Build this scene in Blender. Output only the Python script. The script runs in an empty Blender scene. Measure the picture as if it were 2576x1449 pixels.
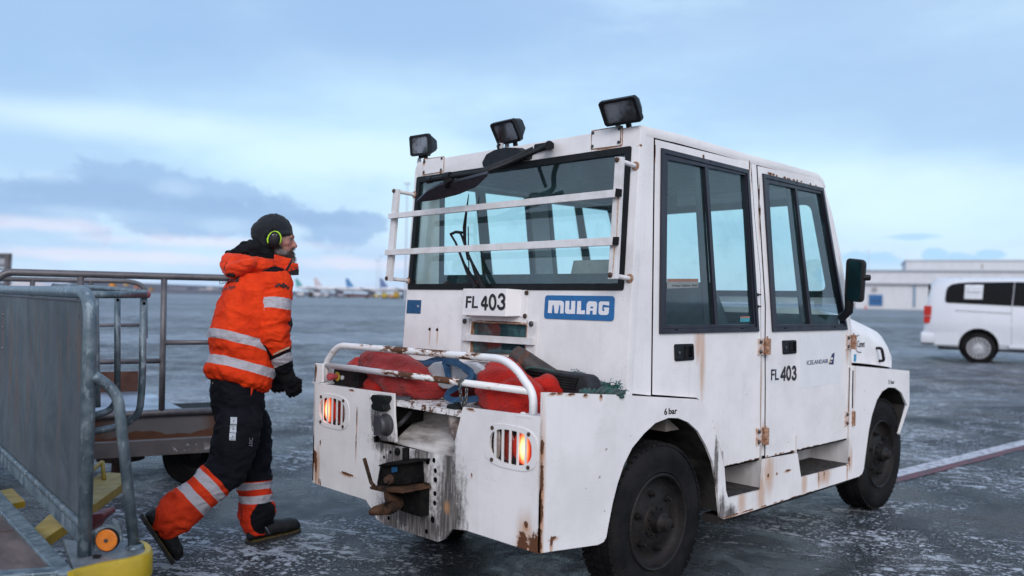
import bpy, bmesh, math, random
from mathutils import Vector, Matrix, noise
from mathutils.geometry import tessellate_polygon
R = math.radians
random.seed(7)
SC = bpy.context.scene
# ------------------------------------------------------------------ camera
CAM_YAW, CAM_PITCH, CAM_ROLL, CAM_H, FPX = R(45.37), R(0.755), R(1.11), 1.36, 2085.0
fw = Vector((math.cos(CAM_YAW) * math.cos(CAM_PITCH), math.sin(CAM_YAW) * math.cos(CAM_PITCH), math.sin(CAM_PITCH)))
rt0 = Vector((math.sin(CAM_YAW), -math.cos(CAM_YAW), 0)); up0 = rt0.cross(fw)
RT = rt0 * math.cos(CAM_ROLL) + up0 * math.sin(CAM_ROLL)
UP = -rt0 * math.sin(CAM_ROLL) + up0 * math.cos(CAM_ROLL)
EYE = Vector((0, 0, CAM_H))
cd = bpy.data.cameras.new('camera'); cam = bpy.data.objects.new('camera', cd); SC.collection.objects.link(cam)
cam.matrix_world = Matrix(((RT.x, UP.x, -fw.x, EYE.x), (RT.y, UP.y, -fw.y, EYE.y), (RT.z, UP.z, -fw.z, EYE.z), (0, 0, 0, 1)))
cd.lens = FPX / 2576 * 36; cd.sensor_width = 36; cd.clip_start = 0.05; cd.clip_end = 9000
cd.dof.use_dof = True; cd.dof.focus_distance = 4.0; cd.dof.aperture_fstop = 1.6
SC.camera = cam
SC.view_settings.view_transform = 'Standard'; SC.view_settings.look = 'None'
SC.view_settings.exposure = 0.28; SC.view_settings.gamma = 1.0
SC.cycles.max_bounces = 8; SC.cycles.transparent_max_bounces = 16

# node helper ------------------------------------------------------
class NT:
    def __init__(s, t): s.t = t; t.nodes.clear()
    def n(s, typ, _out=0, **kw):
        nd = s.t.nodes.new(typ); ins = {}
        for k, v in kw.items():
            if k.startswith('i_'): ins[k[2:]] = v
            else: setattr(nd, k, v)
        for k, v in ins.items():
            sock = nd.inputs[int(k)] if k.isdigit() else nd.inputs[k.replace('_', ' ')]
            s.put(sock, v)
        nd_out = nd
        return nd_out
    def put(s, sock, v):
        if isinstance(v, bpy.types.NodeSocket): s.t.links.new(v, sock)
        elif isinstance(v, bpy.types.Node): s.t.links.new(v.outputs[0], sock)
        else:
            if hasattr(sock, 'default_value'):
                dv = sock.default_value
                if sock.type == 'RGBA' and len(v) == 3: v = (*v, 1)
                sock.default_value = v
    def math(s, op, a, b=0.0, c=0.0, clamp=False):
        return s.n('ShaderNodeMath', operation=op, use_clamp=clamp, i_0=a, i_1=b, i_2=c).outputs[0]
    def vm(s, op, a, b=(0, 0, 0)):
        nd = s.n('ShaderNodeVectorMath', operation=op, i_0=a, i_1=b)
        return nd.outputs['Value'] if op in ('LENGTH', 'DOT_PRODUCT', 'DISTANCE') else nd.outputs[0]
    def mix(s, f, a, b, blend='MIX'):
        nd = s.n('ShaderNodeMix', data_type='RGBA', blend_type=blend)
        s.put(nd.inputs[0], f); s.put(nd.inputs[6], a); s.put(nd.inputs[7], b); return nd.outputs[2]
    def mr(s, v, a, b, c=0.0, d=1.0, smooth=True):
        return s.n('ShaderNodeMapRange', interpolation_type='SMOOTHSTEP' if smooth else 'LINEAR', i_0=v, i_1=a, i_2=b, i_3=c, i_4=d).outputs[0]
    def noise(s, vec, scale, detail=4, rough=.55, dist=0.0, out=0):
        return s.n('ShaderNodeTexNoise', i_Vector=vec, i_Scale=scale, i_Detail=detail, i_Roughness=rough, i_Distortion=dist).outputs[out]
    def scl(s, vec, sc): return s.vm('MULTIPLY', vec, sc)
    def ell(s, vec, items):
        """smallest normalised distance to a list of (centre, radii)"""
        cur = None
        for c, r in items:
            d = s.vm('LENGTH', s.vm('MULTIPLY', s.vm('SUBTRACT', vec, tuple(c)), tuple(1 / q for q in r)))
            cur = d if cur is None else s.math('MINIMUM', cur, d)
        return cur

# ------------------------------------------------------------------ sky and sun
SUN_EL, SUN_AZ = R(30), R(228)          # dim soft light from behind the camera (azimuth measured from +X)
W = bpy.data.worlds.new('World'); SC.world = W; W.use_nodes = True
w = NT(W.node_tree)
tc = w.n('ShaderNodeTexCoord').outputs['Generated']
sep = w.n('ShaderNodeSeparateXYZ', i_0=w.vm('NORMALIZE', tc))
az = w.math('MULTIPLY', w.math('ARCTAN2', sep.outputs[1], sep.outputs[0]), 180 / math.pi)   # degrees from +X
az = w.math('SUBTRACT', math.degrees(CAM_YAW), az)                                      # degrees to the right of the apron axis
az = w.math('SUBTRACT', w.math('MODULO', w.math('ADD', az, 540), 360), 180)
el = w.math('MULTIPLY', w.math('ARCSINE', sep.outputs[2]), 180 / math.pi)
ae = w.n('ShaderNodeCombineXYZ', i_0=az, i_1=el, i_2=0.0).outputs[0]
nish = w.n('ShaderNodeTexSky', sky_type='NISHITA', sun_disc=False, sun_elevation=R(8), sun_rotation=R(90) - SUN_AZ, altitude=10, air_density=1.2, dust_density=.6, ozone_density=3.0)
big = w.noise(w.scl(ae, (.028, .075, 1)), 1.0, 5, .55)
med = w.noise(w.scl(ae, (.07, .16, 1)), 1.0, 6, .6)
fin = w.noise(w.scl(ae, (.34, .50, 1)), 1.0, 9, .60, .15)
grad = w.n('ShaderNodeValToRGB', i_0=w.mr(el, -2, 42, 0, 1, False))
def srgb(r, g, b):
    f = lambda c: (c / 255) / 12.92 if c / 255 <= .04045 else ((c / 255 + .055) / 1.055) ** 2.4
    return (f(r), f(g), f(b), 1)
cr = grad.color_ramp; stops = [(0, (186, 210, 238)), (.07, (204, 220, 241)), (.14, (198, 225, 245)), (.24, (198, 231, 249)), (.36, (186, 219, 245)), (.47, (170, 198, 230)), (.68, (164, 190, 221)), (1, (158, 182, 212))]
while len(cr.elements) < len(stops): cr.elements.new(.5)
for e, (p, c) in zip(cr.elements, stops): e.position = p; e.color = srgb(*c)
col = grad.outputs[0]
# broad soft bands of thin cloud
band = w.mr(w.math('ADD', big, w.math('MULTIPLY', med, .35)), .55, .80)
col = w.mix(w.math('MULTIPLY', band, .7), col, srgb(158, 191, 230))
brt = w.mr(w.math('ADD', w.noise(w.scl(ae, (.03, .11, 1)), 1.3, 5, .55), w.math('MULTIPLY', fin, .15)), .55, .78)
col = w.mix(w.math('MULTIPLY', brt, .55), col, srgb(202, 232, 251))
def cloud(items, c, amt, lo=1.15, hi=.62, wob=1.1, src=None):
    global col
    d = w.ell(ae, [((x, y, 0), (rx, ry, 1)) for x, y, rx, ry in items])
    d = w.math('ADD', d, w.math('MULTIPLY', w.math('SUBTRACT', src or fin, .5), wob))
    col = w.mix(w.math('MULTIPLY', w.mr(d, lo, hi), amt), col, srgb(*c))
# upper-left grey sheet, brighter gap below it, dark bank low on the left, small ones on the right
cloud([(-26, 17, 15, 4.2), (-10, 18.5, 14, 3.5), (-33, 15, 8, 5)], (152, 186, 226), .85, 1.4, .3, 1.6, med)
cloud([(-27, 10.4, 12, 1.2), (-10, 9.4, 9, 1.6)], (212, 237, 252), .75, 1.5, .2, 1.4, med)
cloud([(28, 13.5, 12, 4)], (160, 190, 226), .6, 1.4, .3, 1.5, med)
cloud([(24, 7.2, 12, 2.4)], (216, 240, 251), .6, 1.5, .2, 1.2, med)
cloud([(-29, 5.7, 5.0, 1.4), (-24, 5.5, 4.6, 1.6), (-25.0, 7.3, 2.0, 1.0), (-20, 6.2, 2.8, 1.1), (-17.5, 5.0, 4.6, 1.2), (-12.8, 4.6, 3.4, 1.1), (-10.2, 4.9, 1.6, .7), (-34, 5.4, 4, 1.6), (-22, 4.2, 4, .8)], (150, 182, 221), .80, 1.35, .80, 3.6)
cloud([(-27, 6.0, 6, .8), (-20, 5.7, 4, .6), (-13, 5.1, 3, .5)], (134, 166, 208), .40, 1.6, .3, 3.4)
cloud([(-29.5, 6.9, 1.6, .5), (-22.2, 6.6, 1.4, .5), (-27, 4.6, 3.0, .5), (-19, 4.4, 2.0, .5)], (186, 212, 240), .55, 1.5, .2, 3.0)
cloud([(-15.4, 4.1, 1.5, .7)], (206, 231, 250), .6, 1.3, .4, 2.2)
cloud([(-31, 3.9, 6, .45), (-20, 3.3, 7, .4), (-11, 2.2, 4, .45), (-26, 2.2, 9, .4)], (226, 223, 240), .55, 1.5, .3, 2.2)
cloud([(-6.0, 4.0, 1.2, .8)], (170, 200, 236), .6, 1.3, .5, 2.0)
cloud([(23.6, 2.5, 2.2, 1.0), (22.0, 1.8, 2.0, 1.0), (28.2, 2.7, 2.0, .7), (27.0, 3.2, .9, .5), (30.0, 3.2, 1.0, .35), (28, 2.1, 3.5, .5)], (165, 206, 241), .85, 1.2, .85, 1.8)
cloud([(25.6, 4.35, 1.5, .22)], (168, 207, 241), .8, 1.3, .6, 2.0)
cloud([(25, 2.0, 7, .8)], (224, 233, 246), .35, 1.5, .2, 1.0)
# the sky behind the camera: paler, brighter overcast
back = w.mr(w.math('ABSOLUTE', az), 70, 140)
col = w.mix(w.math('MULTIPLY', back, .8), col, (.95, .93, 1.0, 1))
hi = w.mr(el, 30, 75)
col = w.mix(w.math('MULTIPLY', hi, .8), col, (.46, .60, .88, 1))
nsc = w.vm('SCALE', nish.outputs[0]); nd = nsc.node; nd.inputs[3].default_value = .08
tot = w.mix(.93, nsc, col)
bg = w.n('ShaderNodeBackground', i_Color=tot, i_Strength=1.0)
w.n('ShaderNodeOutputWorld', i_Surface=bg)
sl = bpy.data.lights.new('sun', 'SUN'); sl.energy = 1.35; sl.angle = R(30); sl.color = (1, .97, .97)
so = bpy.data.objects.new('sun', sl); SC.collection.objects.link(so)
sd = Vector((math.cos(SUN_AZ) * math.cos(SUN_EL), math.sin(SUN_AZ) * math.cos(SUN_EL), math.sin(SUN_EL)))
so.rotation_euler = sd.to_track_quat('Z', 'Y').to_euler()

# ------------------------------------------------------------------ measuring: a point of the photo on a plane of the scene
def zf(x0, y0, s): return lambda x, y: ((x0 + x / s) * .62891, (y0 + y / s) * .62891)
zD0 = lambda x, y: (x, y)
zA = zf(0, 1000, 1.1115); zB = zf(750, 800, 1.6109); z3 = zf(1500, 350, 1.61); z4 = zf(1200, 1250, 1.4491)
z5 = zf(2200, 1350, 1.519); z6 = zf(2500, 450, 1.525); z7 = zf(2800, 1200, 1.5256); z8 = zf(3300, 900, 1.8116)
zC = zf(0, 1000, 2.2292); zD = zf(0, 1650, 2.2154); zE = zf(550, 1650, 2.2157); zF = zf(950, 840, 4.83)
zG = zf(1100, 1050, 4.2933); z10 = zf(1600, 1150, 2.576); z11 = zf(1400, 1600, 2.415); z12 = zf(0, 900, 2.8622)
z13 = zf(2400, 450, 2.576); z14 = zf(2450, 1400, 4.14); z15 = zf(2800, 1700, 3.22); z16 = zf(1240, 1350, 4.14)
z17 = zf(1600, 380, 3.45); z18 = zf(2300, 360, 7.2457); z19 = zf(1740, 1000, 4.14); z20 = zf(3350, 1000, 2.6345)
z21 = zf(3400, 950, 2.635); z22 = zf(1780, 1350, 3.3895)
def ray(p): return fw + RT * ((p[0] - 1288) / FPX) + UP * ((724.5 - p[1]) / FPX)
def PL(n, d): return (Vector(n), d)
def X(v): return PL((1, 0, 0), v)
def Y(v): return PL((0, 1, 0), v)
def Zp(v): return PL((0, 0, 1), v)
def P(p, pl):
    r = ray(p); n, d = pl
    return EYE + r * ((d - EYE.dot(n)) / r.dot(n))
def PP(zz, pts, pl): return [P(zz(*q), pl) for q in pts]

# ------------------------------------------------------------------ mesh helpers
def origin(o):
    v = Vector((0, 0, 0))
    while o is not None: v += o.location; o = o.parent
    return v
def link(o, parent=None):
    SC.collection.objects.link(o)
    if parent is not None: o.parent = parent
    return o
def tag(o, label=None, cat=None, group=None, kind=None):
    for k, v in (('label', label), ('category', cat), ('group', group), ('kind', kind)):
        if v: o[k] = v
    return o
def thing(name, label, cat, loc=(0, 0, 0), group=None):
    o = bpy.data.objects.new(name, None); o.location = loc; o.empty_display_size = .2
    link(o); return tag(o, label, cat, group)
SPLIT = {'bolt', 'stud', 'rubber_plug', 'standoff', 'rusty_washer', 'screw', 'foot_plate', 'cover_plate', 'axle', 'window_guard', 'recess_wall', 'wheel_nut', 'step_wall', 'emblem_mark', 'drain_slot', 'cross_bar', 'post', 'upright', 'reflector', 'grip', 'door_sill', 'cab_lining', 'rail', 'hole', 'marker', 'paint_flake'}
def islands(bm):
    seen = set(); out = []
    for v in bm.verts:
        if v in seen: continue
        st = [v]; seen.add(v); g = []
        while st:
            q = st.pop(); g.append(q)
            for e in q.link_edges:
                o = e.other_vert(q)
                if o not in seen: seen.add(o); st.append(o)
        out.append(g)
    return out
def obj(name, bm, m, parent=None, smooth=None, bev=0.0, label=None, at=None):
    if name in SPLIT:
        isl = islands(bm)
        if len(isl) > 1:
            last = None
            for g in isl:
                b2 = NB(); mp = {v: b2.verts.new(v.co) for v in g}
                for f in {f for v in g for f in v.link_faces}: b2.faces.new([mp[v] for v in f.verts])
                last = obj1(name, b2, m, parent, smooth, bev, label, at)
            bm.free(); return last
    return obj1(name, bm, m, parent, smooth, bev, label, at)
def obj1(name, bm, m, parent=None, smooth=None, bev=0.0, label=None, at=None):
    """bmesh in world coordinates -> ONE mesh object"""
    me = bpy.data.meshes.new(name)
    if bev > 0:
        es = [e for e in bm.edges if len(e.link_faces) == 2 and e.calc_face_angle(0) > .6]
        if es: bmesh.ops.bevel(bm, geom=es, offset=bev, segments=2, profile=.6, affect='EDGES', clamp_overlap=True)
    off = origin(parent)
    if at is not None: off = Vector(at)
    bmesh.ops.translate(bm, verts=bm.verts, vec=-off)
    bm.to_mesh(me); bm.free()
    ms = m if isinstance(m, (list, tuple)) else [m]
    for q in ms: me.materials.append(q)
    if smooth is not None:
        me.polygons.foreach_set('use_smooth', [True] * len(me.polygons))
        if smooth < 3: me.set_sharp_from_angle(angle=smooth)
    o = bpy.data.objects.new(name, me); link(o, parent)
    if at is not None: o.location = Vector(at) - origin(parent)
    if label: o['label'] = label
    return o
def NB(): return bmesh.new()
def box(bm, a, b):
    a = Vector(a); b = Vector(b)
    lo = Vector([min(a[i], b[i]) for i in range(3)]); hi = Vector([max(a[i], b[i]) for i in range(3)])
    v = [bm.verts.new((x, y, z)) for x in (lo.x, hi.x) for y in (lo.y, hi.y) for z in (lo.z, hi.z)]
    for f in ((0, 1, 3, 2), (4, 6, 7, 5), (0, 4, 5, 1), (2, 3, 7, 6), (0, 2, 6, 4), (1, 5, 7, 3)): bm.faces.new([v[i] for i in f])
    return bm
def obox(bm, c, ax, ay, az_, hx, hy, hz):
    """box centred c with half sizes along three axes"""
    ax, ay, az_ = Vector(ax).normalized(), Vector(ay).normalized(), Vector(az_).normalized(); c = Vector(c)
    v = [bm.verts.new(c + ax * hx * i + ay * hy * j + az_ * hz * k) for i in (-1, 1) for j in (-1, 1) for k in (-1, 1)]
    for f in ((0, 1, 3, 2), (4, 6, 7, 5), (0, 4, 5, 1), (2, 3, 7, 6), (0, 2, 6, 4), (1, 5, 7, 3)): bm.faces.new([v[i] for i in f])
    bmesh.ops.recalc_face_normals(bm, faces=bm.faces); return bm
def bar(bm, p, q, wd, ht, up=(0, 0, 1)):
    p = Vector(p); q = Vector(q); d = (q - p); L = d.length; d.normalize()
    s = d.cross(Vector(up)).normalized(); u = s.cross(d)
    return obox(bm, (p + q) / 2, d, s, u, L / 2, wd / 2, ht / 2)
def plate(bm, outer, holes=(), th=(0, 0, .01), mi=0):
    """flat plate with holes; th is the thickness vector (away from the seen face)"""
    loops = [[Vector(v) for v in outer]] + [[Vector(v) for v in h] for h in holes]
    th = Vector(th)
    A = []; es = []
    for l in loops:
        vs = [bm.verts.new(v) for v in l]; A += vs
        for i in range(len(vs)): es.append(bm.edges.new((vs[i], vs[(i + 1) % len(vs)])))
    fs = []
    if len(loops) == 1: 
        bmesh.ops.delete(bm, geom=es, context='EDGES_FACES') if False else None
        fs.append(bm.faces.new(A))
    else:
        res = bmesh.ops.triangle_fill(bm, edges=es, use_beauty=True, use_dissolve=False)
        fs = [g for g in res['geom'] if isinstance(g, bmesh.types.BMFace)]
    flat = [v.co.copy() for v in A]; idx = {v: i for i, v in enumerate(A)}
    B = [bm.verts.new(v + th) for v in flat]
    for f in list(fs): fs.append(bm.faces.new([B[idx[v]] for v in reversed(f.verts)]))
    k = 0
    for l in loops:
        m = len(l)
        for i in range(m):
            j = (i + 1) % m
            try: fs.append(bm.faces.new((A[k + i], A[k + j], B[k + j], B[k + i])))
            except ValueError: pass
        k += m
    for f in fs: f.material_index = mi
    bmesh.ops.recalc_face_normals(bm, faces=fs)
    return bm
def sheet(bm, pts): bm.faces.new([bm.verts.new(v) for v in pts]); return bm
def ringplate(bm, A, B, th):
    th = Vector(th); n = len(A); a = [bm.verts.new(v) for v in A]; b = [bm.verts.new(v) for v in B]; c = [bm.verts.new(v + th) for v in A]; d = [bm.verts.new(v + th) for v in B]; fs = []
    for i in range(n):
        j = (i + 1) % n
        for q in ((a[i], a[j], b[j], b[i]), (c[i], d[i], d[j], c[j]), (a[i], c[i], c[j], a[j]), (b[i], b[j], d[j], d[i])): fs.append(bm.faces.new(q))
    bmesh.ops.recalc_face_normals(bm, faces=fs); return bm
def fillet(pts, r, seg=5, closed=False):
    """round the corners of a 3-D polyline"""
    pts = [Vector(p) for p in pts]; out = []; n = len(pts)
    for i, p in enumerate(pts):
        if not closed and i in (0, n - 1): out.append(p); continue
        rr = r[i] if isinstance(r, (list, tuple)) else r
        a = pts[i - 1] - p; b = pts[(i + 1) % n] - p
        d = min(rr, a.length * .48, b.length * .48)
        if d < 1e-5: out.append(p); continue
        A = p + a.normalized() * d; B = p + b.normalized() * d
        for k in range(seg + 1):
            t = k / seg; out.append(A * (1 - t) ** 2 + p * 2 * t * (1 - t) + B * t * t)
    return out
def tube(bm, pts, r, seg=12, closed=False, caps=True, rf=None):
    pts = [Vector(p) for p in pts]; n = len(pts); rings = []
    t0 = (pts[1] - pts[0]).normalized(); ref = Vector((0, 0, 1)) if abs(t0.z) < .9 else Vector((1, 0, 0))
    u = t0.cross(ref).normalized()
    for i, p in enumerate(pts):
        if closed: t = (pts[(i + 1) % n] - pts[i - 1]).normalized()
        else:
            t = ((pts[i + 1] - p).normalized() if i < n - 1 else Vector()) + ((p - pts[i - 1]).normalized() if i else Vector()); t.normalize()
        u = (u - t * u.dot(t)).normalized(); v = t.cross(u)
        rr = rf(i / (n - 1)) if rf else (r[i] if isinstance(r, (list, tuple)) else r)
        rings.append([bm.verts.new(p + u * rr * math.cos(a) + v * rr * math.sin(a)) for a in [2 * math.pi * k / seg for k in range(seg)]])
    for i in range(n if closed else n - 1):
        A = rings[i]; B = rings[(i + 1) % n]
        for k in range(seg): bm.faces.new((A[k], A[(k + 1) % seg], B[(k + 1) % seg], B[k]))
    if caps and not closed:
        bm.faces.new(list(reversed(rings[0]))); bm.faces.new(rings[-1])
    return bm
def cyl(bm, p, q, r, r2=None, seg=20):
    p = Vector(p); q = Vector(q)
    return tube(bm, [p, q], [r, r if r2 is None else r2], seg)
def lathe(bm, c, axis, prof, seg=40, mi=None):
    """prof = [(radius, offset along axis)]; one ring each"""
    c = Vector(c); a = Vector(axis).normalized(); ref = Vector((0, 0, 1)) if abs(a.z) < .9 else Vector((1, 0, 0))
    u = a.cross(ref).normalized(); v = a.cross(u); rings = []
    for r, h in prof:
        if r < 1e-6: rings.append([bm.verts.new(c + a * h)])
        else: rings.append([bm.verts.new(c + a * h + (u * math.cos(2 * math.pi * k / seg) + v * math.sin(2 * math.pi * k / seg)) * r) for k in range(seg)])
    for i in range(len(rings) - 1):
        A, B = rings[i], rings[i + 1]
        for k in range(seg):
            k2 = (k + 1) % seg
            if len(A) == 1 and len(B) == 1: continue
            if len(A) == 1: f = bm.faces.new((A[0], B[k2], B[k]))
            elif len(B) == 1: f = bm.faces.new((A[k], A[k2], B[0]))
            else: f = bm.faces.new((A[k], A[k2], B[k2], B[k]))
            if mi: f.material_index = mi[i]
    return bm
def loft(bm, rings, closed=True, caps=True):
    V = [[bm.verts.new(p) for p in r] for r in rings]; n = len(V[0])
    for i in range(len(V) - 1):
        for k in range(n if closed else n - 1):
            bm.faces.new((V[i][k], V[i][(k + 1) % n], V[i + 1][(k + 1) % n], V[i + 1][k]))
    if caps and closed:
        bm.faces.new(list(reversed(V[0]))); bm.faces.new(V[-1])
    bmesh.ops.recalc_face_normals(bm, faces=bm.faces)
    return bm
def sphere(bm, c, r, seg=16, rings=10):
    c = Vector(c); r = Vector(r) if hasattr(r, '__len__') else Vector((r, r, r))
    ret = bmesh.ops.create_uvsphere(bm, u_segments=seg, v_segments=rings, radius=1)
    for v in ret['verts']: v.co = c + Vector((v.co.x * r.x, v.co.y * r.y, v.co.z * r.z))
    return bm
def text_bm(body, size, M, th=.001, shear=0, spacing=1.0, xs=1.0, bold=0.0):
    """letters as a thin mesh; M maps (x right, y up, z towards the viewer) to the world"""
    cu = bpy.data.curves.new('lettering', 'FONT'); cu.body = body; cu.size = size; cu.shear = shear; cu.space_character = spacing
    cu.extrude = th / 2; cu.offset = bold; cu.resolution_u = 4
    o = bpy.data.objects.new('lettering', cu); SC.collection.objects.link(o)
    dg = bpy.context.evaluated_depsgraph_get(); me = bpy.data.meshes.new_from_object(o.evaluated_get(dg))
    bm = NB(); bm.from_mesh(me); bpy.data.objects.remove(o); bpy.data.curves.remove(cu); bpy.data.meshes.remove(me)
    bmesh.ops.transform(bm, matrix=M @ Matrix.Diagonal((xs, 1, 1, 1)), verts=bm.verts)
    return bm
def frame_M(o, xdir, ydir, out=.0):
    xdir = Vector(xdir).normalized(); z = xdir.cross(Vector(ydir)).normalized(); y = z.cross(xdir); o = Vector(o) + z * out
    return Matrix(((xdir.x, y.x, z.x, o.x), (xdir.y, y.y, z.y, o.y), (xdir.z, y.z, z.z, o.z), (0, 0, 0, 1)))
def merge(bm, other):
    me = bpy.data.meshes.new('tmp'); other.to_mesh(me); other.free(); bm.from_mesh(me); bpy.data.meshes.remove(me); return bm

# ------------------------------------------------------------------ materials
def newmat(name):
    m = bpy.data.materials.new(name); m.use_nodes = True; return m, NT(m.node_tree)
def finish(m, t, **kw):
    b = t.n('ShaderNodeBsdfPrincipled')
    for k, v in kw.items(): t.put(b.inputs[k.replace('_', ' ')], v)
    t.n('ShaderNodeOutputMaterial', i_Surface=b); return m
def simple(name, c, rough=.5, metal=0.0, var=.15, scale=12, bump=.0, bscale=60, spec=.5, c2=None, coat=0.0, alpha=None, stretch=(1, 1, 1)):
    m, t = newmat(name)
    pos = t.n('ShaderNodeNewGeometry').outputs['Position']; pv = t.scl(pos, stretch)
    nz = t.noise(pv, scale, 5, .6)
    cc2 = c2 or tuple(x * (1 - var) for x in c)
    col = t.mix(t.mr(nz, .35, .65), c, cc2)
    kw = dict(Base_Color=col, Roughness=t.mr(t.noise(pv, scale * 2, 4), .3, .7, rough * .85, min(1, rough * 1.15)), Metallic=metal, Specular_IOR_Level=spec)
    if coat: kw['Coat_Weight'] = coat
    if bump:
        kw['Normal'] = t.n('ShaderNodeBump', i_Strength=bump, i_Distance=.01, i_Height=t.noise(pv, bscale, 4, .6)).outputs[0]
    return finish(m, t, **kw)
def glassmat(name, tint=(.62, .86, .88), rough=0.0, dirt=.06):
    m, t = newmat(name)
    pos = t.n('ShaderNodeNewGeometry').outputs['Position']
    tr = t.n('ShaderNodeBsdfTransparent', i_Color=(*tint, 1)); gl = t.n('ShaderNodeBsdfGlossy', i_Color=(.9, .95, 1, 1), i_Roughness=rough + .02)
    geo = t.n('ShaderNodeNewGeometry'); ca = t.math('ABSOLUTE', t.vm('DOT_PRODUCT', geo.outputs['Incoming'], geo.outputs['Normal']))
    fr = t.math('ADD', t.math('MULTIPLY', t.math('POWER', t.math('SUBTRACT', 1.0, ca, clamp=True), 5.0), .86), .10)
    mx = t.n('ShaderNodeMixShader', i_0=fr, i_1=tr, i_2=gl)
    df = t.n('ShaderNodeBsdfDiffuse', i_Color=(.20, .44, .47, 1))
    nz = t.mr(t.noise(pos, 6, 6, .65), .45, .8, 0, dirt * 2)
    vd = t.n('ShaderNodeTexVoronoi', i_Vector=pos, i_Scale=38).outputs['Distance']
    drops = t.math('MULTIPLY', t.mr(vd, .10, .04), t.mr(t.noise(pos, 9, 2), .5, .62))
    mx2 = t.n('ShaderNodeMixShader', i_0=t.math('ADD', t.math('ADD', nz, dirt * .4), t.math('MULTIPLY', drops, .5)), i_1=mx, i_2=df)
    t.n('ShaderNodeOutputMaterial', i_Surface=mx2); return m
def emis(name, c, s):
    m, t = newmat(name); e = t.n('ShaderNodeEmission', i_Color=(*c, 1), i_Strength=s); t.n('ShaderNodeOutputMaterial', i_Surface=e); return m
M = {}
M['black_plastic'] = simple('black_plastic', (.008, .009, .011), .48, var=.3, scale=20, bump=.15, bscale=300, spec=.28)
M['black_rubber'] = simple('black_rubber', (.010, .010, .011), .8, var=.3, scale=15, bump=.3, bscale=120, spec=.2)
M['black_gap'] = simple('black_gap', (.004, .004, .005), .9, spec=.05)

# ------------------------------------------------------------------ planes of the tug (x forward, y to its left)
XR = 2.341            # rear plate
YF, YD, YL = 2.190, 2.212, 3.842      # right fender plate, right door plane, left fender plate
CABL = 3.82
LEAN = .061
CABR = PL((1, 0, -LEAN), 2.8345)      # leaning rear wall of the cab
def cab(off): return PL((1, 0, -LEAN), 2.8345 - off)      # off = distance proud of the wall
CN = Vector((-1, 0, LEAN)).normalized()
pR, pF, pD = X(XR), Y(YF), Y(YD)

# rust, stains and grime of the white paint: (point, radii)
rust, halo, grime, streak = [], [], [], []
def r_(zz, x, y, pl, a, b, h=2.2):
    p = P(zz(x, y), pl)
    ax = abs(pl[0].y) > .5
    rr = (a, .02, b) if ax else (.012, a, b)
    rust.append((p, rr)); 
    if h: halo.append((p - Vector((0, 0, b * .8)), tuple(q * h for q in rr)))
def s_(zz, x, y, pl, a, b):
    p = P(zz(x, y), pl); streak.append((p, (a, .03, b) if abs(pl[0].y) > .5 else (.03, a, b)))
def g_(zz, x, y, pl, a, b):
    a *= 1.12; b *= 1.2
    p = P(zz(x, y), pl); grime.append((p, (a, .05, b) if abs(pl[0].y) > .5 else (.05, a, b)))
for q in [(85, 835, .022, .035), (92, 880, .01, .05), (110, 975, .006, .012), (118, 990, .005, .02), (270, 935, .05, .007), (1290, 1340, .03, .05), (1365, 1355, .04, .05), (1385, 1320, .012, .05), (1400, 780, .006, .03),
          (1400, 960, .006, .08), (1396, 1150, .007, .05), (990, 560, .02, .005), (1310, 1230, .012, .012), (330, 600, .004, .05), (325, 745, .004, .05), (118, 750, .006, .012), (95, 330, .005, .02), (995, 940, .004, .008), (300, 450, .02, .004)]:
    r_(z4, q[0], q[1], pR, q[2], q[3], 1.8)
for q in [(20, 342, .02, .004), (215, 350, .012, .006), (310, 355, .008, .01), (130, 345, .02, .004), (60, 340, .02, .004), (20, 1220, .02, .006), (8, 1240, .008, .02), (1000, 545, .004, .004)]: r_(z5, *q[:2], pF, *q[2:], 2.0)
for q in [(150, 635, .004, .03), (160, 570, .015, .004), (760, 480, .008, .02), (775, 540, .006, .02), (760, 615, .004, .04)]: pass
# rust lines along the lower door edges, window edges, hinges
for x in range(170, 370, 28): x += random.uniform(-12, 12); r_(z7, x, 1012 - (x - 160) * .235, pD, random.uniform(.006, .035), random.uniform(.002, .004), 1.8)
for x in range(420, 890, 34): x += random.uniform(-14, 14); r_(z7, x, 952 - (x - 410) * .215, pD, random.uniform(.006, .04), random.uniform(.002, .004), 1.6)
for x, y in [(885, 374), (905, 378), (925, 386), (975, 400), (1000, 405), (1030, 412), (1050, 415), (1075, 420), (1130, 437), (1165, 445)]: r_(z6, x, y, pD, random.uniform(.008, .022), random.uniform(.003, .008), 2.0)
for x, y, a, b in [(480, 272, .008, .012), (760, 325, .006, .025), (770, 380, .003, .05), (820, 520, .004, .09), (826, 640, .003, .08), (185, 240, .003, .03), (97, 200, .008, .004)]: r_(z6, x, y, pD, a, b, 1.6)
for x, y, a, b in [(1460, 700, .02, .005), (1330, 1300, .008, .004)]: pass
for x, y, a, b in [(880, 650, .01, .01), (1600, 620, .006, .02), (1530, 660, .006, .03), (990, 625, .008, .005), (1130, 585, .03, .005), (1900, 350, .008, .1), (1925, 450, .01, .03), (1400, 440, .02, .006)]: r_(z15, x, y, pF, a, b, 2.0)
for x in range(360, 2050, 100): x += random.uniform(-50, 50); r_(z15, x, 1188 - (x - 320) * .292, pF, random.uniform(.008, .05), random.uniform(.002, .004), 1.8)
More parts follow.
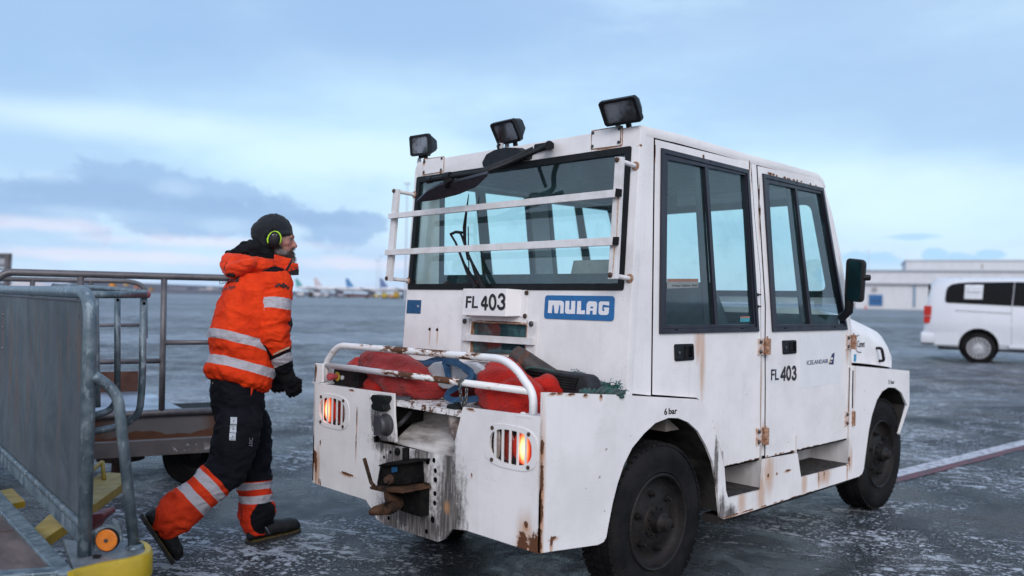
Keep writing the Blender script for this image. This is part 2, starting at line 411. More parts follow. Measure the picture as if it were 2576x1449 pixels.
# rear wall of the cab
for x, y, a, b in [(1105, 240, .004, .01), (1095, 290, .02, .004), (1108, 258, .004, .006), (700, 288, .02, .003), (1085, 508, .006, .004), (1070, 565, .01, .005), (845, 553, .006, .003), (1030, 352, .17, .003), (735, 420, .003, .05), (1305, 430, .003, .05)]:
    r_(z10, x, y, CABR, a, b, 1.8)
for x, y in [(320, 478), (315, 547), (425, 545)]: r_(z3, x, y, CABR, .010, .012, 1.8)
for x, y, a, b in [(1490, 391, .05, .003), (1585, 320, .003, .05), (1398, 335, .002, .05), (1760, 320, .0, .0)][:3]: r_(z3, x, y, CABR, a, b, 1.7)
# soft orange streaks
for x, y, a, b in [(925, 120, .035, .26), (905, 40, .05, .12)]: s_(z5, x, y, pD, a, b)
for x, y, a, b in [(15, 330, .03, .2), (925, 500, .02, .25), (900, 300, .03, .12), (375, 560, .02, .3), (385, 830, .03, .1), (915, 640, .03, .12)]: s_(z7, x, y, pD, a, b)
for x, y, a, b in [(540, 980, .05, .14), (790, 880, .06, .14), (1340, 760, .05, .1), (880, 620, .08, .14), (1600, 640, .12, .07), (1950, 420, .02, .1)]: s_(z15, x, y, pF, a, b)
for x, y, a, b in [(307, 500, .008, .07), (384, 500, .008, .06)]: s_(z10, x, y, CABR, a, b)
for x, y, a, b in [(1310, 1290, .06, .12), (100, 900, .03, .12), (1400, 1000, .02, .4), (850, 1130, .025, .035)]: s_(z4, x, y, pR, a, b)
# grey-black grime round the coupling and on the sill
for x, y, a, b in [(640, 1080, .20, .22), (560, 900, .13, .14), (500, 760, .13, .05), (860, 900, .05, .22), (700, 1240, .26, .10), (860, 1150, .12, .22), (450, 620, .05, .07), (520, 1200, .12, .1), (700, 800, .08, .08)]: g_(z4, x, y, pR, a, b)
for x, y, a, b in [(1045, 1060, .035, .09), (1010, 800, .02, .2), (1090, 1080, .07, .05)]: g_(z5, x, y, pF, a, b)

def tugpaint(name, base=(.82, .80, .80), deck=False):
    m, t = newmat(name)
    pos = t.n('ShaderNodeNewGeometry').outputs['Position']
    n1 = t.noise(pos, 3.1, 6, .65); n2 = t.noise(pos, 42, 6, .7); n3 = t.noise(pos, 150, 3, .6)
    st = t.noise(t.scl(pos, (26, 26, 1.4)), 1.0, 6, .7)
    st2 = t.noise(t.scl(pos, (70, 70, 7)), 1.0, 6, .7)
    col = t.mix(t.mr(n1, .35, .7), base, tuple(b * .86 for b in base))
    col = t.mix(t.math('MULTIPLY', t.mr(st, .54, .76), .16), col, (.42, .37, .33))
    # fine scuffs and specks
    col = t.mix(t.math('MULTIPLY', t.mr(n2, .64, .72), .35), col, (.36, .33, .31))
    vor = t.n('ShaderNodeTexVoronoi', i_Vector=pos, i_Scale=11.0, i_Randomness=1.0)
    speck = t.math('MULTIPLY', t.mr(vor.outputs['Distance'], .045, .02), t.mr(n1, .50, .56))
    scr = t.noise(t.scl(pos, (9, 9, 55)), 1.0, 3, .5, 2.5)
    scr = t.math('MULTIPLY', t.mr(t.math('ABSOLUTE', t.math('SUBTRACT', scr, .5)), .006, .0), t.mr(t.noise(pos, 5, 2), .56, .6))
    col = t.mix(t.math('MULTIPLY', scr, .55), col, (.25, .2, .17))
    wob = t.math('MULTIPLY', t.math('SUBTRACT', t.noise(pos, 55, 6, .7), .5), 2.4)
    wob2 = t.math('MULTIPLY', t.math('SUBTRACT', st2, .5), 2.2)
    dg = t.math('ADD', t.ell(pos, grime), t.math('ADD', t.math('MULTIPLY', wob2, .45), t.math('MULTIPLY', t.math('SUBTRACT', n2, .5), 1.2)))
    gm = t.mr(dg, 1.15, .35)
    col = t.mix(t.math('MULTIPLY', gm, .93), col, t.mix(t.mr(st2, .42, .62), (.022, .019, .018), (.17, .15, .14)))
    ds = t.math('ADD', t.ell(pos, streak), t.math('MULTIPLY', t.math('SUBTRACT', st, .5), 1.8))
    sm = t.mr(ds, 1.15, .2)
    col = t.mix(t.math('MULTIPLY', sm, .62), col, (.50, .25, .11))
    dh = t.math('ADD', t.ell(pos, halo), t.math('MULTIPLY', wob2, .6))
    col = t.mix(t.math('MULTIPLY', t.mr(dh, 1.1, .25), .75), col, (.46, .20, .08))
    dr = t.math('ADD', t.ell(pos, rust), wob)
    rm = t.math('MAXIMUM', t.mr(dr, 1.08, .92), speck)
    if deck:
        rm = t.math('MAXIMUM', rm, t.mr(t.noise(pos, 26, 6, .75), .5, .56))
    rc = t.mix(n3, (.055, .020, .011), (.17, .065, .025))
    col = t.mix(rm, col, rc)
    rough = t.mix(t.math('MAXIMUM', rm, gm), t.mr(n2, .3, .7, .33, .5), (.85, .85, .85))
    bp = t.n('ShaderNodeBump', i_Strength=.12, i_Distance=.004, i_Height=t.math('ADD', t.noise(pos, 170, 3, .6), t.math('MULTIPLY', rm, -2.0)))
    return finish(m, t, Base_Color=col, Roughness=rough, Normal=bp, Specular_IOR_Level=.4)
M['white'] = tugpaint('weathered_white_paint')
M['deck'] = tugpaint('rusty_deck_paint', deck=True)
def railpaint():
    m, t = newmat('chipped_white_tube_paint')
    pos = t.n('ShaderNodeNewGeometry').outputs['Position']
    n = t.noise(t.scl(pos, (28, 11, 30)), 1.0, 7, .68)
    zone = t.ell(pos, [(P(z4(620, 215), X(2.39)), (.08, .26, .05)), (P(z4(650, 370), X(2.39)), (.08, .22, .05)), (P(z4(860, 395), X(2.39)), (.08, .12, .04)), (P(z4(1010, 262), X(2.39)), (.06, .1, .04)), (P(z4(800, 235), X(2.39)), (.06, .1, .04))])
    thr = t.mr(zone, 1.3, .5, .0, .17)
    v = t.math('ADD', n, thr)
    rm = t.mr(v, .645, .66); h = t.mr(v, .58, .65)
    col = t.mix(t.math('MULTIPLY', h, .6), (.76, .755, .76), (.50, .25, .12))
    col = t.mix(rm, col, t.mix(t.noise(pos, 120, 3), (.05, .018, .01), (.13, .05, .02)))
    bp = t.n('ShaderNodeBump', i_Strength=.3, i_Distance=.004, i_Height=t.math('SUBTRACT', t.noise(pos, 90, 3), t.math('MULTIPLY', rm, 2.0)))
    return finish(m, t, Base_Color=col, Roughness=t.mr(rm, 0, 1, .35, .85), Normal=bp)
M['rail'] = railpaint()
M['guardw'] = simple('off_white_guard_paint', (.70, .69, .70), .42, var=.18, scale=14, c2=(.60, .58, .57), bump=.1, bscale=150)
M['rustmetal'] = simple('rusty_hinge_metal', (.20, .085, .04), .85, c2=(.42, .26, .18), scale=60, bump=.4, bscale=160)
M['bolt'] = simple('dull_bolt_steel', (.07, .068, .072), .5, metal=.5, var=.4, scale=90)
M['boltrust'] = simple('rusty_bolt', (.07, .035, .022), .8, var=.4, scale=120)
M['blackframe'] = simple('black_window_seal', (.007, .008, .009), .5, var=.2, spec=.25)
M['alu'] = simple('dark_anodised_window_frame', (.038, .038, .052), .36, metal=.4, c2=(.024, .025, .038), scale=6, stretch=(1, 1, .2))
M['glass'] = glassmat('teal_tinted_glass', (.78, .93, .935), dirt=.06)
M['glassdark'] = glassmat('dirty_lower_glass', (.25, .45, .48), dirt=.22)
M['interior'] = simple('dark_cab_interior', (.014, .028, .032), .8, var=.3)
M['interior2'] = simple('grey_cab_lining', (.050, .075, .080), .8, var=.2)
M['beige'] = simple('beige_seat_back', (.30, .27, .24), .85, var=.2, scale=20, bump=.3, bscale=200)
M['tyre'] = simple('worn_black_tyre', (.008, .008, .009), .75, c2=(.018, .017, .018), scale=7, bump=.35, bscale=90, spec=.08)
M['hub'] = simple('dark_rusty_wheel_hub', (.008, .008, .009), .6, c2=(.016, .0125, .011), scale=18, bump=.35, bscale=80, spec=.25)
M['well'] = simple('muddy_wheel_well', (.008, .008, .008), .95, c2=(.035, .032, .030), scale=6, bump=.3, bscale=50, spec=.1)
M['soot'] = simple('sooty_hitch_iron', (.006, .006, .007), .6, c2=(.013, .012, .011), scale=25, bump=.5, bscale=90, spec=.06)
M['hookrust'] = simple('rusty_hook_iron', (.07, .034, .018), .8, c2=(.014, .009, .007), scale=16, bump=.5, bscale=90, spec=.2)
M['socket'] = simple('dark_green_socket_cap', (.009, .012, .012), .5, var=.3, bump=.2, bscale=120, spec=.25)
M['greycap'] = simple('grey_rubber_cap', (.045, .044, .052), .6, var=.2, bump=.2)
M['ink'] = simple('black_vinyl_lettering', (.012, .012, .014), .5, var=0)
M['navy'] = simple('navy_vinyl', (.018, .024, .085), .45, var=0)
M['vinyl'] = simple('white_vinyl_sticker', (.77, .77, .80), .35, var=.05)
M['badgeblue'] = simple('blue_enamel', (.012, .135, .36), .38, c2=(.012, .115, .31), scale=30)
M['stickblue'] = simple('faded_blue_sticker', (.012, .09, .22), .45, var=.25, scale=60)
M['cyansticker'] = simple('cyan_sticker', (.02, .25, .45), .45, var=.1)
M['redplastic'] = simple('faded_red_plastic', (.42, .06, .07), .45, var=.2)
M['yellowp'] = simple('yellow_plastic', (.55, .38, .03), .5, var=.2)
M['paleplastic'] = simple('pale_cable_gland', (.45, .47, .5), .45, var=.1)
M['chain'] = simple('galvanised_chain', (.16, .17, .17), .4, metal=.8, var=.3, scale=80)
def lampglass():
    m, t = newmat('ribbed_lamp_lens')
    pos = t.n('ShaderNodeNewGeometry').outputs['Position']
    wv = t.n('ShaderNodeTexWave', wave_type='BANDS', bands_direction='Y', i_Vector=pos, i_Scale=70.0).outputs['Fac']
    wz = t.n('ShaderNodeTexWave', wave_type='BANDS', bands_direction='Z', i_Vector=pos, i_Scale=70.0).outputs['Fac']
    h = t.math('ADD', wv, wz)
    bp = t.n('ShaderNodeBump', i_Strength=.4, i_Distance=.003, i_Height=h)
    col = t.mix(t.mr(t.noise(pos, 11, 3), .42, .65), (.07, .07, .075), (.38, .40, .44))
    return finish(m, t, Base_Color=col, Metallic=.75, Roughness=.24, Normal=bp, Coat_Weight=.6)
M['lens'] = lampglass()
M['mirror'] = simple('mirror_glass', (.03, .11, .115), .10, metal=.9, scale=9, c2=(.008, .03, .034), stretch=(1, 1, .5))
M['lit'] = emis('lit_tail_bulb', (1, .42, .12), 5.0)
def lamp_red(name, glow, pos0, sy):
    m, t = newmat(name)
    pos = t.n('ShaderNodeNewGeometry').outputs['Position']
    b = t.n('ShaderNodeBsdfPrincipled', i_Base_Color=(*glow, 1), i_Roughness=.25)
    d = t.ell(pos, [(pos0, (.05, sy * .55, .075)), ])
    f = t.mr(d, 1.25, .1, 0, 1)
    t.put(b.inputs['Emission Color'], t.mix(f, (1, .055, .01), (1, .52, .20)))
    t.put(b.inputs['Emission Strength'], t.math('ADD', t.math('MULTIPLY', t.math('POWER', f, 1.4), 3.2), .06))
    t.n('ShaderNodeOutputMaterial', i_Surface=b); return m
# ================================================================== the tug
TUG = thing('tow_tractor', 'white four-door tow tractor with rusty rear rail and lit tail lights', 'tow tractor', (4.1, 3.0, 0))
def T(name, bm, m, par=None, **kw): return obj(name, bm, m, par or TUG, **kw)

# ---- rear plate ------------------------------------------------------------
def oval(zz, cx, cy, rx, ry, pl, n=28, e=2.7, sk=0.0):
    out = []
    c = P(zz(cx, cy), pl); hx = (P(zz(cx + rx, cy), pl) - P(zz(cx - rx, cy), pl)).length / 2; hz = (P(zz(cx, cy - ry), pl) - P(zz(cx, cy + ry), pl)).length / 2
    for k in range(n):
        a = 2 * math.pi * k / n; ca, sa = math.cos(a), math.sin(a)
        out.append(c + Vector((0, -math.copysign(abs(ca) ** (2 / e), ca) * hx, math.copysign(abs(sa) ** (2 / e), sa) * hz)))
    return out, c, hx, hz
holeL, cL, hxL, hzL = oval(z4, 189, 573, 80, 78, pR)
holeR, cR, hxR, hzR = oval(z4, 1221, 780, 122, 100, pR)
hz = (hzL + hzR) / 2 * 1.02; hx = (hxL + hxR) / 2
def mkoval(c, hx, hz, e=2.7, n=30, d=0.0): return [c + Vector((d, -math.copysign(abs(math.cos(a)) ** (2 / e), math.cos(a)) * hx, math.copysign(abs(math.sin(a)) ** (2 / e), math.sin(a)) * hz)) for a in [2 * math.pi * k / n for k in range(n)]]
out = PP(z4, [(80, 408), (400, 452), (418, 755), (445, 752), (875, 838), (945, 548), (1300, 592), (1404, 606), (1395, 1396), (1380, 1398), (960, 1262), (880, 1255), (835, 1315), (800, 1330), (480, 1225), (445, 1200), (410, 1130), (380, 1085), (110, 1000), (65, 980)], pR)
for i in (7, 8): out[i].y = YF + .001
for i in (0, 19): out[i].y = YL - .001
bolts_holes = []
def hole(zz, x, y, r, pl, n=10):
    c = P(zz(x, y), pl); return [c + Vector((0, r * math.cos(2 * math.pi * k / n), r * math.sin(2 * math.pi * k / n))) for k in range(n)]
hs = [hole(z11, *q, pR) for q in [(330, 552, .007), (392, 503, .008), (752, 592, .013), (812, 582, .010), (826, 682, .010), (826, 770, .011), (822, 903, .010), (820, 995, .010), (748, 935, .011), (800, 1155, .013), (740, 1270, .010), (375, 1140, .009)]]
bm = NB(); plate(bm, out, [mkoval(cL, hx, hz), mkoval(cR, hx, hz)], (.012, 0, 0))
T('rear_plate', bm, M['white'])
bm = NB()
for h_ in hs:
    c_ = sum(h_, Vector()) / len(h_); bm.faces.new([bm.verts.new(c_ + (v - c_) * 1.15 - Vector((.0012, 0, 0))) for v in h_])
T('hole', bm, M['black_gap'])  # black discs put the shade of drilled holes onto the plate
# upright corner flange at the left of the plate
bm = NB(); plate(bm, PP(z4, [(88, 297), (128, 300), (128, 404), (80, 406)], pR), (), (.012, 0, 0))
box(bm, (XR + .013, YL - .002, .60), (XR + .02, YL - .012, .995)); T('corner_flange', bm, M['white'])
# dark void behind the drilled plate
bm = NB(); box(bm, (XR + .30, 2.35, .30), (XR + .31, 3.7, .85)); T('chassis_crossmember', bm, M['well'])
bm = NB(); box(bm, (XR + .0135, P(z11(330, 552), pR).y + .02, .34), (XR + .016, P(z11(826, 552), pR).y - .03, P(z4(875, 836), pR).z - .03)); T('shade_backing', bm, M['black_gap'])  # added black sheet, stands for the shade behind the holes

# ---- side plates -----------------------------------------------------------
side = ([(5, 0, 335), (5, 450, 350), (5, 610, 360), (5, 890, 375), (5, 912, 381), (5, 925, 392), (5, 940, 412), (5, 955, 440), (5, 1000, 550), (5, 1035, 680), (5, 1060, 790), (5, 1070, 930), (5, 1083, 976), (5, 1285, 926), (5, 1300, 740), (5, 1505, 705),
         (7, 617, 1083), (7, 898, 1010), (7, 915, 995), (7, 929, 400), (7, 1278, 432), (7, 1278, 635), (7, 1272, 655), (7, 1217, 822), (7, 1213, 815), (7, 1264, 645), (7, 1230, 565), (7, 1190, 535), (7, 1150, 533), (7, 1112, 558), (7, 1080, 610), (7, 1050, 700),
         (7, 1030, 800), (7, 1010, 950), (7, 1000, 1030), (7, 990, 1060), (7, 970, 1077), (7, 180, 1331), (7, 140, 1338), (7, 124, 1328), (5, 1030, 1060), (5, 1015, 900), (5, 990, 760), (5, 950, 660), (5, 900, 570), (5, 840, 515), (5, 780, 490), (5, 720, 488), (5, 640, 520),
         (5, 570, 585), (5, 500, 670), (5, 450, 770), (5, 410, 890), (5, 380, 1010), (5, 355, 1140), (5, 342, 1215), (5, 325, 1243), (5, 290, 1260), (5, 0, 1301)])
zz_ = {5: z5, 7: z7}
sp = [P(zz_[k](x, y), pF) for k, x, y in side]
c_top = Vector((XR, YF, sp[0].z + .003)); c_bot = Vector((XR, YF, .383))
sp = [c_top] + sp + [c_bot]
def sh(pts, y): return [Vector((p.x, y, p.z)) for p in pts]
shol = [[P(z5(x, y), pF) + Vector((.008 * math.cos(a), 0, .008 * math.sin(a))) for a in [k * math.pi / 4 for k in range(8)]] for x, y in [(343, 683), (302, 853)]]
shol += [[P(z7(x, y), pF) + Vector((.006 * math.cos(a), 0, .006 * math.sin(a))) for a in [k * math.pi / 4 for k in range(8)]] for x, y in [(1004, 557), (1003, 673)]]
bm = NB(); plate(bm, sp, shol, (0, .012, 0)); T('fender_panel', bm, M['white'])
bm = NB(); plate(bm, sh(sp, YL), (), (0, -.012, 0)); T('fender_panel', bm, M['white'])

# wheel arches: the inner housings behind the plates
def arch(pts, y0, y1):
    bm = NB(); a = sh(pts, y0); b = sh(pts, y1)
    for i in range(len(a) - 1):
        bm.faces.new([bm.verts.new(v) for v in (a[i], a[i + 1], b[i + 1], b[i])])
    bm.faces.new([bm.verts.new(v) for v in b])
    return bm
rear_arch = sp[41:60] + []
ra = [P(z5(x, y), pF) for x, y in [(1030, 1060), (1015, 900), (990, 760), (950, 660), (900, 570), (840, 515), (780, 490), (720, 488), (640, 520), (570, 585), (500, 670), (450, 770), (410, 890), (380, 1010), (355, 1140), (342, 1215)]]
fa = [P(z7(x, y), pF) for x, y in [(1215, 822), (1262, 640), (1230, 565), (1190, 535), (1150, 533), (1112, 558), (1080, 610), (1050, 700), (1030, 800), (1010, 950), (1000, 1030)]]
T('wheel_arch', arch(ra, YF + .013, YF + .42), M['well']); T('wheel_arch', arch(fa, YF + .013, YF + .42), M['well'])
T('wheel_arch', arch(ra, YL - .013, YL - .42), M['well']); T('wheel_arch', arch(fa, YL - .013, YL - .42), M['well'])
# fender tops: sheet from the plate inwards
def strip(pts, y0, y1, th=.008):
    bm = NB(); a = sh(pts, y0); b = sh(pts, y1)
    for i in range(len(a) - 1):
        q = [a[i], a[i + 1], b[i + 1], b[i]]; bm.faces.new([bm.verts.new(v) for v in q]); bm.faces.new([bm.verts.new(v - Vector((0, 0, th))) for v in reversed(q)])
    return bm
top_r = [v - Vector((0, 0, .002)) for v in sp[3:11]]
T('fender_ledge', strip(top_r, YF + .012, YF + .06), M['white'])

# ---- deck ------------------------------------------------------------------
ZD_ = .875
pZ = Zp(ZD_)
dk = [Vector((XR + .013, YL - .02, ZD_)), Vector((XR + .013, YF + .02, ZD_)), Vector((2.90, YF + .02, ZD_)), Vector((2.90, YL - .02, ZD_))]
bm = NB()
y0d, y1d = P(z4(545, 480), pR).y, P(z4(945, 545), pR).y
slots = []
for i in range(7):
    for j in range(9):
        cx_, cy_ = XR + .05 + i * .075, y1d + .05 + j * .082
        if cx_ < 2.86 and cy_ < y0d - .02: slots.append([Vector((cx_ + dx, cy_ + dy, ZD_)) for dx, dy in ((-.012, -.028), (.012, -.028), (.012, .028), (-.012, .028))])
plate(bm, dk, slots, (0, 0, -.006)); T('deck_plate', bm, M['deck'])
# folded lip of the deck over the recess
bm = NB(); box(bm, (XR + .002, y1d - .0, ZD_ - .024), (XR + .0125, y0d, ZD_ + .001)); T('deck_lip', bm, M['deck'])
# the sloping white sheet inside the coupling recess, its sides and floor
bm = NB(); zb = P(z4(875, 836), pR).z
plate(bm, [Vector((XR + .02, y0d + .02, zb + .005)), Vector((XR + .02, y1d + .0, zb - .002)), Vector((2.72, y1d - .12, ZD_ - .02)), Vector((2.72, y0d + .12, ZD_ - .02))], (), (0, 0, -.008))
T('recess_sheet', bm, simple('sooty_white_sheet', (.62, .59, .57), .7, c2=(.17, .15, .14), scale=5, bump=.6, bscale=50, stretch=(1.6, .6, 1.6)))
bm = NB(); box(bm, (XR + .013, y1d - .13, zb - .02), (2.73, y1d - .122, ZD_ - .008)); box(bm, (XR + .013, y0d + .13, zb - .02), (2.73, y0d + .122, ZD_ - .008)); T('recess_wall', bm, M['well'])
# rubber hose and filler pot in the recess
bm = NB(); a = P(z4(600, 520), X(XR + .10)); b = P(z4(590, 640), X(XR + .05))
tube(bm, fillet([a + Vector((.1, .02, .02)), a, P(z4(655, 560), X(XR + .12)), b, b + Vector((0, .06, -.03))], .06, 6), .011, 10); T('hose', bm, M['greycap'], smooth=4)
bm = NB(); c = P(z4(612, 560), X(XR + .09)); cyl(bm, c + Vector((.0, .07, -.02)), c + Vector((.09, -.01, .0)), .075, .06, 20); T('motor_housing', bm, M['soot'], smooth=.8)
bm = NB(); c = P(z4(575, 515), X(XR + .03)); cyl(bm, c + Vector((0, .05, 0)), c + Vector((.05, -.03, 0)), .024, .022, 14); T('plug', bm, M['greycap'], smooth=.8)
pot = P(z4(908, 565), X(XR + .055))
bm = NB(); lathe(bm, pot, (0, 0, -1), [(0, .0), (.036, .0), (.038, .01), (.036, .05), (.03, .09), (.012, .13), (0, .14)], 20); T('filler_pot', bm, simple('dirty_filler_pot', (.42, .36, .33), .6, c2=(.12, .09, .08), scale=25), smooth=.9)
bm = NB(); lathe(bm, pot, (0, 0, 1), [(.042, -.004), (.045, .004), (.045, .018), (.036, .024), (.012, .024), (.012, .034), (0, .034)], 18); T('filler_cap', bm, M['socket'], smooth=.6)

# ---- socket panel with two covered sockets ------------------------------------
pS = X(XR - .012)
bm = NB(); plate(bm, PP(z4, [(402, 452), (545, 470), (548, 600), (560, 755), (470, 742), (455, 712), (420, 720), (405, 560)], pS), (), (.010, 0, 0)); sp_ = T('socket_panel', bm, M['white'], bev=.002)
bm = NB(); c = P(z4(490, 520), pS)
plate(bm, [Vector((XR - .055, p.y, p.z)) for p in PP(z4, [(458, 474), (530, 482), (535, 500), (520, 530), (528, 560), (505, 572), (462, 560), (452, 540), (462, 520), (450, 495)], pS)], (), (.044, 0, 0)); T('socket', bm, M['socket'], sp_, bev=.004)
bm = NB(); c = P(z4(505, 650), pS); lathe(bm, c, (-1, 0, 0), [(.052, 0), (.052, .012), (.044, .018), (.044, .045), (.036, .055), (0, .058)], 22)
obox(bm, c + Vector((-.05, .0, .0)), (0, 0, 1), (0, 1, 0), (1, 0, 0), .045, .02, .012); T('socket', bm, M['greycap'], sp_, smooth=.6)
bm = NB()
for x, y, r in [(415, 487, .012), (435, 665, .015)]:
    c = P(z4(x, y), pS); lathe(bm, c, (-1, 0, 0), [(r, 0), (r, .004), (r * .7, .007), (r * .6, .010), (0, .011)], 12)
T('bolt', bm, M['guardw'], sp_, smooth=.7)

# ---- hitch -----------------------------------------------------------------------
H = lambda x, y, off=0.0: P(z11(x, y), X(XR - off))
hit = None
bm = NB(); a, b = H(500, 780, .05), H(685, 1105, .05)
box(bm, (XR - .001, H(495, 800, .05).y, H(600, 795, .05).z), (XR - .05, H(685, 800, .05).y, H(600, 1105, .05).z)); hit = T('hitch', bm, M['soot'], bev=.016, smooth=.9)
bm = NB(); 
A = PP(z11, [(280, 630), (490, 610), (505, 830), (245, 835)], X(XR - .13)); plate(bm, A, (), (.13, 0, 0)); T('hitch_body', bm, M['soot'], hit, bev=.016, smooth=.9)
bm = NB(); A = PP(z11, [(272, 628), (360, 600), (512, 604), (515, 622), (440, 632), (280, 645)], X(XR - .15)); plate(bm, A, (), (.15, 0, 0)); T('hitch_cap', bm, M['soot'], hit, bev=.003)
bm = NB(); c = H(395, 765, .13); lathe(bm, c, (-1, 0, 0), [(.022, 0), (.022, .012), (.014, .012), (.014, .03), (0, .03)], 12); T('bolt', bm, M['boltrust'], hit, smooth=.6)
bm = NB(); A = PP(z11, [(183, 835), (470, 850), (500, 905), (300, 890), (190, 865)], X(XR - .17)); plate(bm, A, (), (.17, 0, 0)); T('upper_jaw', bm, M['hookrust'], hit, bev=.008)
bm = NB()
# hook: thick rounded tongue pushed out towards the viewer, then a neck back to the body
rings = []
for t_, wdt, hgt, px_, py_, off in [(0, .014, .012, 215, 1075, .25), (.2, .042, .020, 250, 1065, .25), (.45, .056, .024, 320, 1052, .23), (.7, .056, .028, 400, 1040, .19), (.85, .045, .04, 430, 985, .16), (1, .042, .045, 415, 905, .14)]:
    c = H(px_, py_, off); n_ = Vector((.25, -.8, .1)).normalized() if t_ < .8 else Vector((.3, -.4, .8)).normalized()
    u_ = Vector((1, .3, 0)).normalized(); v_ = n_.cross(u_).normalized()
    rings.append([c + u_ * wdt * 1.2 * math.cos(a) + v_ * hgt * math.sin(a) for a in [2 * math.pi * k / 14 for k in range(14)]])
loft(bm, rings); T('hook', bm, M['hookrust'], hit, smooth=4)
bm = NB(); tube(bm, [H(138, 565, .16), H(205, 800, .16), H(232, 828, .16)], .0085, 10); T('release_lever', bm, M['hookrust'], hit, smooth=1)
bm = NB(); cyl(bm, H(541, 465, .06), H(538, 700, .06), .0155); cyl(bm, H(538, 690, .06), H(525, 860, .06), .022); T('hitch_pin', bm, M['soot'], hit, smooth=.8)
bm = NB()
for x, y, r in [(465, 497, .018), (612, 865, .02), (606, 1050, .018)]:
    c = P(z11(x, y), X(XR - (.0 if y < 600 else .05))); lathe(bm, c, (-1, 0, 0), [(r, 0), (r, .008), (r * .6, .014), (0, .015)], 8)
T('bolt', bm, M['soot'], hit, smooth=.5)
bm = NB(); A = PP(z11, [(400, 650), (452, 644), (455, 690), (402, 704)], X(XR - .134)); plate(bm, A, (), (.002, 0, 0)); T('label_plate', bm, M['stickblue'], hit)

# ---- tail lights -------------------------------------------------------------------
for side_, c, sgn in (('L', cL, 1), ('R', cR, -1)):
    bm = NB(); plate(bm, mkoval(c, hx * 1.22, hz * 1.24, 3.2, 40, -.004), [mkoval(c + Vector((0, k * hx * 2 / 6, 0)), .001, .001) for k in ()] + [mkoval(c, hx * .97, hz * .97, 2.7, 30, -.004)], (.0035, 0, 0))
    # vertical bars across the opening
    for k in range(-2, 3):
        y = c.y + k * hx * .345; hh = hz * (1 - (abs(k * .345)) ** 2.7) ** (1 / 2.7) * .985
        box(bm, (XR - .0038, y - .0058, c.z - hh), (XR - .0002, y + .0058, c.z + hh))
    tl = T('tail_light', bm, M['white'])
    b2 = NB()
    for a, bb in ((-1, -1), (-1, 1), (1, -1), (1, 1)):
        p = c + Vector((-.004, a * hx * .83, bb * hz * .93)); lathe(b2, p, (-1, 0, 0), [(.0085, 0), (.0085, .004), (.005, .006), (0, .006)], 10)
    T('bolt', b2, M['boltrust'], tl, smooth=.6)
    b3 = NB(); lo = c + Vector((.03, 0, 0))
    plate(b3, [Vector((XR + .02, c.y + dy, c.z + dz)) for dy, dz in ((-hx * 1.1, -hz * 1.1), (hx * 1.1, -hz * 1.1), (hx * 1.1, hz * 1.1), (-hx * 1.1, hz * 1.1))], (), (.03, 0, 0)); T('lamp_box', b3, M['well'], tl)
    lp = c + Vector((.012, sgn * hx * (.52 if sgn > 0 else .62), 0)) 
    for k, (y_, w_, col_) in enumerate([(.42, .50, (.55, .03, .01)), (-.30, .34, (.22, .02, .012)), (-.78, .18, (.35, .30, .27))]):
        b4 = NB(); yy = c.y + sgn * hx * y_
        sphere(b4, (XR + .020, yy, c.z), (.012, hx * w_ * .98, hz * .93), 20, 12)
        mm = lamp_red('lit_red_lens', (.5, .02, .01), Vector((XR + .012, c.y + sgn * hx * .50, c.z)), hx * .5) if k == 0 else simple('unlit_lens', col_, .25, var=.3, scale=40, coat=.5)
        T('lens', b4, mm, tl, smooth=4)

# ---- guard rail over the deck ---------------------------------------------------------
pG = X(2.385)
top = fillet([P(z4(*q), pG) for q in [(146, 398), (148, 293), (222, 190), (1215, 272), (1352, 466), (1352, 590)]], [0, .06, .06, .09, .06, 0], 8)
bm = NB(); tube(bm, top, .0165, 16); rl = T('rear_rail', bm, M['rail'], smooth=4)
bm = NB(); tube(bm, [P(z4(148, 304), pG), P(z4(1345, 458), pG)], .0152, 16); T('cross_tube', bm, M['rail'], rl, smooth=4)
bm = NB()
for x, y in [(146, 402), (1350, 594)]:
    c = P(z4(x, y), pG); box(bm, (c.x - .045, c.y - .035, c.z - .008), (c.x + .05, c.y + .05, c.z))
    lathe(bm, c + Vector((-.02, .035, 0)), (0, 0, 1), [(.011, 0), (.011, .008), (0, .01)], 6)
T('foot_plate', bm, M['rail'], rl)
# chain hung over the lower tube
def chain(pts, r=.0032, ln=.022, wd=.011):
    bm = NB(); L = 0
    for i in range(len(pts) - 1):
        a, b = Vector(pts[i]), Vector(pts[i + 1]); n = max(1, round((b - a).length / (ln * .72)))
        for k in range(n):
            c = a.lerp(b, (k + .5) / n); d = (b - a).normalized(); s = d.cross(Vector((1, 0, 0)) if (k % 2) else Vector((.2, 1, .1))).normalized()
            pp = [c + d * (ln / 2 - wd / 2) * (1 if abs(t) < math.pi / 2 else -1) + d * wd / 2 * math.cos(t) + s * wd / 2 * math.sin(t) for t in [-math.pi + 2 * math.pi * (j + .5) / 10 for j in range(10)]]
            tube(bm, pp, r, 6, closed=True)
    return bm
cA, cB = P(z22(215, 570), X(2.36)), P(z22(210, 650), X(2.36))
bm = chain([cA + Vector((.05, 0, -.02)), cA, P(z22(195, 610), X(2.355)), P(z22(215, 790), X(2.36)), P(z22(245, 930), X(2.365))])
merge(bm, chain([P(z22(295, 690), X(2.38)), P(z22(290, 800), X(2.37)), P(z22(270, 935), X(2.365))])); T('chain', bm, M['chain'], rl, smooth=4)

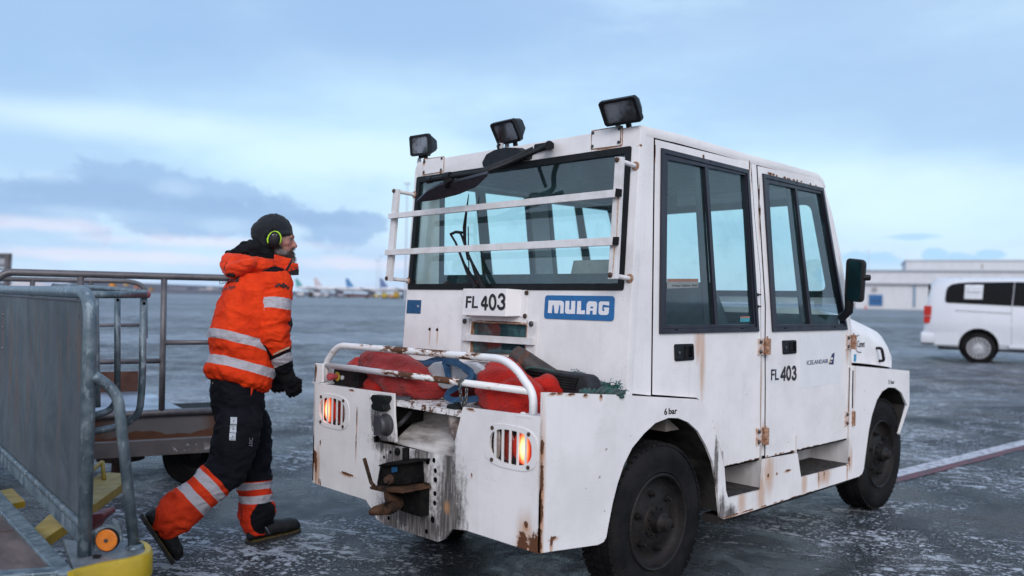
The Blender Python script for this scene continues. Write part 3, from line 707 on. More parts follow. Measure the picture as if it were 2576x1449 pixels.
# ---- control box with red button -----------------------------------------------------------
pB = X(2.42)
bm = NB(); A = PP(z16, [(395, 520), (790, 560), (790, 835), (372, 780)], pB); plate(bm, A, (), (.07, 0, 0)); cb = T('control_box', bm, M['black_plastic'], bev=.004)
bm = NB(); c = P(z16(455, 645), pB); lathe(bm, c, (-1, 0, 0), [(.024, 0), (.024, .004), (0, .0041)], 24); T('yellow_ring', bm, M['yellowp'], cb)
bm = NB(); lathe(bm, c, (-1, 0, 0), [(.013, .004), (.013, .026), (.019, .03), (.021, .045), (.017, .056), (0, .06)], 20); T('red_button', bm, M['redplastic'], cb, smooth=.8)
bm = NB(); c = P(z16(545, 665), pB); lathe(bm, c, (-1, 0, 0), [(.012, 0), (.012, .008), (.009, .010), (0, .010)], 18); T('key_switch', bm, M['paleplastic'], cb, smooth=.8)
bm = NB(); c = P(z16(735, 665), pB); lathe(bm, c, (-1, 0, 0), [(.014, 0), (.014, .01), (0, .012)], 18); T('push_button', bm, M['black_rubber'], cb, smooth=.8)
# ================================================================== cab
c0 = cab(0)
# rear wall ------------------------------------------------------------
wb_r, wt_r = P(z3(1700, 900), c0), P(z3(1716, 236), c0)
def onwall(y, z): return Vector((2.8345 + LEAN * z, y, z))
ztop = P(z6(100, 72), pD).z
zt = ztop - .004
wall_out = fillet([onwall(YD, .87), onwall(YD, zt), onwall(CABL, zt), onwall(CABL, .87)], [0, .03, .06, 0], 5)
W1 = PP(z3, [(272, 580), (1652, 379), (1600, 1305), (214, 1299)], c0)
W1 = fillet([W1[0], W1[1], W1[2], W1[3]], .012, 3, True)
W2 = fillet(PP(z10, [(740, 350), (1315, 375), (1288, 700), (722, 690)], c0), .012, 3, True)
shl = [hole(z10, 307, 430, .008, c0), hole(z10, 384, 435, .008, c0)]
bm = NB(); plate(bm, wall_out, [W1, W2], (.045, 0, 0))
outer_ = lambda v: v.co.y < YD + .035 or v.co.y > CABL - .065 or v.co.z > zt - .035
es_ = [e for e in bm.edges if len(e.link_faces) == 2 and all(outer_(v) for v in e.verts) and e.calc_face_angle(0) > .6]
bmesh.ops.bevel(bm, geom=es_, offset=.016, segments=3, profile=.6, affect='EDGES', clamp_overlap=True)
T('rear_wall', bm, M['white'], smooth=.7)
bm = NB()
for x, y in [(307, 430), (384, 435)]: lathe(bm, P(z10(x, y), c0), CN, [(.0085, -.004), (.0085, .003), (0, .004)], 12)
T('rubber_plug', bm, M['black_rubber'])
def shrink(pts, d):
    c = sum(pts, Vector()) / len(pts); out = []
    ys = [p.y for p in pts]; zs = [p.z for p in pts]; xs = [p.x for p in pts]
    for p in pts:
        v = p - c; o = Vector(p)
        for i in range(3):
            ext = max(abs(q[i] - c[i]) for q in pts)
            if ext > .02: o[i] = c[i] + v[i] * (1 - d / ext)
        out.append(o)
    return out
def seal(name, pts, wd, mt, par, out_n, proud=.003, deep=.014, grow=.0):
    o = Vector(out_n) * proud; wl_ = lambda L: [onwall(v.y, v.z) for v in L]
    bm = NB(); A = [p + o for p in wl_(shrink(pts, -grow))]; B = [p + o for p in wl_(shrink(pts, wd))]
    ringplate(bm, A, B, -Vector(out_n) * deep); return T(name, bm, mt, par)
rw = seal('rear_window', W1, .030, M['blackframe'], None, CN, .004, .03, .002)
bm = NB(); sheet(bm, [onwall(v.y, v.z) for v in shrink(W1, .02)]); bmesh.ops.translate(bm, verts=bm.verts, vec=(.010, 0, 0)); T('pane', bm, M['glass'], rw)
lw = seal('lower_window', W2, .005, M['rustmetal'], None, CN, .001, .02, .001)
bm = NB(); sheet(bm, [onwall(v.y, v.z) for v in shrink(W2, .001)]); bmesh.ops.translate(bm, verts=bm.verts, vec=(.016, 0, 0)); T('pane', bm, M['glassdark'], lw)
# guard frame of the lower window
c6 = cab(.012)
bm = NB(); plate(bm, PP(z10, [(640, 318), (712, 320), (690, 690), (625, 690)], cab(.010)), (), (.009, 0, 0)); plate(bm, PP(z10, [(1325, 345), (1404, 350), (1382, 720), (1305, 715)], cab(.010)), (), (.009, 0, 0))
lg = T('window_guard', bm, M['guardw'], bev=.002)
bm = NB(); plate(bm, PP(z10, [(638, 482), (1362, 522), (1358, 592), (634, 544)], cab(.030)), (), (.02, 0, 0)); plate(bm, PP(z10, [(690, 690), (1290, 735), (1290, 800), (690, 752)], cab(.030)), (), (.02, 0, 0)); T('cross_bar', bm, M['guardw'], lg, bev=.002)
bm = NB()
for x, y in [(670, 347), (1355, 375)]: lathe(bm, P(z10(x, y), cab(.010)), CN, [(.014, 0), (.014, .006), (.010, .010), (0, .011)], 8)
T('bolt', bm, M['bolt'], lg, smooth=.5)
# box with the fleet number
bm = NB(); fr = PP(z10, [(650, 12), (1100, 12), (1085, 300), (635, 285)], cab(.075))
yb = P(z10(1310, 30), cab(.004)).y; zt_, zb_ = fr[1].z, fr[2].z
back = [onwall(fr[0].y + .02, zt_), onwall(yb + .035, zt_ - .004), onwall(yb + .035, zb_ + .004), onwall(fr[0].y + .02, zb_)]
V = [bm.verts.new(v) for v in fr + back]
for f in ((0, 3, 2, 1), (1, 2, 6, 5), (0, 1, 5, 4), (3, 7, 6, 2), (0, 4, 7, 3)): bm.faces.new([V[i] for i in f])
bmesh.ops.recalc_face_normals(bm, faces=bm.faces)
nb = T('number_box', bm, M['white'], bev=.003)
bm = NB(); plate(bm, [onwall(yb + .040, zt_), onwall(yb, zt_ - .002), onwall(yb, zb_), onwall(yb + .040, zb_)], (), (-.004, 0, 0)); T('flange', bm, M['white'], nb)
bm = NB()
for x, y in [(1305, 55), (1288, 294)]: lathe(bm, P(z10(x, y), cab(.004)), CN, [(.012, 0), (.011, .005), (.006, .007), (0, .006)], 14)
T('bolt', bm, M['boltrust'], nb, smooth=.5)
def decal(zz, quad, pl, m, name, par, th=.0012):
    bm = NB(); A = PP(zz, quad, pl); n = pl[0].normalized(); s = 1 if n.x > .5 or n.y > .5 else -1
    plate(bm, A, (), n * s * th); return T(name, bm, m, par)
def letters(body, zz, p_bl, p_br, h_px, pl, m, name, par, bold=.0, spacing=1.0, right=None, hscale=1.0):
    """text whose base line runs p_bl -> p_br (photo points) and whose capitals are h_px high at its left end"""
    a = P(zz(*p_bl), pl); b = P(zz(*p_br), pl); t = P(zz(p_bl[0] + h_px[0], p_bl[1] - h_px[1]), pl)
    n = pl[0].normalized(); rx = Vector((0, -1, 0)) if abs(n.x) > .5 else Vector((1, 0, 0))
    capm = (t - a).length; size = capm / .727
    tb = text_bm(body, size, Matrix.Identity(4), .0010, spacing=spacing, bold=bold * size)
    w_ = max(v.co.x for v in tb.verts) - min(v.co.x for v in tb.verts); x0 = min(v.co.x for v in tb.verts)
    L = (b - a).length
    bmesh.ops.transform(tb, matrix=Matrix.Diagonal((L / w_, hscale, 1, 1)) @ Matrix.Translation((-x0, 0, 0)), verts=tb.verts)
    upd = (Vector((LEAN, 0, 1)).normalized() if abs(n.x) > .5 and abs(n.z) > .01 else Vector((0, 0, 1)))
    xd = (b - a).normalized()
    z = xd.cross(upd).normalized(); Mx = Matrix(((xd.x, upd.x, z.x, a.x), (xd.y, upd.y, z.y, a.y), (xd.z, upd.z, z.z, a.z), (0, 0, 0, 1)))
    bmesh.ops.transform(tb, matrix=Mx, verts=tb.verts)
    return T(name, tb, m, par)
pn = cab(.0765)
decal(z19, [(500, 710), (748, 712), (735, 998), (478, 995)], cab(.0762), M['vinyl'], 'sticker', nb)
# condensed sans figures drawn as strokes
def stroke_digits(zz, polys, r, pl, name, par, m=None, square=False, th=.0012, aspect=1.0):
    """each polyline (photo points) becomes a flat round-ended stroke"""
    bm = NB(); n = pl[0].normalized(); s = -1
    for k, pts in enumerate(polys):
        pp = [P(zz(*q), pl) for q in pts]; pp = fillet(pp, .02, 4) if not square else pp
        segs = []
        for i, p in enumerate(pp):
            t = ((pp[i + 1] - p) if i < len(pp) - 1 else Vector()) + ((p - pp[i - 1]) if i else Vector()); t.normalize()
            side = n.cross(t).normalized(); segs.append((p, t, side))
        # widen
        L = [p + sd * r for p, t, sd in segs]; Rr_ = [p - sd * r for p, t, sd in segs]
        if not square:
            e = segs[-1]; cap1 = [e[0] + e[2] * r * math.cos(a) + e[1] * r * math.sin(a) for a in [math.pi * j / 6 for j in range(1, 6)]]
            b = segs[0]; cap0 = [b[0] - b[2] * r * math.cos(a) - b[1] * r * math.sin(a) for a in [math.pi * j / 6 for j in range(1, 6)]]
        else: cap1 = cap0 = []
        o = n * (-th * (1 + .15 * k))
        for i in range(len(L) - 1):
            bm.faces.new([bm.verts.new(v + o) for v in (L[i], L[i + 1], Rr_[i + 1], Rr_[i])])
        if cap1: bm.faces.new([bm.verts.new(v + o) for v in [L[-1]] + cap1 + [Rr_[-1]]]); bm.faces.new([bm.verts.new(v + o) for v in [Rr_[0]] + cap0 + [L[0]]])
    return T(name, bm, m or M['ink'], par)
def ellp(cx, cy, rx, ry, a0, a1, n=12): return [(cx + rx * math.cos(R(a0 + (a1 - a0) * k / n)), cy + ry * math.sin(R(a0 + (a1 - a0) * k / n))) for k in range(n + 1)]
letters('FL', z19, (505, 955), (708, 958), (10, 198), cab(.0768), M['ink'], 'lettering', nb, bold=.02)
stroke_digits(z19, [[(835, 980), (850, 748), (758, 915), (866, 918)], ellp(955, 863, 48, 115, 0, 360, 20), ellp(1105, 798, 44, 62, 200, 400, 9) + [(1110, 850)] + ellp(1098, 912, 52, 60, -70, 165, 9)], .0075, cab(.0766), 'lettering', nb)
# maker's badge -----------------------------------------------------------
pM = cab(.0042)
bd = PP(z10, [(1495, 79), (2210, 88), (2200, 347), (1481, 320)], pM)
bd[1] = (bd[1]); bd = fillet([bd[0], bd[1], bd[2], bd[3]], .018, 5, True)
bm = NB(); plate(bm, bd, (), (.004, 0, 0)); bg_ = T('maker_badge', bm, M['badgeblue'], bev=.001)
def glyph(zz, outer, holes, pl, name, par, m):
    bm = NB(); plate(bm, PP(zz, outer, pl), [PP(zz, h, pl) for h in holes], (.0008, 0, 0)); return T(name, bm, m, par)
pMl = cab(.0052)
glyph(z10, [(1531, 133), (1660, 136), (1680, 145), (1688, 162), (1684, 268), (1650, 267), (1653, 190), (1650, 180), (1642, 180), (1638, 190), (1626, 266), (1593, 265), (1586, 190), (1582, 178), (1574, 178), (1570, 188), (1562, 264), (1523, 262)], [], pMl, 'letter', bg_, M['vinyl'])
glyph(z10, [(1706, 138), (1745, 138), (1742, 222), (1746, 230), (1756, 230), (1762, 222), (1766, 138), (1806, 139), (1802, 272), (1720, 271), (1706, 263), (1700, 250)], [], pMl, 'letter', bg_, M['vinyl'])
glyph(z10, [(1828, 140), (1866, 140), (1863, 238), (1905, 234), (1902, 276), (1820, 273)], [], pMl, 'letter', bg_, M['vinyl'])
glyph(z10, [(1935, 150), (1950, 141), (2010, 143), (2026, 152), (2031, 170), (2022, 279), (1984, 278), (1986, 240), (1957, 239), (1955, 277), (1918, 276), (1924, 170)], [[(1961, 196), (1990, 197), (1991, 210), (1988, 216), (1962, 215)], ][:1], pMl, 'letter', bg_, M['vinyl'])
glyph(z10, [(2068, 143), (2155, 145), (2154, 187), (2094, 176), (2086, 186), (2082, 232), (2088, 242), (2104, 243), (2108, 228), (2100, 226), (2102, 205), (2154, 207), (2148, 268), (2138, 280), (2120, 284), (2066, 282), (2050, 272), (2045, 255), (2048, 165), (2055, 150)], [], pMl, 'letter', bg_, M['vinyl'])
decal(z10, [(75, 127), (219, 130), (210, 271), (65, 266)], cab(.0014), M['stickblue'], 'blue_sticker', None)
decal(z10, [(172, 188), (186, 180), (198, 192), (186, 206)], cab(.0024), M['paleplastic'], 'sticker_mark', None)

# cover plates of the lamp wiring ------------------------------------------------
for qd, bl in (([(310, 465), (441, 448), (436, 540), (309, 560)], [(320, 478), (431, 457), (426, 530), (315, 547)]), ([(1396, 283), (1589, 252), (1585, 370), (1394, 394)], [(1405, 293), (1573, 266), (1570, 353), (1401, 379)])):
    bm = NB(); plate(bm, fillet(PP(z3, qd, cab(.004)), .008, 3, True), (), (.0035, 0, 0)); cp = T('cover_plate', bm, M['white'])
    bm = NB(); plate(bm, fillet([v + Vector((.0028, 0, 0)) for v in shrink(PP(z3, qd, cab(.004)), -.006)], .008, 3, True), (), (.0006, 0, 0)); T('rusty_edge', bm, M['rustmetal'], cp)
    bm = NB()
    for q in bl: lathe(bm, P(z3(*q), cab(.004)), CN, [(.0075, 0), (.0075, .004), (.004, .005), (0, .004)], 12)
    T('bolt', bm, M['bolt'], cp, smooth=.6)

# bar guard in front of the rear window ---------------------------------------------
GO = .135
def flat(pl_off, pts, th, name, par, m, bev=.002):
    bm = NB(); plate(bm, PP(z3, pts, cab(pl_off)), (), (th, 0, 0)); return T(name, bm, m, par, bev=bev)
g = flat(GO, [(1546, 446), (1590, 446), (1551, 1232), (1499, 1234)], .022, 'rear_window_guard', None, M['guardw'])
flat(GO, [(117, 651), (146, 655), (97, 1247), (66, 1245)], .022, 'upright', g, M['guardw'])
flat(GO + .024, [(83, 812), (1548, 655), (1540, 706), (84, 845)], .022, 'cross_bar', g, M['guardw'])
flat(GO + .024, [(64, 1045), (1530, 962), (1524, 1016), (62, 1080)], .022, 'cross_bar', g, M['guardw'])
flat(GO + .022, [(1548, 648), (1573, 652), (1569, 702), (1545, 700)], .022, 'rubber_block', g, M['black_rubber'])
flat(GO + .022, [(1530, 962), (1554, 960), (1549, 1014), (1526, 1012)], .022, 'rubber_block', g, M['black_rubber'])
bm = NB(); bmr = NB(); bmb = NB()
for e, b in [((1678, 506), (1560, 466)), ((1640, 1230), (1516, 1208)), ((240, 692), (123, 666)), ((196, 1244), (76, 1229))]:
    A = P(z3(*e), c0); A.y = min(max(A.y, YD + .012), CABL - .012); A = onwall(A.y, A.z); B = P(z3(*b), cab(GO - .02))
    cyl(bm, A, B, .0105, seg=12); lathe(bmr, A, CN, [(.021, .000), (.019, .006), (.012, .008)], 16); lathe(bmb, P(z3(*b), cab(GO)), CN, [(.012, 0), (.012, .005), (.007, .010), (0, .011)], 8)
T('standoff', bm, M['guardw'], g, smooth=.8); T('rusty_washer', bmr, M['rustmetal'], g, smooth=.8); T('bolt', bmb, M['boltrust'], g, smooth=.5)
# rust runs on the right upright
bm = NB()
for (x0, y0, x1, y1, w_) in [(1566, 706, 1556, 960, .0045), (1543, 1016, 1530, 1200, .004)]:
    a, b = P(z3(x0, y0), cab(GO + .0012)), P(z3(x1, y1), cab(GO + .0012)); bm.faces.new([bm.verts.new(v) for v in (a + Vector((0, w_, 0)), a - Vector((0, w_, 0)), b - Vector((0, w_ * .4, 0)), b + Vector((0, w_ * .4, 0)))])
T('rust_run', bm, simple('rust_run', (.42, .22, .11), .8, c2=(.58, .45, .36), scale=90), g)

# roof ---------------------------------------------------------------------------------
rp = [P(z6(*q), pD) for q in [(100, 72), (320, 124), (540, 187), (770, 255), (940, 301), (1100, 346), (1160, 362), (1190, 378), (1213, 408), (1232, 460)]]
ztop2 = [v.z for v in rp]
prof = [Vector((onwall(0, rp[0].z).x + .004, YD + .001, rp[0].z))] + rp[1:] 
low = [Vector((v.x - (.02 if i > 6 else 0), v.y, v.z - .05)) for i, v in enumerate(prof)]
low[-1] = prof[-1] + Vector((-.04, 0, -.012)); low[-2] = prof[-2] + Vector((-.045, 0, -.03))
bm = NB(); plate(bm, prof + low[::-1], (), (0, CABL - YD - .002, 0)); T('roof', bm, M['white'], bev=.014, smooth=.7)

# side walls with doors (the same on both sides) ------------------------------------------------
cab_out = [(6, 104, 76), (6, 770, 262), (6, 1100, 353), (6, 1163, 372), (6, 1188, 392), (6, 1206, 425), (6, 1224, 470), (6, 1270, 625), (6, 1322, 872), (6, 1366, 1150), (6, 1388, 1330), (7, 924, 240), (7, 930, 392), (7, 918, 835), (7, 398, 948), (7, 362, 960), (7, 150, 1006)]
rear_low = [(5, 1000, 556), (5, 952, 432), (5, 925, 385), (5, 895, 366), (5, 610, 352)]
zk = {5: z5, 6: z6, 7: z7}
def S(lst): return [P(zk[k](x, y), pD) for k, x, y in lst]
outl = S(cab_out + rear_low) + [Vector((2.8345 + LEAN * .96 + .02, YD, .955))]
outl[0] = Vector((onwall(0, outl[0].z).x + .045, YD, outl[0].z))
outl[-1].x = onwall(0, .955).x + .045
rear_door = S([(6, 187, 164), (6, 760, 306), (6, 768, 312), (6, 790, 640), (6, 826, 1000), (5, 1282, 105), (5, 1277, 735), (5, 1061, 783), (5, 1036, 675), (5, 1000, 560), (5, 953, 440), (5, 925, 392), (5, 890, 366), (5, 624, 347)])
front_door = S([(6, 810, 326), (6, 1165, 402), (6, 1190, 412), (6, 1207, 440), (6, 1222, 500), (6, 1262, 700), (6, 1310, 900), (6, 1355, 1150), (6, 1376, 1335), (7, 916, 240), (7, 905, 842), (7, 401, 962), (7, 404, 520), (7, 403, 230), (6, 862, 1180), (6, 838, 800)])
wr = S([(6, 217, 217), (6, 748, 350), (6, 811, 1336), (6, 206, 1350)])
wf = S([(6, 835, 372), (6, 1203, 461), (6, 1352, 1325), (6, 895, 1337)])
wr_in = S([(6, 258, 288), (6, 734, 384), (6, 785, 1292), (6, 247, 1296)])
wf_in = S([(6, 873, 432), (6, 1193, 497), (6, 1338, 1289), (6, 925, 1292)])
def grow(pts, d):
    """offset a closed outline outwards by d (in the xz plane)"""
    n = len(pts); A = sum(pts[i].x * pts[(i + 1) % n].z - pts[(i + 1) % n].x * pts[i].z for i in range(n)); s = 1 if A > 0 else -1; out = []
    for i in range(n):
        a, p, b = pts[i - 1], pts[i], pts[(i + 1) % n]
        e1 = (p - a); e2 = (b - p); e1.y = e2.y = 0; e1.normalize(); e2.normalize()
        n1 = Vector((e1.z, 0, -e1.x)) * s; n2 = Vector((e2.z, 0, -e2.x)) * s; m_ = (n1 + n2)
        if m_.length < 1e-3: m_ = n1
        m_.normalize(); k = d / max(.35, m_.dot(n1)); out.append(p + m_ * k)
    return out
def side(y, sg, labels=True):
    th = Vector((0, sg * .03, 0)); mv = lambda L: sh(L, y)
    rec = Vector((0, sg * .004, 0))
    bm = NB(); plate(bm, [v + rec for v in mv(outl)], [[v + rec for v in mv(grow(wr, -.006))], [v + rec for v in mv(grow(wf, -.006))]], th); T('side_frame', bm, M['white'], bev=.0015)
    for nm, dr, wo, wi, mul in (('rear', rear_door, wr, wr_in, [(485, 325), (503, 328), (567, 1296), (548, 1296)]), ('front', front_door, wf, wf_in, [(1035, 458), (1048, 462), (1143, 1292), (1126, 1292)])):
        bm = NB(); plate(bm, mv(dr), [mv(grow(wo, -.012))], Vector((0, sg * .0038, 0)))
        d = T('door', bm, M['white'], bev=.0015)
        # dark rubber behind the gap
        bm = NB(); A = [v + Vector((0, sg * .0034, 0)) for v in mv(grow(dr, .009))]; B = [v + Vector((0, sg * .0034, 0)) for v in mv(grow(dr, -.004))]; ringplate(bm, A, B, Vector((0, sg * .0004, 0))); T('door_seal', bm, M['black_gap'], d)
        # aluminium frame: outer band, stepped inner band
        bm = NB(); A = [v - Vector((0, sg * .010, 0)) for v in mv(wo)]; B = [v - Vector((0, sg * .010, 0)) for v in mv(grow(wo, -.022))]; ringplate(bm, A, B, Vector((0, sg * .012, 0)))
        A = [v - Vector((0, sg * .004, 0)) for v in mv(grow(wo, -.0225))]; B = [v - Vector((0, sg * .004, 0)) for v in mv(wi)]; ringplate(bm, A, B, Vector((0, sg * .03, 0)))
        wn = T('window', bm, M['alu'], d, bev=.0015)
        mp = [P(z6(*q), pD) for q in mul]
        bm = NB(); plate(bm, [v - Vector((0, sg * .003, 0)) for v in mv(mp)], (), Vector((0, sg * .015, 0))); T('mullion', bm, M['alu'], wn)
        off = Vector((-.035, 0, 0)); mp2 = [mp[0] + Vector((-.062, 0, 0)), mp[1] + Vector((-.022, 0, 0)), mp[2] + Vector((-.028, 0, 0)), mp[3] + Vector((-.068, 0, 0))]
        for q in (mp2[0], mp2[1]): q.z = min(q.z, mp[0].z - .004)
        bm = NB(); plate(bm, [v + Vector((0, sg * .014, 0)) for v in mv(mp2)], (), Vector((0, sg * .010, 0))); T('sliding_stile', bm, M['blackframe'], wn)
        bm = NB(); sheet(bm, [v + Vector((0, sg * .012, 0)) for v in mv(grow(wi, .004))]); T('pane', bm, M['glass'], wn)
        # drain slots in the lower rail
        bm = NB(); zlow = (wo[2].z + wo[3].z) / 2 + .011
        for fx in (.14, .80):
            xx = wo[3].x + (wo[2].x - wo[3].x) * fx; box(bm, (xx - .012, y - sg * .0108, zlow + .004), (xx + .012, y - sg * .0102, zlow + .010))
        T('drain_slot', bm, M['black_gap'], wn)
        # screws
        bm = NB(); c = (wo[0] + wo[1]) / 2; c.y = y - sg * .010; c.z -= .006; c.x += .02
        lathe(bm, c, (0, -sg, 0), [(.005, 0), (.005, .003), (0, .004)], 8); c2 = (wo[2] + wo[3]) / 2; c2.y = c.y; c2.z += .01; lathe(bm, c2, (0, -sg, 0), [(.004, 0), (.004, .002), (0, .003)], 8); T('screw', bm, M['bolt'], wn)
        # handle
        zz, q = (z5, [(752, 40), (868, 37), (872, 137), (755, 144)]) if nm == 'rear' else (z7, [(499, 246), (584, 244), (585, 326), (503, 332)])
        hp = [P(zz(*v), pD) for v in q]
        bm = NB(); plate(bm, [v - Vector((0, sg * .006, 0)) for v in mv(fillet(hp, .012, 3, True))], (), Vector((0, sg * .007, 0))); hd = T('door_handle', bm, M['black_plastic'], d, bev=.002)
        c = sum(hp, Vector()) / 4; wd_ = abs(hp[1].x - hp[0].x); ht_ = abs(hp[0].z - hp[3].z)
        bm = NB(); box(bm, (c.x - wd_ * .02, y - sg * .010, c.z - ht_ * .34), (c.x + wd_ * .16, y - sg * .005, c.z + ht_ * .36)); box(bm, (c.x - wd_ * .45, y - sg * .009, c.z - ht_ * .43), (c.x + wd_ * .45, y - sg * .005, c.z - ht_ * .36)); T('grip', bm, M['black_rubber'], hd)
        bm = NB(); box(bm, (c.x + wd_ * .17, y - sg * .0066, c.z - ht_ * .32), (c.x + wd_ * .42, y - sg * .0055, c.z + ht_ * .36)); T('recess', bm, M['black_gap'], hd)
        bm = NB(); lathe(bm, (c.x - wd_ * .30, y - sg * .006, c.z - ht_ * .02), (0, -sg, 0), [(.008, 0), (.008, .004), (.005, .005), (0, .004)], 12); T('lock', bm, M['chain'], hd, smooth=.6)
    # hinges
    for zz, (x, y0, y1), kind in ((z7, (386, 234, 333), 0), (z7, (375, 778, 880), 0), (z7, (915, 212, 300), 1), (z7, (908, 676, 765), 1)):
        a = P(zz(x, y0), pD); b = P(zz(x, y1), pD); zt1, zb1 = a.z, b.z; xc = (a.x + b.x) / 2
        bm = NB(); box(bm, (xc - .062, y - sg * .007, zb1), (xc - .004, y, zt1)); 
        if kind == 0: box(bm, (xc + .036, y - sg * .005, zb1), (xc + .052, y, zt1))
        hg = T('hinge', bm, simple('stained_hinge_paint', (.68, .64, .62), .5, c2=(.42, .22, .13), scale=34), bev=.004)
        bm = NB(); cyl(bm, (xc + .010, y - sg * .018, zb1 + .004), (xc + .010, y - sg * .018, zt1 + .012), .0045, seg=8)
        hh = (zt1 - zb1)
        for k in range(3): cyl(bm, (xc + .010, y - sg * .018, zb1 + hh * (k / 3 + .01)), (xc + .010, y - sg * .018, zb1 + hh * ((k + 1) / 3 - .01)), .019, seg=14)
        T('knuckle', bm, M['rustmetal'], hg, smooth=.8)
        bm = NB()
        for dz in (.2, .8):
            for dx, pr in ((-.043, .007), (.036, .012)):
                lathe(bm, (xc + dx, y - sg * pr, zb1 + hh * dz), (0, -sg, 0), [(.0105, 0), (.0105, .006), (.006, .011), (0, .012)], 8)
        T('bolt', bm, M['bolt'], hg, smooth=.5)
side(YD, 1)
side(CABL, -1)
# small screws by the rear door
bm = NB()
for x, y in [(808, 1111), (808, 1183)]: lathe(bm, P(z6(x, y), Y(YD)), (0, -1, 0), [(.009, 0), (.008, .006), (.0045, .008), (.0045, .02), (0, .021)], 10)
T('stud', bm, M['bolt'], smooth=.6)
bm = NB()
for x, y in [(1262, 712), (1275, 771)]: c = P(z6(x, y), Y(YD)); cyl(bm, c + Vector((-.01, .02, 0)), c + Vector((.035, .02, 0)), .006, .004, 8)
T('stud', bm, M['boltrust'], smooth=.6)

# cab floor, step wells ------------------------------------------------------------------------
zst = P(z15(360, 945), pF).z
def step(xa, xb, ztopv, zs, y, sg):
    bm = NB()
    box(bm, (xa, y + sg * .013, zs - .012), (xb, y + sg * .25, zs)); return bm
xs0, xs1, xs2, xs3 = P(z15(345, 900), pF).x, P(z15(780, 850), pF).x, P(z15(1285, 600), pF).x, P(z15(1930, 500), pF).x
zs2 = P(z15(1905, 505), pF).z
stepw = simple('scuffed_step_sheet', (.40, .38, .37), .75, c2=(.62, .61, .61), scale=5, bump=.2, bscale=80, stretch=(1, 1, .3))
stepd = simple('dirty_step_tread', (.055, .045, .042), .9, c2=(.02, .018, .017), scale=22, bump=.5, bscale=120)
for y, sg in ((YF, 1), (YL, -1)):
    for xa, xb, zs in ((xs0 - .02, xs1 + .03, zst), (xs2 - .02, xs3 + .01, zs2)):
        bm = NB(); box(bm, (xa, y + sg * .013, zs - .012), (xb, y + sg * .26, zs)); T('step_tread', bm, stepd)
        bm = NB(); box(bm, (xa, y + sg * .26, zs - .012), (xb, y + sg * .268, .66)); box(bm, (xb - .008, y + sg * .0135, zs), (xb, y + sg * .26, .62)); box(bm, (xa, y + sg * .0135, zs), (xa + .008, y + sg * .26, .62)); T('step_wall', bm, stepw)
bm = NB(); box(bm, (2.95, YD + .28, .60), (5.25, CABL - .28, .64)); T('cab_floor', bm, M['interior'])
bm = NB(); box(bm, (xs0 - .02, YD + .035, .625), (5.2, YD + .28, .64)); box(bm, (xs0 - .02, CABL - .035, .625), (5.2, CABL - .28, .64)); T('door_sill', bm, M['black_gap'])
bm = NB(); box(bm, (XR + .3, 2.62, .28), (5.95, 3.42, .58)); T('chassis', bm, M['soot'], bev=.01)
bm = NB(); box(bm, (xs0 - .06, YF + .012, .262), (xs3 + .06, YF + .10, .30)); cyl(bm, (xs0 + .02, YF + .06, .285), (xs0 + .09, YF + .06, .285), .04, seg=14); T('sill_underside', bm, M['well'])
bm = NB(); box(bm, (2.93, YD + .034, .62), (2.95, CABL - .034, 1.10)); box(bm, (3.02, YD + .034, ztop - .09), (5.0 - .35, CABL - .034, ztop - .07)); T('cab_lining', bm, M['interior2'])

# windscreen, cowl, dashboard -----------------------------------------------------------------------
fp = [P(z6(*q), pD) for q in [(1224, 470), (1270, 625), (1322, 872), (1366, 1150)]]
A0, A1 = fp[0], fp[3]
def fpt(z): 
    for i in range(3):
        if fp[i].z >= z >= fp[i + 1].z: t = (fp[i].z - z) / (fp[i].z - fp[i + 1].z); return fp[i].x + (fp[i + 1].x - fp[i].x) * t
    return fp[0].x if z > fp[0].z else fp[3].x
zw0, zw1 = A1.z - .02, A0.z
def ws(y0, y1, z0, z1, off=0.0): return [Vector((fpt(z1) + off, y0, z1)), Vector((fpt(z1) + off, y1, z1)), Vector((fpt((z0 + z1) / 2) + off, y1, (z0 + z1) / 2)), Vector((fpt(z0) + off, y1, z0)), Vector((fpt(z0) + off, y0, z0)), Vector((fpt((z0 + z1) / 2) + off, y0, (z0 + z1) / 2))]
bm = NB(); o_ = [Vector((fpt(zw1), YD + .002, zw1)), Vector((fpt(zw1), CABL - .002, zw1)), Vector((fpt(zw0), CABL - .002, zw0)), Vector((fpt(zw0), YD + .002, zw0))]
i_ = [Vector((fpt(zw1 - .05), YD + .07, zw1 - .05)), Vector((fpt(zw1 - .05), CABL - .07, zw1 - .05)), Vector((fpt(zw0 + .05), CABL - .07, zw0 + .05)), Vector((fpt(zw0 + .05), YD + .07, zw0 + .05))]
dx = (o_[2] - o_[1])
def lin(z): t = (zw1 - z) / (zw1 - zw0); return o_[0].x + (o_[3].x - o_[0].x) * t
for v in i_: v.x = lin(v.z)
plate(bm, o_, [fillet(i_, .05, 4, True)], (-.035, 0, 0)); T('windscreen_frame', bm, M['white'])
bm = NB(); plate(bm, [v + Vector((-.03, 0, 0)) for v in shrink(i_, -.01)], [fillet([v + Vector((-.03, 0, 0)) for v in shrink(i_, .03)], .05, 4, True)], (-.015, 0, 0)); wsn = T('windscreen', bm, M['blackframe'])
bm = NB(); sheet(bm, [v + Vector((-.02, 0, 0)) for v in shrink(i_, -.005)]); T('pane', bm, M['glass'], wsn)
bm = NB(); box(bm, (4.72, YD + .04, .70), (5.08, CABL - .04, 1.18)); box(bm, (4.62, 3.08, 1.16), (4.85, 3.62, 1.27)); T('dashboard', bm, M['interior'], bev=.02)
bm = NB(); box(bm, (3.08, YD + .16, .80), (3.15, CABL - .12, 1.49)); T('rear_bench_back', bm, M['interior'], bev=.03, smooth=.8)
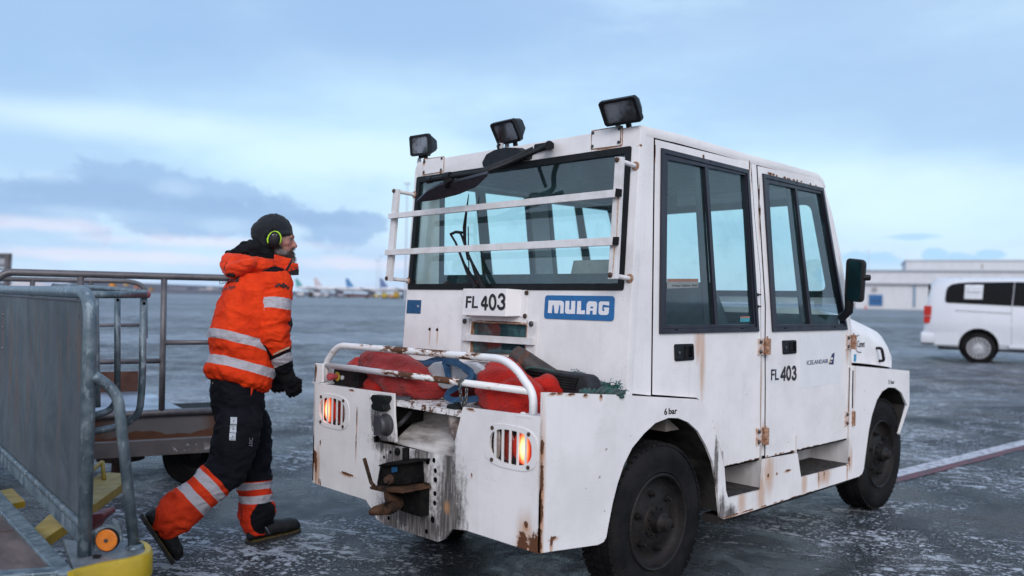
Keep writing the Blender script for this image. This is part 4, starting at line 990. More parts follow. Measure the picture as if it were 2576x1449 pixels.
bm = NB(); box(bm, (4.95, YD + .04, 1.1), (5.1, CABL - .04, 1.30)); T('cowl', bm, M['interior'], bev=.03)
bm = NB(); c = Vector((4.52, 3.35, 1.24)); ax = Vector((-.75, 0, .66)); lathe(bm, c, ax, [(.19 + .014 * math.cos(a), .014 * math.sin(a)) for a in [2 * math.pi * k / 8 for k in range(9)]], 28)
for a in (0, 2.1, 4.2): u_ = ax.normalized().cross(Vector((0, 1, 0))).normalized(); v_ = ax.normalized().cross(u_); tube(bm, [c - ax * .03, c + (u_ * math.cos(a) + v_ * math.sin(a)) * .19], .012, 8)
cyl(bm, c - ax * .03, c - ax * .4, .03); T('steering_wheel', bm, M['black_plastic'], smooth=.8)
def seat(x, y0, y1, zt_, m, name='seat', zb_=.86, rnd=.10):
    bm = NB(); yc = (y0 + y1) / 2; hw = (y1 - y0) / 2; rings = []
    for k in range(9):
        t_ = k / 8; z = zb_ + (zt_ - zb_) * t_; w_ = hw * (1 - .30 * max(0, t_ - .55) ** 1.6 / .45 ** 1.6 * 1.0); th_ = .075 * (1 - .55 * t_ ** 3)
        rings.append([Vector((x - .12 * t_ + th_ * math.cos(a) * .9, yc + math.copysign(abs(math.sin(a)) ** .5, math.sin(a)) * w_, z)) for a in [2 * math.pi * j / 20 for j in range(20)]])
    loft(bm, rings); st = T(name, bm, m, smooth=4)
    bm = NB(); box(bm, (x + .02, y0, zb_ - .12), (x + .46, y1, zb_ + .02)); T('cushion', bm, m, st, bev=.03, smooth=.8); return st
seat(4.05, 2.36, 2.86, 1.47, M['interior']); seat(4.05, 3.15, 3.65, 1.46, M['interior'])
seat(3.30, 2.30, 2.86, 1.56, M['beige']); seat(3.22, 2.98, 3.70, 1.35, M['interior'])
bm = NB(); box(bm, (4.30, 2.95, 1.94), (4.34, 3.13, 2.02)); cyl(bm, (4.32, 3.04, 2.0), (4.42, 3.04, 2.09), .012); T('inside_mirror', bm, M['interior2'], bev=.01)
# stickers on the side glass
decal(z6, [(256, 1014), (447, 1014), (447, 1068), (256, 1074)], Y(YD + .0105), simple('pale_glass_sticker', (.24, .27, .27), .6), 'safety_sticker', None, .0006)
decal(z6, [(262, 1016), (445, 1015), (445, 1030), (262, 1032)], Y(YD + .0100), simple('orange_band', (.30, .15, .11), .6), 'sticker_band', None, .0004)
letters('Wear Safety Belt', z6, (285, 1062), (442, 1058), (0, 14), Y(YD + .0095), simple('grey_print', (.11, .12, .12), .5), 'lettering', None, bold=.01)
decal(z6, [(703, 1245), (761, 1243), (761, 1276), (703, 1278)], Y(YD + .0105), simple('cyan_print', (.05, .30, .36), .5), 'small_sticker', None, .0006)
decal(z6, [(704, 1246), (760, 1244), (760, 1252), (704, 1254)], Y(YD + .0100), simple('orange_band_small', (.50, .15, .10), .5), 'sticker_band', None, .0004)

# lettering on the doors -----------------------------------------------------------------------------
dd = Y(YD - .0008)
decal(z7, [(612, 205), (862, 196), (858, 505), (612, 542)], Y(YD - .0010), M['vinyl'], 'door_decal', None, .0008)
decal(z7, [(427, 407), (488, 401), (487, 498), (426, 505)], Y(YD - .0010), M['vinyl'], 'sticker', None, .0008)
pT = Y(YD - .0016)
letters('FL', z7, (433, 489), (481, 486), (1, 68), pT, M['ink'], 'lettering', None, bold=.02)
def s7(polys, r, m, name): return stroke_digits(z7, polys, r, Y(YD - .0006), name, None, m)
_n = [[(514, 489), (519, 411), (494, 468), (522, 466)], ellp(541, 446, 11, 38, 0, 360, 18), ellp(573, 426, 9, 18, 200, 400, 8) + [(572, 444)] + ellp(573, 463, 11, 20, -70, 165, 8)]
def ystroke(zz, polys, r, y, name, par, m, th=.0006):
    bm = NB()
    for k, pts in enumerate(polys):
        pp = [P(zz(*q), Y(y)) for q in pts]; n = Vector((0, 1, 0))
        for i in range(len(pp) - 1):
            t = (pp[i + 1] - pp[i]).normalized(); s_ = n.cross(t) * r; e = t * r * .5; o = Vector((0, -.0001 * (i % 7) - .0007 * k, 0))
            a, b = pp[i] - e, pp[i + 1] + e; bm.faces.new([bm.verts.new(v + o) for v in (a + s_, b + s_, b - s_, a - s_)])
    return T(name, bm, m, par)
ystroke(z7, _n, .0085, YD - .0010, 'lettering', None, M['ink'])
letters('ICELANDAIR', z7, (652, 396), (783, 384), (0, 27), pT, M['navy'], 'lettering', None, bold=.012)
bm = NB(); plate(bm, PP(z7, [(786, 393), (806, 330), (822, 320), (815, 393)], Y(YD - .0022)), (), (0, .0006, 0)); fn = T('tail_emblem', bm, M['navy'])
bm = NB()
for q in ([(800, 352), (812, 350), (811, 362), (798, 364)], [(797, 374), (804, 373), (803, 381), (796, 382)]): plate(bm, PP(z7, q, Y(YD - .0028)), (), (0, .0004, 0))
T('emblem_mark', bm, M['vinyl'], fn)
bm = NB(); plate(bm, PP(z7, [(787, 385), (799, 352), (797, 368), (790, 386)], Y(YD - .0028)), (), (0, .0004, 0)); T('emblem_stripe', bm, M['yellowp'], fn)
pFt = Y(YF - .0012)
letters('6', z14, (858, 1072), (905, 1070), (0, 108), pFt, M['ink'], 'lettering', None, bold=.02); letters('bar', z14, (930, 1063), (1070, 1053), (0, 104), pFt, M['ink'], 'lettering', None, bold=.02)
letters('5 bar', z7, (1150, 512), (1187, 512), (0, 26), pFt, M['ink'], 'lettering', None, bold=.01)

# hood and nose -------------------------------------------------------------------------------------------
YH = 2.27
pH = Y(YH)
hp = [P(z8(*q), pH) for q in [(200, 690), (300, 745), (400, 800), (440, 828), (470, 860), (478, 1035), (195, 997)]]
hood_top = [P(z8(*q), Y(YH + .06)) for q in [(178, 668), (300, 722), (425, 785), (470, 825), (505, 885)]]
xb = 5.0
rings = []
for x, zc_, zt1, zb_, ins in [(5.05, 1.262, 1.325, 1.03, .09), (5.35, 1.216, 1.300, .990, .09), (5.57, 1.167, 1.262, .975, .09), (5.87, 1.105, 1.200, .945, .09), (5.955, 1.080, 1.165, .935, .09), (5.995, 1.045, 1.105, .93, .07), (6.005, 1.03, 1.06, .93, .05)]:
    yy0, yy1 = YH, 3.842 - (YH - YF)
    h_ = [(0, zb_), (0, zc_ - .03), (.012, zc_), (ins * .55, zt1 - .022), (ins, zt1), (ins * 2.2, zt1 + .012)]
    rings.append([Vector((x, yy0 + a_, z_)) for a_, z_ in h_] + [Vector((x, yy1 - a_, z_)) for a_, z_ in reversed(h_)])
HOODX = [r[0].x for r in rings]
bm = NB(); loft(bm, rings); T('hood', bm, M['white'], smooth=.6)
xg = HOODX[6]
bm = NB(); box(bm, (xg, YH + .02, .93), (xg + .03, CABL - .1, 1.045)); box(bm, (xg + .028, YH + .05, .96), (xg + .045, CABL - .13, 1.03)); T('grille', bm, M['black_plastic'], bev=.004)
bm = NB(); tube(bm, fillet([P(z8(372, 892), pH), P(z8(410, 892), Y(YH - .04)), P(z8(428, 985), Y(YH - .04)), P(z8(392, 985), pH)], .03, 4), .010, 10); T('hood_handle', bm, M['black_plastic'], smooth=4)
bm = NB(); box(bm, (5.0, YH + .01, .86), (xg - .02, CABL - .08, .935)); T('hood_gap', bm, M['black_gap'])
letters('Comet', z8, (233, 886), (288, 884), (0, 50), Y(YH - .0012), M['ink'], 'lettering', None, bold=.004)
ystroke(z8, [[(248, 797), (233, 805), (220, 825), (214, 855), (217, 888), (230, 913), (246, 924), (262, 922)]], .0032, YH - .001, 'emblem_arc', None, M['ink'])
decal(z8, [(211, 936), (228, 938), (225, 990), (208, 990)], Y(YH - .001), M['cyansticker'], 'sticker', None, .0008)
# front fender tops and the front face
ff = [sp_v for sp_v in []]
zft = P(z7(929, 400), pF).z; xf0 = P(z7(929, 400), pF).x; xf1 = P(z7(1278, 432), pF).x; zf1 = P(z7(1278, 432), pF).z
for y, sg in ((YF, 1), (YL, -1)):
    bm = NB(); plate(bm, [Vector((xf0, y + sg * .012, zft - .004)), Vector((xf1 - .002, y + sg * .012, zf1 - .004)), Vector((xf1 - .002, y + sg * .5, zf1 - .004)), Vector((xf0, y + sg * .5, zft - .004))], (), (0, 0, -.01)); T('fender_top', bm, M['white'])
bm = NB(); box(bm, (xf1 - .012, YF + .013, .70), (xf1 - .002, YL - .013, zf1 - .002)); T('front_plate', bm, M['white'])
# vertical seam and slot beside the front door
bm = NB(); box(bm, (P(z7(930, 430), pF).x, YF - .0008, P(z7(930, 660), pF).z), (P(z7(935, 430), pF).x + .004, YF + .0005, P(z7(932, 430), pF).z)); T('slot', bm, M['black_gap'])

# wheels ---------------------------------------------------------------------------------------------------------
def wheel(x, y, sg, Rr=.37, wdt=.20, k=1.0):
    """outer face at y, axis pointing outwards along -sg*y"""
    ax = Vector((0, -sg, 0)); c = Vector((x, y, Rr - .004))
    t = thing_ = None
    prof_ = [(.21, -.17), (.21, -.195), (.30, -.20), (.345, -.19), (.365, -.16), (.3695, -.10), (.3665, -.045), (.355, -.018), (.335, -.004), (.300, .002), (.270, .000), (.245, -.006), (.236, -.004), (.229, -.010), (.224, -.022)]
    bm = NB(); lathe(bm, c, ax, prof_, 72)
    tread = NB()
    u = ax.cross(Vector((0, 0, 1))).normalized(); v = Vector((0, 0, 1))
    for k in range(56):
        a = 2 * math.pi * k / 56; d = u * math.cos(a) + v * math.sin(a); tt = -u * math.sin(a) + v * math.cos(a)
        for off, hw in ((-.028, .022), (-.085, .022), (-.142, .024)):
            obox(bm, c + ax * (off - .008) + d * (.3685 if off < -.05 else .364) + tt * (.006 if off == -.085 else 0), ax + tt * .25, tt, d, hw, .0145, .007)
    wh = T('wheel', bm, M['tyre'], smooth=.7)
    bm = NB(); lathe(bm, c, ax, [(.226, -.024), (.229, -.006), (.222, .001), (.214, -.004), (.208, -.03), (.196, -.045), (.180, -.052), (.150, -.050), (.128, -.036), (.085, -.030), (.080, -.022), (.052, -.018), (.048, .018), (.034, .030), (.028, .050), (.018, .055), (0, .056)], 48); T('rim', bm, M['hub'], wh, smooth=.7)
    bm = NB()
    for k in range(6):
        a = 2 * math.pi * (k + .3) / 6; d = u * math.cos(a) + v * math.sin(a); lathe(bm, c + d * .135 + ax * -.040, ax, [(.017, 0), (.017, .018), (.010, .018), (.010, .034), (0, .035)], 6)
    for k in range(10):
        a = 2 * math.pi * (k + .5) / 10; d = u * math.cos(a) + v * math.sin(a); lathe(bm, c + d * .065 + ax * -.022, ax, [(.0075, 0), (.0075, .012), (0, .014)], 6)
    T('wheel_nut', bm, M['hub'], wh, smooth=.5)
    # raised lettering on the side wall
    bm = NB()
    for txt, a0, rr, sz in (('Conti RT20', 128, .290, .030), ('250/75', -60, .290, .026), ('Conti RT20', -150, .290, .026)):
        adv = sz * .78 / rr
        for i, ch in enumerate(txt):
            if ch == ' ': continue
            a = R(a0) - adv * i; 
            d = Vector((math.cos(a) * sg, 0, math.sin(a))); xd = Vector((math.sin(a) * sg, 0, -math.cos(a)))
            if sg < 0: xd = -xd
            Mx = Matrix(((xd.x, d.x, ax.x, 0), (xd.y, d.y, ax.y, 0), (xd.z, d.z, ax.z, 0), (0, 0, 0, 1)))
            Mx.translation = c + d * rr + ax * .0005
            merge(bm, text_bm(ch, sz, Mx, .003, bold=.0006))
    if sg > 0: T('sidewall_lettering', bm, M['tyre'], wh)
    else: bm.free()
    return wh
XRW, XFW = 3.165, 5.715
for w_x, w_y, w_s, w_k in ((XRW, 2.215, 1, .965), (XFW, 2.215, 1, 1), (XRW, YL - .025, -1, .965), (XFW, YL - .025, -1, 1)):
    w__ = wheel(w_x, w_y, w_s); ch_ = [w__] + list(w__.children)
    for o__ in ch_:
        o0 = origin(o__); c0_ = Vector((w_x, w_y, 0))
        for v in o__.data.vertices: v.co = c0_ + (v.co + o0 - c0_) * w_k - o0
bm = NB(); cyl(bm, (XRW, 2.4, .36), (XRW, 3.6, .36), .06); cyl(bm, (XFW, 2.4, .36), (XFW, 3.6, .36), .05); T('axle', bm, M['soot'], smooth=.8)

# side mirrors ------------------------------------------------------------------------------------------------------
def smirror():
    pl = PL(Vector((1, .30, .03)).normalized(), 0); q0 = P(z20(180, 320), X(4.93)); n = Vector((1, .22, .04)).normalized(); pl = (n, q0.dot(n))
    A = fillet(PP(z20, [(88, 82), (298, 105), (268, 560), (66, 530)], pl), .03, 5, True)
    bm = NB(); plate(bm, A, (), n * .05); mr_ = T('side_mirror', bm, M['black_plastic'], bev=.012, smooth=.8)
    pl2 = (n, pl[1] - .003)
    bm = NB(); plate(bm, fillet(PP(z20, [(122, 106), (256, 116), (232, 545), (96, 520)], pl2), .02, 4, True), (), n * .002); T('mirror_glass', bm, M['mirror'], mr_)
    bm = NB(); c = P(z20(305, 292), pl); cyl(bm, c + n * .03 - RT * .03, c + n * .03 + RT * .014, .018, seg=12); T('mirror_knob', bm, M['black_plastic'], mr_); bm = NB()
    a = P(z20(110, 540), pl); tube(bm, [a + n * .03 + Vector((0, 0, .04)), a + n * .03 - Vector((0, 0, .06)), a + Vector((.05, .06, -.10))], .026, 10); T('mirror_arm', bm, M['black_plastic'], mr_, smooth=.8)
smirror()
# far side mirror, seen through the glass
bm = NB(); box(bm, (4.9, CABL + .10, 1.22), (4.96, CABL + .32, 1.62)); mf = T('side_mirror', bm, M['black_plastic'], bev=.02, smooth=.8)
bm = NB(); cyl(bm, (4.93, CABL - .01, 1.25), (4.93, CABL + .14, 1.30), .014); T('mirror_arm', bm, M['black_plastic'], mf)

# work lamps on the roof --------------------------------------------------------------------------------------------
def worklamp(c, f, w_=.165, h_=.10, d_=.085, foot=None, roll=0):
    f = Vector(f).normalized(); s_ = f.cross(Vector((0, 0, 1))).normalized(); u_ = s_.cross(f).normalized(); c = Vector(c)
    if roll: q = Matrix.Rotation(roll, 3, f); s_ = q @ s_; u_ = q @ u_
    def ring(k, a, b, ch): 
        return [c + f * k + s_ * x + u_ * y for x, y in ((-a + ch, -b), (a - ch, -b), (a, -b + ch), (a, b - ch), (a - ch, b), (-a + ch, b), (-a, b - ch), (-a, -b + ch))]
    bm = NB(); loft(bm, [ring(-d_, w_ * .34, h_ * .32, .012), ring(-d_ * .55, w_ * .44, h_ * .46, .012), ring(-.022, w_ * .5, h_ * .52, .010), ring(-.022, w_ * .53, h_ * .56, .010), ring(0, w_ * .53, h_ * .56, .010)], caps=False)
    bm.faces.new([bm.verts.new(v) for v in ring(-d_, w_ * .34, h_ * .32, .012)])
    A = ring(0, w_ * .53, h_ * .56, .010); B = ring(0, w_ * .44, h_ * .44, .010); C_ = ring(-.012, w_ * .42, h_ * .42, .010)
    for r0, r1 in ((A, B), (B, C_)):
        for i in range(8): bm.faces.new([bm.verts.new(v) for v in (r0[i], r0[(i + 1) % 8], r1[(i + 1) % 8], r1[i])])
    L_ = T('work_lamp', bm, M['black_plastic'])
    bm = NB(); bm.faces.new([bm.verts.new(v) for v in ring(-.006, w_ * .43, h_ * .43, .010)]); T('lens', bm, M['lens'], L_)
    zr = foot if foot is not None else ztop
    b = c - f * .045 - u_ * h_ * .5
    bm = NB(); obox(bm, b - Vector((0, 0, .004)), s_, f, Vector((0, 0, 1)), .030, .012, .008); cyl(bm, b, (b.x + .01, b.y, zr - .004), .013, seg=12); cyl(bm, b + s_ * .02 - Vector((0, 0, .012)), b + s_ * .045 - Vector((0, 0, .012)), .009, seg=8); T('bracket', bm, M['black_plastic'], L_, bev=.002)
    bm = NB(); g0 = Vector((b.x + .0, b.y + (.055 if roll >= 0 else .055), zr - .004)); cyl(bm, g0, g0 + Vector((0, 0, .03)), .014, .011, 12); gl_ = T('cable_gland', bm, M['paleplastic'], L_, smooth=.8)
    bm = NB(); tube(bm, fillet([g0 + Vector((0, 0, .02)), g0 + Vector((0, .005, .06)), c - f * d_ - Vector((0, -.01, .0)), c - f * (d_ - .02)], .04, 5), .004, 8); T('cable', bm, M['black_rubber'], L_, smooth=4)
    return L_
q1 = P(z17(265, 690), X(2.95)); q2 = P(z17(1450, 520), X(2.93)); q3 = P(z18(1290, 640), X(2.90))
worklamp(q1, (-.95, -.10, -.12), .150, .105, .095); worklamp(q2, (-.9, .05, -.55), .172, .105, .09); worklamp(q3, (-.86, -.05, -.55), .185, .105, .085)

# centre housing, mirror arms, big mirror, wiper ------------------------------------------------------------------------
pC = cab(.06)
bm = NB(); A = PP(z17, [(1133, 930), (1190, 820), (1300, 760), (1445, 724), (1535, 738), (1645, 808), (1640, 870), (1190, 995), (1145, 990)], pC)
B = [onwall(v.y, v.z + .006) for v in [A[0] + (A[0] - sum(A, Vector()) / 9) * .25] + [v + (v - sum(A, Vector()) / 9) * .22 for v in A[1:]]]
B = [onwall(v.y, min(v.z, ztop - .02)) for v in B]
loft(bm, [A, B]); hs_ = T('wiper_motor_housing', bm, M['black_plastic'])
bm = NB(); c = P(z17(1395, 715), cab(.02)); cyl(bm, c - Vector((0, 0, .02)), c + Vector((0, 0, .018)), .013, seg=12); T('cable_gland', bm, M['paleplastic'], hs_, smooth=.8)
bm = NB(); tube(bm, fillet([P(z17(1360, 745), cab(.05)), P(z17(1345, 700), cab(.05)), P(z17(1365, 680), cab(.04)), P(z17(1395, 700), cab(.02))], .02, 4), .006, 8); T('cable', bm, M['black_rubber'], hs_, smooth=4)
bm = NB(); A = fillet(PP(z17, [(1845, 680), (2090, 640), (2092, 735), (1845, 778)], cab(.02)), .012, 3, True); plate(bm, A, (), (.02, 0, 0)); am = T('mirror_mount', bm, M['black_plastic'], bev=.003)
bm = NB(); a1 = [P(z17(2060, 700), cab(.05)), P(z17(1960, 735), cab(.06)), P(z17(1500, 935), cab(.15)), P(z17(1180, 1065), cab(.24)), P(z17(700, 1125), cab(.30)), P(z17(380, 1180), cab(.33))]
tube(bm, fillet(a1, .06, 4), .0135, 12)
a2 = [P(z17(1840, 735), cab(.03)), P(z17(1500, 890), cab(.10)), P(z17(1130, 1040), cab(.22))]; tube(bm, a2, .010, 10)
cyl(bm, P(z17(2060, 690), cab(.02)), P(z17(2060, 700), cab(.07)), .022); cyl(bm, a1[-1], P(z17(440, 1168), cab(.325)), .017, seg=12)
cyl(bm, P(z17(620, 1135), cab(.305)), P(z17(700, 1125), cab(.30)), .024, seg=14); T('mirror_arm', bm, M['black_plastic'], am, smooth=.8)
n = Vector((.62, .18, .76)).normalized(); q0 = P(z17(700, 1290), cab(.28)); plm = (n, q0.dot(n))
bm = NB(); A = fillet(PP(z3, [(258, 743), (335, 668), (420, 628), (600, 586), (718, 556), (726, 570), (655, 640), (540, 690), (400, 725)], plm), .02, 4, True)
plate(bm, A, (), n * .022); bgm = T('rear_view_mirror', bm, simple('matt_mirror_back', (.026, .029, .040), .5, var=.25, scale=15, bump=.1, bscale=200), am, bev=.007, smooth=.8)
bm = NB(); a = P(z17(660, 1160), cab(.30)); b = P(z17(700, 1235), plm); cyl(bm, a, b, .022, .032, 14); T('ball_joint', bm, M['black_rubber'], am, smooth=.8)
# wiper
pw = cab(.04)
bm = NB(); 
for pts, r in (([(655, 1290), (600, 1190), (575, 1140), (520, 1000), (487, 945)], .0075), ([(700, 1290), (650, 1190), (625, 1130), (590, 1050), (560, 960), (545, 930)], .0075)):
    tube(bm, [P(z3(*q), cab(.035)) for q in pts], [r * 1.9, r * 1.7, r, r * .8, r * .8][:len(pts)] if len(pts) == 5 else [r * 1.9, r * 1.7, r, r * .8, r * .8, r * .8], 8)
tube(bm, [P(z3(487, 945), cab(.035)), P(z3(520, 930), cab(.04)), P(z3(560, 935), cab(.035))], .008, 8)
wp = T('wiper', bm, M['black_plastic'], smooth=1)
bm = NB(); tube(bm, [P(z3(*q), cab(.028)) for q in [(604, 685), (588, 800), (576, 900), (578, 990), (596, 1110)]], [.002, .006, .010, .008, .004], 8); tube(bm, [P(z3(600, 895), cab(.02)), P(z3(605, 1180), cab(.02))], .003, 6); T('wiper_blade', bm, M['black_rubber'], wp, smooth=4)
bm = NB(); box(bm, (4.80, 2.4, 1.235), (4.84, 3.3, 1.245)); T('wiper_blade', bm, M['black_rubber'], wp)
# ================================================================== ground
def groundmat():
    m, t = newmat('wet_icy_asphalt')
    pos = t.n('ShaderNodeNewGeometry').outputs['Position']
    rot = t.n('ShaderNodeVectorRotate', rotation_type='Z_AXIS', i_Vector=pos, i_Angle=-(CAM_YAW - R(78))).outputs[0]
    rot2 = t.n('ShaderNodeVectorRotate', rotation_type='Z_AXIS', i_Vector=pos, i_Angle=-(CAM_YAW - R(108))).outputs[0]
    grit = t.noise(pos, 130, 3, .75); mid = t.noise(pos, 1.7, 10, .74, .6); big = t.noise(t.scl(rot, (.06, .26, 1)), 1.0, 8, .7, .4)
    huge = t.noise(t.scl(rot, (.010, .055, 1)), 1.0, 8, .66, .4)
    dark = t.noise(pos, .9, 5, .6)
    col = t.mix(t.mr(grit, .34, .66), (.0045, .0050, .0062), (.026, .027, .030))
    col = t.mix(t.math('MULTIPLY', t.mr(dark, .5, .7), .5), col, (.008, .009, .012))
    film = t.mr(t.math('ADD', big, t.math('MULTIPLY', t.math('SUBTRACT', mid, .5), 1.3)), .50, .66)
    film = t.math('MULTIPLY', film, t.mr(grit, .30, .52, .35, 1.0))
    col = t.mix(t.math('MULTIPLY', film, .20), col, (.145, .16, .185))
    ice = t.mr(t.math('ADD', huge, t.math('MULTIPLY', t.math('SUBTRACT', big, .5), .4)), .485, .585)
    col = t.mix(t.math('MULTIPLY', ice, .42), col, (.31, .37, .44))
    # flecks, crumbs and scraped ridges of frozen snow
    area = t.noise(pos, .75, 5, .6, .5)
    c1 = t.noise(t.scl(rot2, (3.0, 9.5, 5)), 1.0, 10, .80, .5)
    hf = t.noise(pos, 75, 6, .8)
    ridge_ = t.math('MULTIPLY', t.mr(t.math('SUBTRACT', c1, t.mr(area, .38, .60, .625, .525, False)), 0, .02), t.mr(hf, .40, .50))
    def flecks(sc, r0, r1, lo, hi, off):
        v = t.n('ShaderNodeTexVoronoi', i_Vector=t.vm('ADD', pos, t.vm('SCALE', t.noise(pos, sc * .9, 2, .5, out=1))), i_Scale=sc)
        v.inputs['Vector'].links[0].from_node.inputs[1].links[0].from_node.inputs[3].default_value = .9 / sc
        keep = t.mr(t.n('ShaderNodeSeparateColor', i_0=v.outputs['Color']).outputs[0], .55 + off, .60 + off)
        return t.math('MULTIPLY', t.math('MULTIPLY', t.mr(v.outputs['Distance'], r0, r1), keep), t.mr(t.math('ADD', mid, t.math('MULTIPLY', t.math('SUBTRACT', area, .5), .9)), lo, hi))
    f1 = flecks(15.0, .40, .30, .49, .55, .0); f2 = flecks(38.0, .46, .32, .44, .53, -.08); f3 = flecks(95.0, .48, .26, .36, .50, -.2)
    snow = t.math('MAXIMUM', t.math('MAXIMUM', ridge_, t.math('MULTIPLY', f1, .85)), t.math('MAXIMUM', t.math('MULTIPLY', f2, .75), t.math('MULTIPLY', f3, .42)))
    col = t.mix(t.math('MULTIPLY', snow, .9), col, (.60, .65, .72))
    rough = t.math('ADD', t.mr(t.math('ADD', mid, t.math('MULTIPLY', t.math('SUBTRACT', dark, .5), -.6)), .36, .66, .17, .58), t.math('MULTIPLY', snow, .3), clamp=True)
    h = t.math('ADD', t.math('MULTIPLY', grit, 1.0), t.math('ADD', t.math('MULTIPLY', t.noise(pos, 18, 7, .78), 1.6), t.math('MULTIPLY', snow, 2.2)))
    bp = t.n('ShaderNodeBump', i_Strength=.6, i_Distance=.016, i_Height=h)
    return finish(m, t, Base_Color=col, Roughness=rough, Normal=bp, Specular_IOR_Level=.24)
bm = NB(); s = 4500; bm.faces.new([bm.verts.new(v) for v in ((-s, -s, 0), (s, -s, 0), (s, s, 0), (-s, s, 0))])
tag(obj('ground', bm, groundmat()), kind='structure')
def worn(name, c, c2, a=.46, b=.58):
    m, t = newmat(name); pos = t.n('ShaderNodeNewGeometry').outputs['Position']
    n = t.noise(pos, 14, 8, .75); f = t.mr(n, a, b)
    return finish(m, t, Base_Color=t.mix(f, c, c2), Roughness=.55, Normal=t.n('ShaderNodeBump', i_Strength=.4, i_Distance=.01, i_Height=t.noise(pos, 60, 5, .7)).outputs[0])
# painted guide line: white with a red edge
pg = Zp(.004)
L0, L1 = P((2230, 1198), pg), P((2576, 1113), pg); d = (L1 - L0).normalized(); s_ = Vector((d.y, -d.x, 0))
w_ = ((P((2400, 1168), pg) - P((2400, 1151), pg)).dot(s_))
L0 = L0 - d * .25; L1 = L1 + d * 40
def lay(a, b, z, name, m):
    bm = NB(); bm.faces.new([bm.verts.new(v) for v in (L0 + s_ * a + Vector((0, 0, z)), L1 + s_ * a + Vector((0, 0, z)), L1 + s_ * b + Vector((0, 0, z)), L0 + s_ * b + Vector((0, 0, z)))]); return tag(obj(name, bm, m), kind='structure')
wl = abs(w_)
ws_ = 1 if (P((2400, 1180), pg) - P((2400, 1150), pg)).dot(s_) > 0 else -1
lay(-wl * .5 * ws_, wl * .45 * ws_, 0, 'white_line', worn('worn_white_line', (.50, .50, .54), (.15, .155, .175), .48, .60))
lay(wl * .45 * ws_, wl * 1.15 * ws_, .0, 'red_line', worn('worn_red_line', (.15, .028, .036), (.030, .026, .032)))
# ================================================================== far things
HF = Vector((math.cos(CAM_YAW), math.sin(CAM_YAW), 0)); HR = Vector((math.sin(CAM_YAW), -math.cos(CAM_YAW), 0))
def D_(d): return PL(HF, d)                 # vertical plane square to the apron axis, d metres out
def foot(px, d): p = P((px, 740), D_(d)); return Vector((p.x, p.y, 0))
def dbox(bm, x0, x1, y0, y1, d, depth, z0=None):
    """box whose front spans photo columns x0..x1 and rows y0..y1 at distance d"""
    a = P((x0, y1), D_(d)); b = P((x1, y0), D_(d))
    zb = a.z if z0 is None else z0
    w_ = (b - a).dot(HR); c = Vector((a.x, a.y, 0)) + HR * w_ / 2 + HF * depth / 2
    obox(bm, c + Vector((0, 0, (zb + b.z) / 2)), HR, HF, (0, 0, 1), abs(w_) / 2, depth / 2, (b.z - zb) / 2); return bm
# distant lava field and hills
def ridge(name, pts, d, m, depth, kind='structure'):
    bm = NB(); A = [P(q, D_(d)) for q in pts]; 
    F0 = [Vector((v.x, v.y, -.5)) - HF * depth * .3 for v in A]; B0 = [v + HF * depth for v in A]
    loft(bm, [F0, A, B0], closed=False, caps=False); o = obj(name, bm, m); tag(o, kind=kind); return o
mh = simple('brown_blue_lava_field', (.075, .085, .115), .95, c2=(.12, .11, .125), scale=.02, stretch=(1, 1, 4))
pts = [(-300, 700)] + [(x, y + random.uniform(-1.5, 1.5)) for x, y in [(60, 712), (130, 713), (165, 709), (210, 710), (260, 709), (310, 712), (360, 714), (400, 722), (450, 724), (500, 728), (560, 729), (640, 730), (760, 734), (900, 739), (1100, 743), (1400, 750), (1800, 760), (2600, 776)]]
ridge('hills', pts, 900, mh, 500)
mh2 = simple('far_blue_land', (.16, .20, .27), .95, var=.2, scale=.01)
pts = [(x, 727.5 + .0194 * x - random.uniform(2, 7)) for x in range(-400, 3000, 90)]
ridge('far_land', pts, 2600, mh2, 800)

# hangar --------------------------------------------------------------------------
DHG = 420
FA = R(23); FN = HF * math.cos(FA) + HR * math.sin(FA); FT = HR * math.cos(FA) - HF * math.sin(FA)
def hb(bm, x0, x1, y0, y1, off, depth, z0=None, xr=None):
    pl = PL(FN, DHG + off); a = P((x0, y1), pl); tp = P((xr if xr is not None else x0, y0), pl); b = P((x1, y1), pl); zb = a.z if z0 is None else z0
    w_ = (b - a).dot(FT); c = Vector((a.x, a.y, 0)) + FT * w_ / 2 + FN * depth / 2
    obox(bm, c + Vector((0, 0, (zb + tp.z) / 2)), FT, FN, (0, 0, 1), abs(w_) / 2, depth / 2, (tp.z - zb) / 2); return bm
hw = simple('pale_ribbed_cladding', (.56, .57, .60), .6, c2=(.62, .63, .66), scale=.4, stretch=(6, 6, .4))
HG = thing('hangar', 'long pale grey hangar with a blue door, far behind the van', 'hangar', foot(2400, DHG))
bm = NB(); hb(bm, 2150, 2900, 712, 773, 0, 60, 0); obj('wall', bm, hw, HG)
bm = NB(); hb(bm, 2146, 2904, 682, 712.2, -1.0, 62); obj('fascia', bm, simple('pale_fascia', (.62, .63, .67), .6, var=.08, scale=.3), HG)
bm = NB(); hb(bm, 2146, 2904, 711, 714.5, -1.4, 3); obj('eaves_strip', bm, simple('dark_eaves', (.36, .37, .41), .7), HG)
bm = NB(); hb(bm, 2279, 2904, 656, 683, +12, 45); obj('upper_storey', bm, simple('grey_upper_cladding', (.54, .55, .58), .6, c2=(.60, .61, .64), scale=.4, stretch=(5, 5, .3)), HG)
bm = NB(); hb(bm, 2276, 2906, 653.5, 656.5, +11.5, 46); obj('parapet', bm, simple('pale_parapet', (.50, .54, .58), .6), HG)
bm = NB(); hb(bm, 2150, 2900, 678.5, 683, -1.6, 30); obj('gutter', bm, simple('grey_gutter', (.33, .37, .42), .6), HG)
bl = simple('blue_roller_door', (.012, .10, .27), .5, c2=(.02, .13, .32), scale=1)
